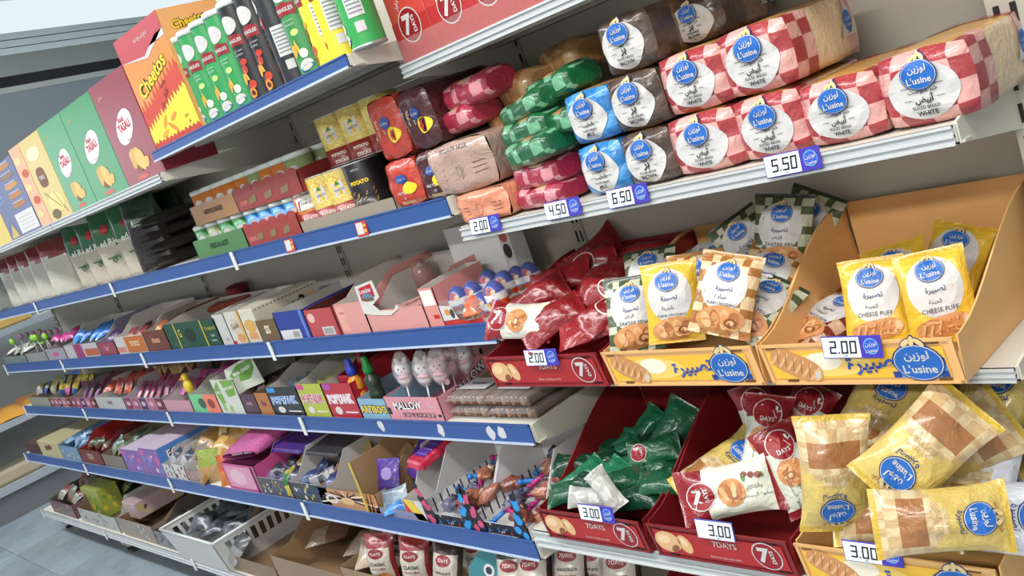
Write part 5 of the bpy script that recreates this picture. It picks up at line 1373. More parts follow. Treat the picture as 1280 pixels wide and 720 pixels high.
tray('rose_box', 'rose red wafer box with a white bar code strip', 391.5, 427, 'third', .080, .082, .25, 'b24a4c', rs, '5a2c2a', 'small boxes on the third shelf')
tin = bar(.05, .10, .022, '2c3a6a', None); rin = bar(.05, .10, .022, '8a2e30', None)
# dark green box and what is left of it
def gn(p, W_, H):
    for k, x in enumerate((.2, .72)): p.rect(W_*x, 0, W_*(x+.02), H, C('b8a83a', 'print'), 1)
    p.ell(W_*.46, H*.5, W_*.10, H*.26, C('12241c', 'print'), 1.2, 16); p.text('TEA BISCUITS', W_*.87, H*.66, H*.12, C('c0b04a', 'print'), 1.5, w=W_*.2); p.text('Gold', W_*.87, H*.4, H*.1, WHITE, 1.5, w=W_*.18); p.text('Selection', W_*.87, H*.22, H*.08, WHITE, 1.5, w=W_*.18); p.text('G', W_*.28, H*.6, H*.3, C('c0b04a', 'print'), 1.5)
tg = tray('biscuit_box', 'dark green biscuit box with gold stripes, open at the top', 216, 281, 'third', .095, .105, .24, '1c4632', gn, 'a9a49c', step=.3)
rp = bar(.05, .09, .03, '93332c', None)
for k in range(5): put(rp, 'biscuit_pack', 'red biscuit pack sticking out of the dark green box, '+words_[k]+' from the left', 'biscuit', (tg.xl+.10+.055*k, Y3+.17, Z3+.078+.002*k), (.1, .1, .3), 'red biscuit packs in the green box', (.7, .7, .7))
g = G(); x, z = at(303, 372, 1.54); g.lathe([(.020, -.075), (.026, -.06), (.042, .045), (.043, .052), (.038, .050), (.030, .056), (.002, .060)], 20, C('7a1f28', 'plastic')); o = g.build('red_cup'); o.location = (x, 1.535, z); o.rotation_euler = (0, .05, 0); tag(o, 'dark red plastic cup hanging alone on the back panel', 'cup')
# white tray with orange and brown packs, long purple boxes, blue sweets, far clutter
def orp(p, W_, H): p.rect(W_*.35, H*.05, W_*.98, H*.95, C('b0622c', 'print'), .8); p.text('oreos', W_*.65, H*.55, H*.3, C('d9c09a', 'print'), 1.5, w=W_*.4); p.rect(W_*.0, H*.1, W_*.3, H*.4, C('c07a70', 'print'), .8)
ta = tray('sweet_tray', 'white sided tray with an orange printed front, left of the brown one', 150, 187, 'third', .072, .125, .24, 'c4bfb8', orp, 'bfbab2', 'sweet trays at the far end of the third shelf')
tb = tray('sweet_tray', 'brown printed tray beside the dark green biscuit box', 187.5, 215, 'third', .080, .11, .24, '6a3424', words_print('choco', 'c99a78', .3), '9a8f86', 'sweet trays at the far end of the third shelf')
tcx = tray('sweet_tray', 'narrow tray with a long purple side wall', 128, 149, 'third', .060, .12, .26, '4a2f5a', words_print('bar', 'c98a9a', .4, bg='8a3a4a'), '8a8496', 'sweet trays at the far end of the third shelf')
td = tray('sweet_tray', 'white and magenta tray heaped with blue sweets', 86, 127, 'third', .062, .115, .24, 'b5b0b4', lambda p, W_, H: (p.rect(W_*.3, 0, W_*.55, H, C('8e2c5e', 'print'), .8), p.rect(W_*.6, H*.1, W_*.98, H*.6, C('a8552c', 'print'), .8)), 'b5b0aa', 'sweet trays at the far end of the third shelf')
bp = [sachet(.05, .08, .02, '2b6fc0', '3a8ad8', k) for k in (51, 52)]
fill(td, bp, 'blue_sweet', 'blue sweet pouch in the white and magenta tray', 'sweet', 4, 2, .075, 50, 20, 60, 1.0, group=None, seed=3)
pk_ = [sachet(.05, .08, .02, 'c02c84', 'd0489a', k) for k in (53, 54)]
te = tray('sweet_tray', 'small clear sided tray with pink lidded jars behind it', 62, 85, 'third', .055, .085, .22, '9a94a0', words_print('sweet', 'd94a8a', .4), '9a948e', 'sweet trays at the far end of the third shelf')
fill(te, pk_, 'pink_sweet', 'magenta sweet pouch in the far tray', 'sweet', 3, 2, .085, 60, 10, 80, .8, seed=5)
oq = [sachet(.05, .075, .02, a, b_, k) for k, (a, b_) in enumerate((('8a3440', 'c07a70'), ('a85a2c', 'd0a060'), ('5a2a2a', '9a5a4a')))]
fill(ta, oq, 'biscuit_pouch', 'brownish biscuit pouch in the orange printed tray', 'biscuit', 3, 3, .06, 60, 10, 20, .8, seed=6)
fill(tb, oq, 'biscuit_pouch', 'brownish biscuit pouch in the brown tray', 'biscuit', 2, 3, .07, 60, 10, 20, .8, seed=7)
fill(tcx, [sachet(.05, .08, .02, '3d2750', '5a3a70', 60)], 'purple_pouch', 'dark purple pouch in the narrow tray', 'sweet', 2, 3, .06, 60, 10, 20, .6, seed=8)
def lolly(col, sc=1.0, stick='d8d4cc'):
    g = G(); g.blob((0, 0, .10), .017, .012, .017, C(col, 'gloss'), 10, 7); a = g.mesh('sweet')
    g = G(); g.tube([(0, 0, 0), (0, 0, .09)], .002, 6, C(stick, 'plastic')); return [('sweet', a), ('stick', g.mesh('stick'))]
LO = [lolly(c) for c in ('c43a5a', '8ac43a', 'c9c4bc', 'd07ab0', '3a7ac0', '9a948a')]
gl_ = 'lollipops at the far end of the third shelf'
cup = tray('lolly_tray', 'grey tray of clear wrapped lollipops near the far end', 36, 61, 'third', .045, .06, .2, '8d8a88', None, '7d7a78')
far = tray('lolly_tray', 'grey green tray of toy sweets at the very end of the third shelf', 8, 35, 'third', .040, .06, .2, '6f7a74', None, '6a706c')
nm = ['red', 'lime', 'white', 'pink', 'blue', 'grey']
for k in range(12):
    s_ = cup if k < 7 else far; x = s_.xl+s_.w*((k % 7)+.6)/(7.5 if k < 7 else 5.6)
    put(LO[(k*2+1) % 6], 'lollipop', nm[(k*2+1) % 6]+' lollipop standing in the '+('grey tray, ' if k < 7 else 'end tray, ')+words_[k if k < 7 else k-7]+' from the far end', 'lollipop', (x, s_.Y+.05+.04*(k % 3), s_.z+.004), rotm(0, 14*math.sin(k*2), 16*math.cos(k*3)), gl_, (1.1, 1.1, 1.1))
fill(far, [sachet(.06, .08, .03, 'a8b87a', 'c9d09a', 61), sachet(.06, .08, .03, '6fa84a', '8ac45a', 62), sachet(.06, .08, .03, 'a8a49a', 'c4c0b4', 63)], 'toy_sweet', 'green or pale toy sweet pouch in the end tray', 'sweet', 4, 2, .055, 60, 10, 60, 1, seed=11)

# ---------------------------------------------------------------- fourth shelf: chewing sweets, lollipops, wafer packs
Y4, Z4 = LV['fourth']
def pop(c1, c2):
    def f(p, W_, H):
        p.rect(W_*.03, H*.82, W_*.30, H*.98, C(c2, 'print'), .8)
        p.text('POPTANK', W_*.5, H*.55, H*.30, C('f0eeea', 'print'), 1.6, w=W_*.86, bold=.10, rot=.03, squash=True); p.text('POPTANK', W_*.5, H*.55, H*.28, C(c1, 'print'), 2.6, w=W_*.82, bold=.02, rot=.03, squash=True)
        p.ell(W_*.30, H*.20, W_*.12, H*.12, C('c9c4c0', 'print'), 1.2, 12); p.rect(W_*.52, H*.14, W_*.92, H*.18, C('d9d4d0', 'print'), 1.2)
    return f
gP = 'popping candy boxes on the fourth shelf'
b1 = tray('popping_candy_box', 'black popping candy box with blue and white lettering', 345, 383, 'fourth', .095, .125, .26, '1d1e24', pop('2f7fc4', '3a8ac8'), LINER, gP)
b2 = tray('popping_candy_box', 'lime green popping candy box between the black and red ones', 384, 416, 'fourth', .105, .13, .26, 'a9b23a', pop('c24a7a', 'c04a8a'), LINER, gP)
b3 = tray('popping_candy_box', 'red popping candy box beside the blue dropper tray', 417, 454, 'fourth', .105, .13, .26, 'ae2430', pop('d9c4d0', 'a04a9a'), LINER, gP)
dk_ = [sachet(.06, .09, .02, '23242c', '3a3c48', 70)]
put(dk_[0], 'black_pouch', 'black pouch standing at the back between the popping candy boxes', 'sweet', (b1.xr-.01, Y4+.22, Z4+.15), rotm(10, 20, 30))
for s_, c, n in ((b1, '3a4a6a', 'black'), (b2, '8a9a3a', 'lime green'), (b3, '8a2a34', 'red')):
    fill(s_, [sachet(.06, .085, .015, c, c, 71)], 'popping_candy_pouch', 'popping candy pouch filed in the '+n+' box', 'sweet', 1, 5, .050, 10, 4, 0, .3, seed=9, y0=.03, y1=.20)
# dropper bottles
def bottle(liq, cap):
    g = G(); g.lathe([(.017, 0), (.019, .004), (.019, .020), (.015, .028), (.019, .036), (.018, .056), (.009, .066), (.009, .070)], 18, C(liq, 'gloss')); a = g.mesh('bottle_body')
    g = G(); g.lathe([(.012, .068), (.0125, .084), (.010, .090), (.007, .108), (.0055, .110), (.001, .111)], 16, C(cap, 'plastic')); b = g.mesh('nozzle_cap')
    g = G(); g.blob((0, -.004, .045), .014, .012, .012, C('c9b85a', 'film'), 8, 6); return [('bottle_body', a), ('nozzle_cap', b), ('label', g.mesh('label'))]
def dropt(p, W_, H): p.text('ARTIBOO', W_*.5, H*.48, H*.5, C('3a3020', 'print'), 1, w=W_*.95, bold=.10); p.text('ARTIBOO', W_*.5, H*.48, H*.48, C('e0c04a', 'print'), 2, w=W_*.92, bold=.03)
b4 = tray('dropper_tray', 'pale blue tray of candy dropper bottles with yellow lettering', 455, 490, 'fourth', .058, .075, .22, '7fa8bf', dropt, '9ab0bc')
tray('red_card', 'red card side with a printed header behind the dropper bottles', 440, 458, 'fourth', .12, .14, .20, '9a2630', None, '7a1c24', dy=.02)
put(bottle('c98a2c', '2a3fb0'), 'dropper_bottle', 'candy dropper bottle with amber syrup and a blue nozzle cap', 'bottle', (xat(460, Y4+.03, Z4), Y4+.03, Z4+.040), group='candy dropper bottles', scale=(1.15, 1.15, 1.15))
put(bottle('2c3a2c', '1f8f3a'), 'dropper_bottle', 'candy dropper bottle, dark, with a green nozzle cap', 'bottle', (xat(481, Y4+.04, Z4), Y4+.04, Z4+.040), group='candy dropper bottles', scale=(1.15, 1.15, 1.15))
put(bottle('8a2c24', '9a1f2a'), 'dropper_bottle', 'candy dropper bottle with a red cap standing behind the other two', 'bottle', (xat(473, Y4+.10, Z4), Y4+.10, Z4+.035), group='candy dropper bottles', scale=(1.15, 1.15, 1.15))
# mallow lollipop tray
PK = 'cf8f98'
def mal(p, W_, H):
    p.text('MALLOW', W_*.42, H*.64, H*.34, BLK, 1.2, w=W_*.62, bold=.12, rot=.03); p.text('MALLOW', W_*.42, H*.64, H*.34, C('ece4e4', 'print'), 2.2, w=W_*.60, bold=.02, rot=.03)
    for k, ch in enumerate('LOLLIPOP'): p.rect(W_*(.28+.075*k), H*.14, W_*(.335+.075*k), H*.32, C('6a2c34', 'print'), 1.2); p.text(ch, W_*(.3075+.075*k), H*.23, H*.13, C('e8d8d8', 'print'), 2, bold=.02)
    p.ell(W_*.05, H*.45, W_*.03, H*.10, BLK, 1.2, 10); p.ell(W_*.05, H*.30, W_*.03, H*.08, BLK, 1.2, 10); p.ell(W_*.94, H*.22, W_*.03, H*.06, BLK, 1.2, 10); p.text('2in1', W_*.86, H*.62, H*.12, WHITE, 1.2, w=W_*.14)
ml = tray('mallow_tray', 'pink mallow lollipop tray with black and white lettering', 489, 557, 'fourth', .064, .15, .24, PK, mal, 'b97c86', step=.95)
g = G(); rp_ = planar((ml.xr+.0012, Y4+.015, Z4), (0, 1, 0), (0, 0, 1)); p = P(g, rp_)
p.text('MALLOW', .095, .062, .034, BLK, 1.4, w=.13, bold=.10, rot=.28); p.text('MALLOW', .095, .062, .034, C('e0d4d6', 'print'), 2.4, w=.127, bold=.02, rot=.28)
for (a, b_, r) in ((.06, .115, .012), (.11, .125, .012), (.15, .120, .014), (.03, .085, .008)): p.ell(a, b_, r, r, C('dba8ae', 'print'), 1, 12)
p.ell(.16, .11, .005, .009, BLK, 1.6, 10); o = g.build('side_print', ml.t); o.location = -Vector(ml.t.location)
def mallow(ears, body, seed, bow):
    g = G(); m = C(body, 'gloss'); dk = BLK
    g.blob((0, 0, .118), .020, .013, .019, m, 14, 10); g.blob((0, 0, .092), .018, .013, .016, m, 12, 8)
    if ears == 'rabbit':
        for sx in (-1, 1): g.blob((sx*.010, 0, .138), .0065, .006, .010, m, 8, 6, Matrix.Rotation(sx*.18, 3, 'Y'))
    else:
        for sx in (-1, 1): g.blob((sx*.015, 0, .134), .0075, .006, .0075, m, 8, 6)
    a = g.mesh('mallow')
    g = G()
    for sx in (-1, 1): g.blob((sx*.007, -.0125, .122), .0022, .0016, .0028, dk, 6, 4)
    g.blob((0, -.0135, .115), .0022, .0016, .0016, dk, 6, 4)
    fc = g.mesh('face')
    g = G(); g.blob((0, -.010, .100), .016, .006, .006, C(bow, 'gloss'), 10, 6); bw = g.mesh('scarf')
    g = G(); g.tube([(0, 0, -.01), (0, 0, .082)], .0022, 8, C('dedad6', 'plastic')); st = g.mesh('stick')
    g = G(); g.grid(lambda u, v: Vector((math.cos(2*PI*u)*(.0245*math.sin(PI*min(1, .04+v*.93))**.6*(1+.06*noise.noise(Vector((u*9, v*9, seed))))+.001), math.sin(2*PI*u)*(.018*math.sin(PI*min(1, .04+v*.93))**.6+.001), .070+.092*v)), 16, 10, C('f6f2f4', 'clear'), wrapu=True); fl = g.mesh('clear_film')
    return [('mallow', a), ('face', fc), ('scarf', bw), ('stick', st), ('clear_film', fl)]
RB1 = mallow('rabbit', 'd9d4d4', 1, 'c99aa6'); RB2 = mallow('bear', 'cfa8a8', 2, 'b98890')
gm_ = 'mallow lollipops standing in the pink tray'
def ml_at(pr, px, py, Y, lab, roll=0):
    x, z = at(px, py, Y); put(pr, 'mallow_lollipop', lab, 'lollipop', (x, Y, z-.112*1.08), rotm(38, -4, roll+4), gm_, (1.08, 1.08, 1.08))
ml_at(RB1, 497, 464, Y4+.030, 'white rabbit shaped mallow lollipop, leftmost at the front', 4)
ml_at(RB1, 521, 463, Y4+.034, 'white rabbit shaped mallow lollipop in the middle of the front', 5)
ml_at(RB2, 541, 460, Y4+.040, 'pink bear shaped mallow lollipop at the right of the front', 4)
ml_at(RB1, 571, 445, Y4+.12, 'white rabbit shaped mallow lollipop behind, under the shelf edge', 4)
ml_at(RB2, 555, 450, Y4+.09, 'pink bear shaped mallow lollipop in the second row', 3)
# clear packs of wafer sticks in two stacks
def wpack(seed, w=.155, d=.23, h=.030):
    g = G(); cols = [C(c, 'film') for c in ('7a4c38', '96674c', '5d382a', 'a07a60')]; r = random.Random(seed)
    for k in range(9): 
        x = -w/2+.010+(w-.02)*k/8; g.rbox(x-.007, -d/2+.012, .003, x+.007, d/2-.012, h*.78+.003*r.random(), .003, cols[k % 4])
    a = g.mesh('wafer_sticks')
    g = G()
    def fn(u, v):
        aa = 2*PI*u; c, s = math.cos(aa), math.sin(aa); n = noise.noise(Vector((c*3+seed, v*9, s*3)))
        e = min(1, min(v, 1-v)/.06); return Vector((math.copysign(abs(c)**.4, c)*w/2*(1+.02*n), (v-.5)*d, h/2+math.copysign(abs(s)**.6, s)*h/2*(.25+.75*e)*(1+.2*n)))
    g.grid(fn, 20, 12, C('d8d4d2', 'clear'), wrapu=True); f = g.mesh('clear_film')
    return [('wafer_sticks', a), ('clear_film', f)]
WP = [wpack(1), wpack(2)]
gw = 'clear packs of wafer sticks stacked on the fourth shelf'
def wlab(): 
    g = G(); g.box(-.055, -.075, 0, .055, .075, .0006, C('c4c4c4')); a = g.mesh('card')
    g = G(); p = P(g, planar((0, 0, .0006), (1, 0, 0), (0, 1, 0))); p.rect(-.05, -.012, .05, .05, C('6f6438', 'print'), 1); p.text('WAFERS', 0, -.045, .012, C('4a4a7a', 'print'), 1.5, w=.08); p.ell(.0, .02, .035, .02, C('8a7a4a', 'print'), 1.5, 14); return ('label_card', a, [('label_print', g.mesh('label_print'))])
WL = wlab()
for j, (pa, pb) in enumerate(((558, 606), (606, 664))):
    xl, xr = xat(pa, Y4, Z4), xat(pb, Y4, Z4)
    for k in range(2):
        pr = list(WP[k % 2])
        if k == 1: pr = pr+[(WL[0], WL[1], WL[2])]
        o = put(pr, 'wafer_pack', ('left', 'right')[j]+' stack of clear wafer packs, '+('lower pack', 'top pack with a white label')[k], 'wafer', ((xl+xr)/2, Y4+.125, Z4+.0305*k), (0, 0, .03*math.sin(3*k+j)), gw, ((xr-xl)/.158, 1, 1))
        if k == 1:
            for c in o.children:
                if c.name.startswith('label_card'): c.location = (0, .0, .0325)
g = G(); g.T = None
# far half: trays of chewing sweets
def kc(p, W_, H):
    p.poly([(0, H*.70), (W_*.28, H*.95), (W_*.33, H*.30), (W_*.16, H*.28)], C('6f9a44', 'print'), .8); p.poly([(W_*.42, H*.98), (W_*.98, H*1.0), (W_*.90, H*.55), (W_*.55, H*.48)], C('6f9a44', 'print'), .8)
    p.text('RING CANDY', W_*.70, H*.76, H*.15, C('e4e8dc', 'print'), 2, w=W_*.46, rot=.12, bold=.03); p.text('RING', W_*.18, H*.62, H*.13, C('e4e8dc', 'print'), 2, w=W_*.2, rot=.1)
    p.ell(W_*.2, H*.18, W_*.07, H*.12, C('8ab06a', 'print'), 1.2, 12); p.ell(W_*.48, H*.14, W_*.07, H*.09, C('8ab06a', 'print'), 1.2, 12)
c1 = tray('ring_candy_box', 'white ring candy box with tall back and green leaf prints', 279, 308, 'fourth', .125, .135, .24, 'c9ccc0', lambda p, W_, H: kc(p, W_, H), 'b9b8b0', step=.4, header=.185, headcol='c9ccc0')
t_ = thing('ring_candy_header', 'green and white header card reading ring candy above the white box', 'card', (c1.xl+.19, Y4+.03, Z4+.06), (0, 0, .25))
g = G(); g.prism([(-.09, 0), (.10, .03), (.085, .13), (-.07, .095)], lambda x, z: (x, 0, z), lambda x, z: (x, .002, z), C('c9ccc0')); g.build('card', t_)
g = G(); p = P(g, planar((0, -.0002, 0), (1, 0, 0), (0, 0, 1))); p.poly([(-.055, .07), (-.02, .045), (.04, .05), (.08, .085), (.078, .115), (.0, .105)], C('5f8f3a', 'print'), 1); p.text('RING CANDY', .015, .082, .018, C('e4e8dc', 'print'), 2, w=.10, rot=.22, bold=.03); g.build('card_print', t_)
c2 = tray('sweet_tray', 'mint and salmon tray of face sweets, left of the ring candy', 244, 278, 'fourth', .070, .10, .22, '6fbf86', lambda p, W_, H: (p.rect(W_*.52, 0, W_, H, C('d97a64', 'print'), .8), p.ell(W_*.42, H*.5, W_*.13, H*.3, C('3a5a44', 'print'), 1, 14), p.ell(W_*.75, H*.5, W_*.12, H*.28, C('8a3a34', 'print'), 1.2, 12)), 'b0b5aa', 'sweet trays on the fourth shelf')
c3 = tray('sweet_tray', 'dark purple sweet tray right of the ring candy box', 309, 327, 'fourth', .070, .085, .24, '4a2c3c', words_print('candy', 'b08a9a', .25), '5a4a4a', 'sweet trays on the fourth shelf')
c4 = tray('sweet_tray', 'orange brown sweet tray left of the black popping candy box', 327.5, 344.5, 'fourth', .075, .09, .24, 'a8692c', words_print('fizz', '8a3a5a', .25), '6a5a3a', 'sweet trays on the fourth shelf')
def strips(p, W_, H):
    for k in range(5): p.rect(W_*(.02+.2*k), H*.05, W_*(.19+.2*k), H*.95, C(('7a2c4a', '9a4a6a', '4a2c5a', 'b0607a', '6a2438')[k], 'print'), .8); p.ell(W_*(.1+.2*k), H*.5, W_*.05, H*.2, C('c9a0a8', 'print'), 1.2, 10)
c5 = tray('sweet_tray', 'tray of magenta gum strips with pale sides', 160, 208, 'fourth', .055, .10, .24, '9a8f98', strips, 'a39aa0', 'sweet trays on the fourth shelf')
c6 = tray('sweet_tray', 'white cut away tray with blue print left of the gum strips', 124, 159, 'fourth', .055, .10, .24, 'b5b3b0', words_print('SWEET', '8a6a8a', .3), 'b0aca6', 'sweet trays on the fourth shelf')
c7 = tray('sweet_tray', 'dull red tray of pouches near the far end', 92, 123, 'fourth', .050, .085, .24, '8a5a62', strips, '8a7a7a', 'sweet trays on the fourth shelf')
c8 = tray('sweet_tray', 'yellow and blue toy sweet tray at the far end', 66, 91, 'fourth', .05, .08, .22, 'a89a6a', strips, '7a7468', 'sweet trays on the fourth shelf')
c9 = tray('sweet_tray', 'grey tray of clear toys at the very end of the fourth shelf', 40, 65, 'fourth', .05, .08, .22, '8a8a7a', None, '7a7468', 'sweet trays on the fourth shelf')
st = [sachet(.035, .10, .012, a, b_, k, stripes=0) for k, (a, b_) in enumerate((('8a2c5a', 'b5607a'), ('5a2c5a', '8a4a7a'), ('a83a5a', 'c07a8a')))]
fill(c5, st, 'gum_strip', 'magenta gum strip in the pale sided tray', 'gum', 6, 2, .050, 50, 4, 0, .3, seed=21)
fill(c7, st, 'gum_strip', 'magenta gum strip in the dull red tray', 'gum', 4, 2, .050, 50, 4, 0, .4, seed=22)
fill(c6, [sachet(.06, .07, .03, 'a8382c', 'c05a3a', 75)], 'red_pouch', 'red sweet pouch heaped in the white cut away tray', 'sweet', 3, 2, .075, 50, 10, 30, .9, seed=23)
fill(c8, [sachet(.045, .07, .03, 'd0b83a', '3a5a9a', 76), sachet(.045, .07, .03, 'c8c04a', 'c05a9a', 77)], 'toy_sweet', 'yellow toy sweet in the far tray', 'sweet', 3, 2, .07, 30, 10, 10, .8, seed=24)
fill(c9, [sachet(.05, .07, .03, '8a9a8a', '3a4a8a', 78), sachet(.05, .07, .03, 'b0a86a', 'a8a49a', 79)], 'toy_sweet', 'clear wrapped toy sweet in the end tray', 'sweet', 3, 2, .07, 30, 10, 10, .8, seed=25)
fill(c3, [sachet(.05, .08, .02, '4a2c44', '6a4a5a', 80)], 'candy_pouch', 'dark pouch in the purple sweet tray', 'sweet', 1, 4, .05, 30, 4, 0, .4, seed=26)
fill(c4, [sachet(.05, .08, .02, '8a5a2c', 'a8743a', 81)], 'candy_pouch', 'amber pouch in the orange brown tray', 'sweet', 1, 4, .05, 30, 4, 0, .4, seed=27)
# pink pouch and duck shaped toy sweet
fill(c2, [sachet(.085, .10, .03, '8e2c6a', 'a83a80', 82)], 'pink_pouch', 'magenta pouch lying at the back of the mint tray', 'sweet', 2, 1, .10, 50, 10, 20, .6, seed=28, y0=.09)
g = G(); x, z = at(236, 483, Y4+.04); g.blob((0, 0, 0), .022, .018, .03, C('d8b83a', 'gloss')); g.blob((0, 0, .038), .016, .014, .017, C('d8b83a', 'gloss')); g.blob((.0, -.016, .036), .008, .008, .004, C('d07a2c', 'gloss'), 8, 5); o = g.build('toy_sweet_duck'); o.location = (x, Y4+.04, z); tag(o, 'yellow duck shaped toy sweet beside the mint tray', 'toy')
c10 = tray('sweet_tray', 'pink edged white tray holding the yellow duck toy', 209, 243, 'fourth', .045, .075, .22, 'c08a98', None, 'b5a8a8', 'sweet trays on the fourth shelf')
fill(c10, [sachet(.05, .08, .02, 'a83a7a', 'c05a94', 83)], 'pink_pouch', 'pink pouch in the pink edged tray', 'sweet', 3, 2, .06, 50, 4, 20, .6, seed=29, y0=.06)
fill(c5, [sachet(.06, .06, .04, '9a6a34', 'b08a4a', 84)], 'brown_pouch', 'brown pouch at the back above the gum strips', 'sweet', 5, 1, .11, 40, 4, 20, .8, seed=30, y0=.15)

# torn remains of stickers on the blue rail
for px, py, k in ((551, 538, 1), (613, 541, 2), (627, 541, 3), (476, 532, 4)):
    x, z = at(px, py, 1.2438); r = random.Random(k); g = G(); n = 9
    g.prism([((.011+.006*r.random())*math.cos(2*PI*i/n), (.013+.008*r.random())*math.sin(2*PI*i/n)) for i in range(n)], lambda a, b: (x+a, 1.2442, z+b), lambda a, b: (x+a, 1.2447, z+b), C('c9cad0')); g.build('torn_sticker', bays[1])

# ---------------------------------------------------------------- fifth shelf
Y5, Z5 = LV['fifth']
g5 = 'sweet trays on the fifth shelf'
def splash(cols, n, seed, bg=None):
    def f(p, W_, H):
        r = random.Random(seed)
        if bg: p.rect(0, 0, W_, H, C(bg, 'print'), .6)
        for k in range(n):
            p.ell(W_*r.uniform(.06, .94), H*r.uniform(.12, .9), min(W_, H)*r.uniform(.06, .16), min(W_, H)*r.uniform(.05, .13), C(r.choice(cols), 'print'), .9+.02*k, 9, 1, r.uniform(0, 3))
    return f
vv = lambda p, W_, H: splash(['2a8ad0', 'd03a8a', '17171c', '17171c', 'c8c4c8', '2a8ad0'], 26, 4, '1d1c24')(p, W_, H)
# two white trays with black, pink and blue printed fronts
def vtray(px0, px1, label):
    sp = tray('toy_candy_tray', label, px0, px1, 'fifth', .028, .145, .27, 'dad8d8', vv, 'dad8d8', 'white toy candy trays', step=.55)
    t = sp.t; w = sp.w
    for sx in (-1, 1):                              # printed wedge flaps that rise at both front corners
        g = G(); g.prism([(sx*w/2, 0), (sx*w/2, .125), (sx*(w/2-.016), .075), (sx*(w/2-.040), .028), (sx*(w/2-.040), 0)][::sx], lambda x, z: (x, -.003, z), lambda x, z: (x, -.001, z), C('1d1c24'))
        f = g.build('corner_flap', t)
        g = G(); p = P(g, planar((0, -.0032, 0), (1, 0, 0), (0, 0, 1))); r = random.Random(px0)
        for k in range(9):
            z = .01+.012*k; xx = sx*(w/2-.004-(.030*(1-k/9))*r.random()); p.ell(xx, z, .009+.004*r.random(), .010, C(('2a8ad0', '2a8ad0', '17171c')[k % 3] if sx > 0 else ('b5446a', 'c04a72', '17171c')[k % 3], 'print'), 1+.05*k, 8, 1, r.random())
        g.build('flap_print', f)
    g = G()
    for k in range(9): g.box(-w/2+.0026, .03+.024*k, .012, -w/2+.0032, .034+.024*k, .05, C('2a2a30', 'print'))
    g.build('lined_side', t); return sp
v1 = vtray(537, 596, 'white toy candy tray with black, pink and blue splashes, left one')
v2 = vtray(597, 664, 'white toy candy tray with black, pink and blue splashes, at the shelf end')
def toy(ca, cb, cc):
    g = G(); g.blob((-.034, 0, 0), .009, .009, .008, C(ca, 'plastic'), 8, 6); g.blob((-.020, .002, 0), .008, .008, .007, C(ca, 'plastic'), 8, 6); g.tube([(-.030, 0, 0), (.02, 0, 0)], .0055, 8, C(ca, 'plastic')); a = g.mesh('toy_handle')
    g = G(); g.blob((.046, 0, 0), .036, .022, .016, C(cb, 'film'), 14, 9, None, .75, 3); g.blob((.03, .014, .006), .02, .014, .010, C(cc, 'film'), 9, 7, None, .8, 5); b = g.mesh('wrapped_candy'); return [('toy_handle', a), ('wrapped_candy', b)]
TP = toy('b02870', 'a86a52', 'c8b0a4'); TB = toy('2070b8', '70708a', '2c3450'); TO = toy('b02870', '8a4a3e', '5a3034'); TN = toy('2070b8', '34508c', '8a8a9a')
for si, sp in enumerate((v1, v2)):
    r = random.Random(40+si)
    for k in range(12):
        j, i = divmod(k, 3)
        y = sp.Y+.035+.058*j; x = sp.xl+sp.w*(.36+.22*i)+r.uniform(-.01, .01); z = sp.z+.030+.012*j+.010*(i == 1)
        pr = (TB, TP, TO, TN)[(k+j) % 4] if j else (TB, TO, TP)[i]
        put(pr, 'toy_candy', ('pink', 'blue')[pr in (TB, TN)]+' handled toy candy in the '+('left', 'end')[si]+' white tray, '+ROWS[j]+' row, '+words_[i], 'candy', (x, y, z), (r.uniform(-.5, .5), r.uniform(-.5, .3), r.uniform(-1.2, 1.2)), 'toy candies in the white trays')
# cardboard box with yellow edge, purple toy packs
cb = tray('card_box', 'brown cardboard box with a yellow printed edge, open to the right', 461, 536, 'fifth', .020, .02, .27, '9a7a58', lambda p, W_, H: p.rect(0, 0, W_, H, C('7a7f9a', 'print'), .6), 'a58560', dz=0)
g = G(); g.box(cb.xl, Y5, Z5, cb.xl+.003, Y5+.29, Z5+.15, C('9a7a58')); g.box(cb.xl-.001, Y5-.003, Z5, cb.xl+.006, Y5, Z5+.15, C('c9b44a')); o = g.build('side_wall', cb.t); o.location = -Vector(cb.t.location)
pu1 = sachet(.075, .105, .02, '4a2a8a', '3a2070', 85, dot='8a7ab0'); pu2 = sachet(.085, .12, .02, '4a2a8a', '5a3a9a', 86)
put(pu1, 'purple_pack', 'purple hang pack leaning at the left inside the yellow edged box', 'sweet', (cb.xl+.065, Y5+.06, Z5+.075), rotm(24, 20, 6), 'packs in the yellow edged box')
put(pu2, 'purple_pack', 'purple pack lying behind the leaning one in the yellow edged box', 'sweet', (cb.xl+.10, Y5+.16, Z5+.085), rotm(20, 40, 30), 'packs in the yellow edged box')
put(sachet(.06, .08, .03, '8a9aa8', '6a7a8a', 87), 'clear_pack', 'clear and blue pack low at the front of the yellow edged box', 'sweet', (cb.xl+.11, Y5+.03, Z5+.035), rotm(20, 40, 80), 'packs in the yellow edged box')
put(sachet(.05, .08, .02, '2070b8', '3a8ad0', 88), 'blue_pack', 'bright blue pack low at the front of the yellow edged box', 'sweet', (cb.xl+.13, Y5+.02, Z5+.022), rotm(20, 60, 80), 'packs in the yellow edged box')
heap(Spot(cb.xl+.05, cb.xr-.03, Y5, Z5, .26, .02), 'clear_candy_heap', 'heap of small clear wrapped blue candies at the back of the yellow edged box', 'candy', ['6a7a94', '8a94a8', '4a5a7a', 'a8b0bc'], 60, .013, .10, .02, 50, y0=.17)
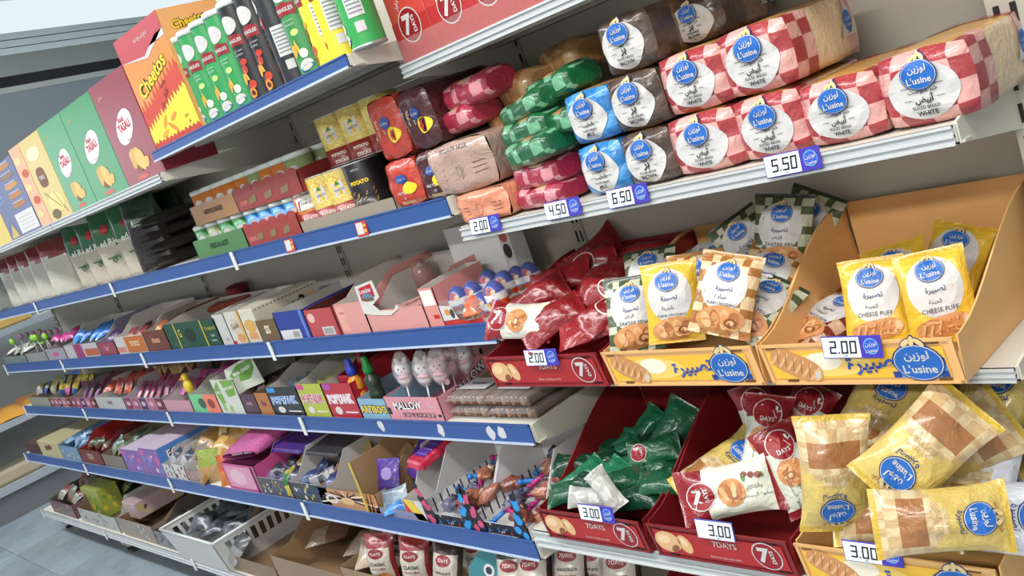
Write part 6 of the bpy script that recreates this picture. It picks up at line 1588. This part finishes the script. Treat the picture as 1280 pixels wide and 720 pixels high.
fl = tray('flag_box', 'red, white and yellow striped box side leaning by the left white tray', 512, 536, 'fifth', .055, .15, .27, 'c2c0be', lambda p, W_, H: (p.rect(0, 0, W_*.6, H, C('b0283a', 'print'), .4), p.poly([(0, H), (W_*.5, H), (W_, 0), (W_*.5, 0)], C('d0b83a', 'print'), .6), p.poly([(W_*.55, H), (W_*.8, H), (W_, H*.3), (W_, 0)], WHITE, .8)), 'c2c0be', dz=.001, lean=.1)
put(bar(.075, .19, .028, 'c22a4a', None), 'red_case', 'red and purple dotted pack lying on the striped box', 'sweet', ((fl.xl+fl.xr)/2-.005, Y5+.15, Z5+.125), (.18, 0, -.15))
g = G(); p = P(g, planar((0, 0, .0285), (1, 0, 0), (0, 1, 0))); p.rect(-.028, -.07, .028, .035, C('4a2a8a', 'print'), 1); [p.ell(-.02+.011*(k % 5), -.06+.02*(k//5), .002, .002, WHITE, 1.5, 6) for k in range(25)]
o = g.build('dotted_print', [q for q in bpy.data.objects if q.name.startswith('red_case')][0])
put(bar(.05, .10, .02, 'c9a83a', None), 'yellow_pack', 'yellow and dark blue pack at the back of the striped box', 'sweet', ((fl.xl+fl.xr)/2+.02, Y5+.26, Z5+.155), (.1, 0, -.2))
# tiger striped tray
def tiger(p, W_, H):
    p.rect(0, 0, W_, H, C('b08058', 'print'), .6)
    for k in range(14):
        a = PI*k/13; p.line(W_*.5+.01*math.cos(a), H*.5+.006*math.sin(a), W_*.5+W_*.5*math.cos(a), H*.15+H*.8*math.sin(a), .005, C(('2a1a1c', 'd9c4a8', '4a2a3a')[k % 3], 'print'), .9)
    p.ell(W_*.5, H*.42, W_*.12, H*.22, C('c9a478', 'print'), 1.5, 14); p.ell(W_*.22, H*.4, W_*.11, H*.26, WHITE, 1.2, 14, inner=.6)
    for k in range(5): p.line(W_*(.80+.03*k), 0, W_*(.84+.03*k), H, .005, C(('c9782c', '2a1a1c')[k % 2], 'print'), 1.4)
tt = tray('striped_tray', 'brown tray with a striped burst print and bare card walls', 404, 477, 'fifth', .055, .115, .27, 'a07e5c', tiger, 'a98a68', None, step=.5)
fill(tt, [sachet(.06, .09, .02, '8a2c3a', '3a4a7a', 90), sachet(.06, .09, .02, 'a08a5a', '5a3a3a', 91)], 'candy_pack', 'mixed candy pack at the back of the striped tray', 'candy', 3, 2, .075, 50, 10, 40, 1, seed=51, y0=.12)
g = G(); g.T = Matrix.Translation((tt.xl+.16, Y5+.10, Z5+.075)) @ Matrix.Rotation(.5, 4, 'Y') @ Matrix.Rotation(.4, 4, 'Z'); g.box(-.045, -.02, 0, .045, .02, .002, C('b9b5b0')); o = g.build('torn_card'); tag(o, 'torn white card strip lying across the striped tray', 'card')
# dark and purple lined trays
kk = tray('lined_tray', 'white tray with a black speckled wall, full of blue sweets', 369, 416, 'fifth', .060, .13, .28, 'b4b0ac', splash(['2a3a6a', 'a8a03a', '1d1d24', 'c0bcb4', '3a5a8a'], 22, 6, '3a3c44'), '353236', 'white lined sweet trays', step=.35)
kp = tray('lined_tray', 'white tray with a purple wall, full of yellow and blue sweets', 329, 370, 'fifth', .060, .13, .28, 'b4b0ac', splash(['2a3a6a', 'b8a83a', '1d1d24', 'c0bcb4', '8a6a3a'], 22, 7, '4a4a54'), '4a2f80', 'white lined sweet trays', step=.35)
for sp, s_, c in ((kk, 52, [sachet(.05, .07, .025, '2c3a6c', '5a6a94', 92), sachet(.05, .07, .025, '1f2430', '8a8a94', 93)]), (kp, 53, [sachet(.05, .07, .025, 'a89a4a', '2c3a6c', 94), sachet(.05, .07, .025, '2a2a38', '7a7a94', 95)])):
    fill(sp, c, 'wrapped_sweet', 'dark wrapped sweet in the '+('black' if sp is kk else 'purple')+' walled tray', 'sweet', 3, 2, .045, 50, 10, 40, 1, seed=s_, y1=.13)
put(sachet(.03, .07, .02, '2f6a3a', 'c8b83a', 96), 'green_sweet', 'green bottle shaped sweet at the front of the purple walled tray', 'sweet', (kp.xr-.02, Y5+.005, Z5+.045), rotm(20, 10, 0))
for sp, col, n in ((kp, '4a2f80', 'purple'), (kk, '3a363a', 'black')):
    put(bar(sp.w*.86, .20, .012, col, None), 'foam_lid', n+' sheet lying over the back of the '+n+' walled tray', 'lid', ((sp.xl+sp.xr)/2, Y5+.18, Z5+.118), (.10, 0, 0))
# pink bubble gum bags and gold bags
pg = tray('gum_box', 'pink bubble gum box with a dark edged flap', 289, 330, 'fifth', .095, .11, .26, 'b84a80', lambda p, W_, H: (p.rect(W_*.06, H*.08, W_*.86, H*.92, C('c98aa4', 'print'), .6), p.ell(W_*.4, H*.5, W_*.25, H*.3, C('d0a8b8', 'print'), .9, 16), p.rect(W_*.88, 0, W_*.93, H, C('3a1a2c', 'print'), 1)), 'a04a78')
put(flatbag(.22, .22, .06, 'bd5a92', 'a83a78', 5), 'gum_bag', 'large pink bubble gum bag lying on the pink gum box', 'bag', (pg.xl+.12, Y5+.13, Z5+.105), (.12, -.08, .1), None)
g = G(); p = P(g, lambda a, b, l: Vector((a, -.085-.02*math.cos(a*12), .020+b*1.0+l)) if False else Vector((a, -.098+.0, .035+b)))
p.text('Bubble Gum', 0, .0, .020, C('e4c4d4', 'print'), 1, w=.15, bold=.03); o = g.build('lettering', [q for q in bpy.data.objects if q.name == 'gum_bag'][0])
gold = [sachet(.11, .14, .05, 'b0884a', '8a5f2c', 97, split=.3), sachet(.11, .14, .05, 'a87c3c', 'c9a25a', 98, split=.6)]
for k, (px, dy, dz, yaw, ti, ro) in enumerate(((268, .05, .055, 30, 50, 60), (284, .10, .10, 20, 60, 100), (300, .16, .125, 20, 60, 70), (315, .20, .15, 16, 66, 110), (262, .14, .085, 20, 60, 20), (290, .22, .12, 10, 60, 40))):
    put(gold[k % 2], 'gold_bag', 'gold crinkled sweet bag in the pile by the pink gum box, '+words_[k]+' from the front', 'bag', (xat(px, Y5+dy, Z5+dz), Y5+dy, Z5+dz), rotm(yaw, ti, ro), 'gold sweet bags piled on the fifth shelf')
put(sachet(.10, .12, .04, '8a9a3a', 'b08a5a', 99), 'fruit_bag', 'green and yellow fruit sweet bag standing left of the pink gum box', 'bag', (xat(268, Y5+.02, Z5), Y5+.025, Z5+.060), rotm(28, 10, 5))
put(sachet(.05, .11, .03, 'c05a2c', 'd07a3a', 100), 'orange_bag', 'narrow orange bag squeezed between the fruit bag and the gum box', 'bag', (xat(285, Y5+.01, Z5), Y5+.02, Z5+.052), rotm(28, 10, 5))
# boxes towards the far end
br = tray('sweet_tray', 'low pinkish brown tray with clear pouches, right of the white boxes', 236, 262, 'fifth', .045, .08, .25, '9a7a70', splash(['a88a90', '7a4a54', 'c0a8a8'], 10, 8), '8a6a4c', g5)
wb1 = tray('white_box', 'white sweet box with a red oval, the right one of two', 222, 237, 'fifth', .060, .10, .26, 'c2c0bc', splash(['8a2430', '3a2a2c', 'b06a70'], 7, 9), 'b8b6b2', g5, step=.3)
wb2 = tray('white_box', 'white sweet box with dark sweets inside, the left one of two', 209, 221.5, 'fifth', .055, .095, .26, 'bcbab8', splash(['8a2430', '3a2a3c'], 6, 10), 'b0aeac', g5, step=.3)
for sp, n in ((wb1, 'right'), (wb2, 'left')): fill(sp, [sachet(.045, .07, .02, '7a2a34', 'a8a4a4', 101), sachet(.045, .07, .02, '3a4050', 'b0b0b4', 102)], 'sweet_pouch', 'dark sweet pouch in the '+n+' white box', 'sweet', 2, 3, .055, 60, 10, 40, .8, seed=55)
def foo(p, W_, H): 
    splash(['3a6ac0', 'c85a90', 'd8c0cc', '5a8ad0'], 14, 12, '7a5a9a')(p, W_, H)
def foos(p, W_, H):
    p.rect(0, 0, W_, H, C('4a7ab8', 'print'), .6); p.text('FOOBXY', W_*.45, H*.68, H*.28, C('1c2a5a', 'print'), 1.2, w=W_*.66, bold=.08); p.text('FOOBXY', W_*.45, H*.68, H*.27, C('e0d8d0', 'print'), 2, w=W_*.64, bold=.02); p.text('MILK', W_*.45, H*.34, H*.26, C('d8b83a', 'print'), 2, w=W_*.5, bold=.05)
gfb = 'pink and blue milk candy cartons on the fifth shelf'
carton('milk_candy_carton', 'pink topped blue milk candy carton, lettering on its flank', 186, 209, Y5, Z5, .115, .26, 'b0a0b8', foo, gfb, foos, top=lambda p, W_, H: p.rect(W_*.05, 0, W_*.95, H, C('b8a8b8', 'print'), .8))
carton('milk_candy_carton', 'pink topped blue milk candy carton left of the lettered one', 161, 185, Y5, Z5, .100, .26, 'b898b0', foo, gfb, None, top=lambda p, W_, H: p.rect(W_*.05, 0, W_*.95, H, C('b8a8b8', 'print'), .8))
gt = tray('sweet_tray', 'brown and green sweet tray left of the pink topped cartons', 133, 160, 'fifth', .060, .09, .25, '7a6a58', splash(['4a7a4a', '7a8a9a', '8a4a4a'], 12, 13), '7a6850', g5)
fill(gt, [sachet(.06, .08, .02, '5a6a4a', '8a7a5a', 103), sachet(.06, .08, .02, '4a6a5a', '7a8a7a', 104)], 'sweet_pouch', 'green brown sweet pouch in the brown and green tray', 'sweet', 3, 2, .065, 60, 10, 40, .8, seed=57)
rt = tray('red_box', 'dark red sweet box with a white inner wall', 105, 132, 'fifth', .070, .12, .25, '5a2024', words_print('TOX', 'c0b0a0', .4, bg='6a2a24'), '8a2420', g5, step=.4)
fill(rt, [sachet(.05, .07, .03, '3a4a2c', '6a3a2c', 105)], 'sweet_pouch', 'olive sweet pouch at the front of the dark red box', 'sweet', 3, 1, .07, 50, 10, 30, .8, seed=58, y1=.1)
bt = tray('blue_box', 'steel blue sweet box filled to the rim', 80, 104, 'fifth', .075, .09, .24, '6a8aa8', splash(['4a7aa8', 'b0a8a0', 'd0c88a', 'a8b0b8'], 14, 14), '5a7a98', g5)
fill(bt, [sachet(.05, .08, .03, '4a7298', '7a9ab8', 106)], 'sweet_pouch', 'steel blue sweet pouch in the blue box', 'sweet', 3, 2, .075, 60, 10, 50, .8, seed=59)
def bon(p, W_, H): p.text('BONITA', W_*.5, H*.62, H*.32, C('6a2a2c', 'print'), 1.4, w=W_*.85, bold=.06, rot=.1); splash(['b08a6a', 'a0a8b0'], 8, 15)(p, W_, H*.4)
ct = carton('cream_box', 'cream sweet carton with dark brown lettering on its side', 54, 79, Y5, Z5, .085, .25, 'c0b488', bon, g5, lambda p, W_, H: p.text('BONITA', W_*.4, H*.6, H*.4, C('6a2a2c', 'print'), 1.4, w=W_*.6, bold=.06))
carton('maroon_box', 'flat dark maroon box at the far end of the fifth shelf', 37, 53, Y5, Z5, .06, .27, '4a2426', splash(['7a4a3a'], 4, 16), g5)

# ---------------------------------------------------------------- bottom shelf
YB, ZBm = LV['base']
gB = 'boxes on the bottom shelf'
a = tray('flower_box', 'dull red printed box at the far end of the bottom shelf', 68, 97, 'base', .075, .10, .26, '6a4a4a', splash(['8a3a3a', '4a5a4a', 'a8988a', 'b0a0a0'], 20, 61), '5a4a44', gB)
fill(a, [sachet(.07, .09, .03, '6a6a5a', '8a6a5a', 110), sachet(.07, .09, .03, '7a3a3a', '8a8a7a', 111)], 'sweet_pack', 'dull red or green pack in the end box', 'sweet', 3, 2, .085, 40, 10, 20, 1, seed=61)
b = tray('pale_box', 'pale grey box with a plum printed base, holding a yellow green box', 104, 152, 'base', .075, .15, .30, 'a8a8a0', splash(['6a3a5a', '7a4a5a', '8a7a80', '5a2a4a'], 16, 62), '6a5a48', gB, step=.25)
carton('lime_box', 'yellow green box standing inside the pale grey box', 114, 135, YB+.06, ZBm+.004, .145, .10, '9aa048', splash(['c8b83a', '6a8a3a', 'd0d0b8'], 12, 63), gB, splash(['c8b83a', '6a8a3a', 'a8a03a'], 10, 64), dz=0) if False else carton('lime_box', 'yellow green box standing inside the pale grey box', 114, 135, YB+.06, ZBm+.004, .145, .10, '9aa048', splash(['c8b83a', '6a8a3a', 'd0d0b8'], 12, 63), gB, splash(['c8b83a', '6a8a3a', 'a8a03a'], 10, 64))
fill(b, [sachet(.07, .10, .03, '4a6a4a', '8a9a6a', 112)], 'green_pack', 'green pack in the pale grey box beside the lime one', 'sweet', 2, 1, .09, 40, 10, 20, .8, seed=62, y0=.16)
c = tray('brown_box', 'brown box with a pale blue printed front, pink topped box inside', 157, 199, 'base', .085, .13, .32, '8a7460', splash(['8a9aa8', '7a6a60', 'a8b0b4', '6a8aa0'], 18, 65), '7a6048', gB)
carton('pink_box', 'long pale pink box with yellow stripe leaning in the brown box', 160, 175, YB+.05, ZBm+.06, .075, .22, 'b8a0a0', splash(['a8a03a', '8a5a6a'], 6, 66), gB, splash(['b8a83a', '5a3a3a', 'b8a83a'], 8, 67))
d = tray('grey_box', 'grey and dark box squeezed left of the white basket', 199.5, 224, 'base', .070, .13, .32, '6a6a70', splash(['3a3438', '5a4a4a', '7a8088'], 14, 68), '5a5450', gB)
fill(d, [sachet(.06, .09, .03, '2c2628', '4a3c3a', 113)], 'dark_pack', 'dark pack lying in the grey and dark box', 'sweet', 2, 2, .075, 50, 10, 30, .8, seed=63)
# white plastic basket with slots, filled with dark packs
xl, xr = xat(228, YB-.02, ZBm), xat(287, YB-.02, ZBm)
w = xr-xl; t = thing('basket', 'white slotted plastic basket filled with dark wrapped packs', 'basket', ((xl+xr)/2, YB-.015, ZBm))
pw = C('c9cac8', 'plastic'); d_ = .34; h = .135; fl_ = .030
def wallq(p0, p1, q0, q1, name, slots):
    """an upright wall between floor edge p0-p1 and rim q0-q1 with slots cut out"""
    g = G(); P0, P1, Q0, Q1 = map(Vector, (p0, p1, q0, q1)); n = (P1-P0).cross(Q0-P0).normalized()*.003
    f = lambda u, v: P0.lerp(P1, u).lerp(Q0.lerp(Q1, u), v)
    us = [0]; k = slots
    for i in range(k): us += [.08+.84*(i+.2)/k, .08+.84*(i+.8)/k]
    us.append(1); vs = [0, .45, .85, 1] if k else [0, 1]
    for i in range(len(us)-1):
        for j in range(len(vs)-1):
            if k and j == 1 and i % 2 == 1: continue
            q = [f(us[i], vs[j]), f(us[i+1], vs[j]), f(us[i+1], vs[j+1]), f(us[i], vs[j+1])]
            g.face(q, pw); g.face([p+n for p in q][::-1], pw)
    g.build(name, t)
bx, tx = w/2, w/2+fl_
wallq((-bx, 0, 0), (bx, 0, 0), (-tx, -fl_, h), (tx, -fl_, h), 'front_wall', 0); wallq((bx, 0, 0), (bx, d_, 0), (tx, -fl_, h), (tx, d_+fl_*.3, h), 'side_wall', 9)
wallq((-bx, d_, 0), (-bx, 0, 0), (-tx, d_+fl_*.3, h), (-tx, -fl_, h), 'side_wall', 9); wallq((bx, d_, 0), (-bx, d_, 0), (tx, d_+fl_*.3, h), (-tx, d_+fl_*.3, h), 'back_wall', 7)
g = G(); g.box(-bx, 0, 0, bx, d_, .003, pw); g.build('bottom', t)
g = G(); y0, y1 = -fl_, d_+fl_*.3
pts = [(-tx, y0, h), (tx, y0, h), (tx, y1, h), (-tx, y1, h), (-tx, y0, h)]
for p0, p1 in zip(pts, pts[1:]): g.tube([p0, p1], .0055, 8, pw)
g.build('rim', t)
sp = Spot(xl+.0, xr-.0, YB, ZBm, .34, .1)
fill(sp, [sachet(.09, .13, .03, '3a3e46', '5a5f68', 114), sachet(.09, .13, .03, '2c2f36', '4a4e58', 115), sachet(.09, .13, .03, '44484e', '6a6e74', 116)], 'dark_pack', 'dark grey wrapped pack in the white basket', 'sweet', 3, 3, .105, 66, 10, 60, 1, seed=64, y0=.03, dz=.006)
# brown cartons
gc_ = 'brown cardboard cartons on the bottom shelf'
e = tray('carton_box', 'brown cardboard carton right behind the white basket', 288, 352, 'base', .06, .20, .40, '7d6247', None, '86694c', gc_, step=.55)
f_ = tray('carton_box', 'brown cardboard carton with a torn front, holding beige packs', 353, 445, 'base', .11, .20, .42, '8a6e52', None, '94775a', gc_, step=.5)
fill(f_, [sachet(.11, .15, .04, '8a7460', 'a08c78', 117), sachet(.11, .15, .04, '6a4a3c', '9a8470', 118)], 'beige_pack', 'beige pack lying in the torn brown carton', 'sweet', 2, 2, .10, 70, 10, 60, .8, seed=65, y0=.10)
h_ = tray('carton_box', 'brown cardboard carton holding red and beige packs, right one', 446, 560, 'base', .14, .235, .42, '8f7558', None, '9a8064', gc_, step=.5)
rb = sachet(.11, .15, .05, 'a03038', 'b8a890', 119, split=.55)
for k, (x_, y_, z_, a_) in enumerate(((.08, .10, .15, 80), (.17, .14, .16, 40), (.10, .22, .18, 100))):
    put(rb, 'croissant_pack', 'red and beige pack in the right brown carton, '+ROWS[k]+' one', 'bag', (h_.xl+x_, YB+y_, ZBm+z_), rotm(20, 60, a_), 'red and beige packs in the right brown carton')
put(sachet(.08, .11, .03, '4a4a50', '8a8a8c', 120), 'clear_pack', 'clear grey pack at the front edge of the brown carton by the basket', 'sweet', (xat(298, YB+.02, .2), YB+.03, ZBm+.075), rotm(20, 50, 30))
bk = bar(.12, .16, .03, '2c2a2e', 'Sweets', 'c9b890'); put(bk, 'dark_box', 'flat dark box with pale lettering standing at the back of the brown carton', 'sweet', ((e.xl+e.xr)/2+.10, YB+.30, ZBm+.19), (.5, 0, .2))
# red and white, then dark croissant packs, standing in rows at the shelf's right half
def mini_pack(top, body, seed, word):
    b = Bag(.095, .145, .055, seed, fin=.06, wr=.004, waist=.14); A, B_ = C(top, 'film'), C(body, 'film')
    wr = b.skin(lambda u, v: A if (v > .72 or v < .10 or abs(u-.5) > .40+.1*(v-.4)) else B_, A, 12, 16)
    def em(p): p.ell(0, .022, .024, .014, C('7a1f28', 'print'), 1.5, 16, 2); p.text('7DAYS', 0, .022, .010, C('d8c0b8', 'print'), 2.5, w=.034)
    def wd(p): p.text(word, 0, -.008, .010, BLK, 1.5, w=.05, bold=.02); p.text('7DAYS MINI', 0, -.022, .006, C('7a3a2c', 'print'), 1.5, w=.045); p.ell(.01, -.045, .022, .012, CRO[1], 1.5, 12, 2)
    return [('wrapper', wr), ('emblem', b.printed('emblem', em)), ('lettering', b.printed('lettering', wd))]
MR = [mini_pack('8a2a2c', 'c8beb0', k, 'CLASSIC') for k in (121, 122)]; MD = [mini_pack('30211f', 'b5aca0', k, 'CHOCOLATE') for k in (123, 124)]
gmr = 'red and cream mini croissant packs on the bottom shelf'; gmd = 'dark mini croissant packs on the bottom shelf'
rs_ = [(478, 698, 1.16, 24, 14, 6), (503, 681, 1.24, 22, 16, 10), (520, 702, 1.17, 26, 16, 10), (497, 668, 1.31, 18, 16, 0), (538, 684, 1.25, 22, 18, 14), (530, 668, 1.33, 18, 14, 4)]
for k, (px, py, Y, ya, ti, ro) in enumerate(rs_): bag_at(MR[k % 2], 'mini_croissant_pack', 'red and cream mini croissant pack, '+words_[k]+' of the group left of the teal card', px, py, Y, ya, ti, ro, gmr)
rs_ = [(560, 708, 1.17, 26, 16, 12), (574, 688, 1.26, 22, 16, 10), (598, 690, 1.28, 20, 14, 6), (642, 716, 1.17, 26, 16, 8), (650, 690, 1.26, 20, 16, 10), (668, 714, 1.18, 22, 16, 6), (684, 690, 1.27, 20, 14, 4), (714, 703, 1.22, 22, 16, 8), (742, 700, 1.26, 22, 14, 12), (776, 712, 1.22, 24, 16, 6), (728, 686, 1.32, 16, 14, 2)]
for k, (px, py, Y, ya, ti, ro) in enumerate(rs_): bag_at(MD[k % 2] if k not in (1, 2) else MR[k % 2], 'mini_croissant_pack', ('dark brown' if k not in (1, 2) else 'deep red')+' and cream mini croissant pack, '+words_[k]+' around the teal card', px, py, Y, ya, ti, ro, gmd)
x, z = at(606, 712, 1.16); t = thing('teal_card', 'teal display card with a white and dark ring between the mini croissant packs', 'card', (x, 1.16, z), rotm(20, 10, 14))
g = G(); g.prism([(-.05, -.07), (.05, -.07), (.055, .02), (.03, .055), (-.01, .05), (-.045, .0)], lambda a, b: (a, 0, b), lambda a, b: (a, .003, b), C('3a7a84')); g.build('card', t)
g = G(); p = P(g, planar((0, -.0002, 0), (1, 0, 0), (0, 0, 1))); p.ell(.012, .0, .015, .017, WHITE, 1, 16); p.ell(.012, .0, .009, .010, C('2a3a40', 'print'), 1.6, 14); g.build('print', t)
put_bin('7d1c20', 795, 805, 905, 1.11, .1515, .072, .215, .40, print_red, 'dark red plastic bin low on the bottom shelf at the right', '2a080a', 'plastic bins')
sp = Spot(xat(470, YB, .16), xat(590, YB, .16), YB, ZBm, .4, .1)
# goods on the shelving unit across the aisle end
gx = 'bags on the far end shelving'
for k, (y, z, c1, c2, n) in enumerate(((1.36, .60, 'd0862c', 'e0a040', 'orange bag at the front of the far end shelf'), (1.52, .605, 'c9782c', 'd8983a', 'orange bag behind the first on the far end shelf'), (1.70, .61, '2a6ab8', '3a80c8', 'blue bag on the far end shelf next to the orange ones'), (1.86, .615, '2660a8', '3a78c0', 'second blue bag on the far end shelf'))):
    put(sachet(.20, .24, .07, c1, c2, 130+k), 'snack_bag', n, 'bag', (XE-.16, y, z), rotm(80, 72, 0), gx)
put(bar(.22, .34, .09, 'b8a890', None), 'beige_pack', 'beige pack on the lowest far end shelf, left edge of view', 'pack', (XE-.15, 1.25, .2105), (0, 0, 0), None)
put(bar(.14, .3, .06, 'c9a860', None), 'yellow_pack', 'yellowish pack lying on the top far end shelf', 'pack', (XE-.14, 1.55, 1.1005), (0, 0, 0), None)
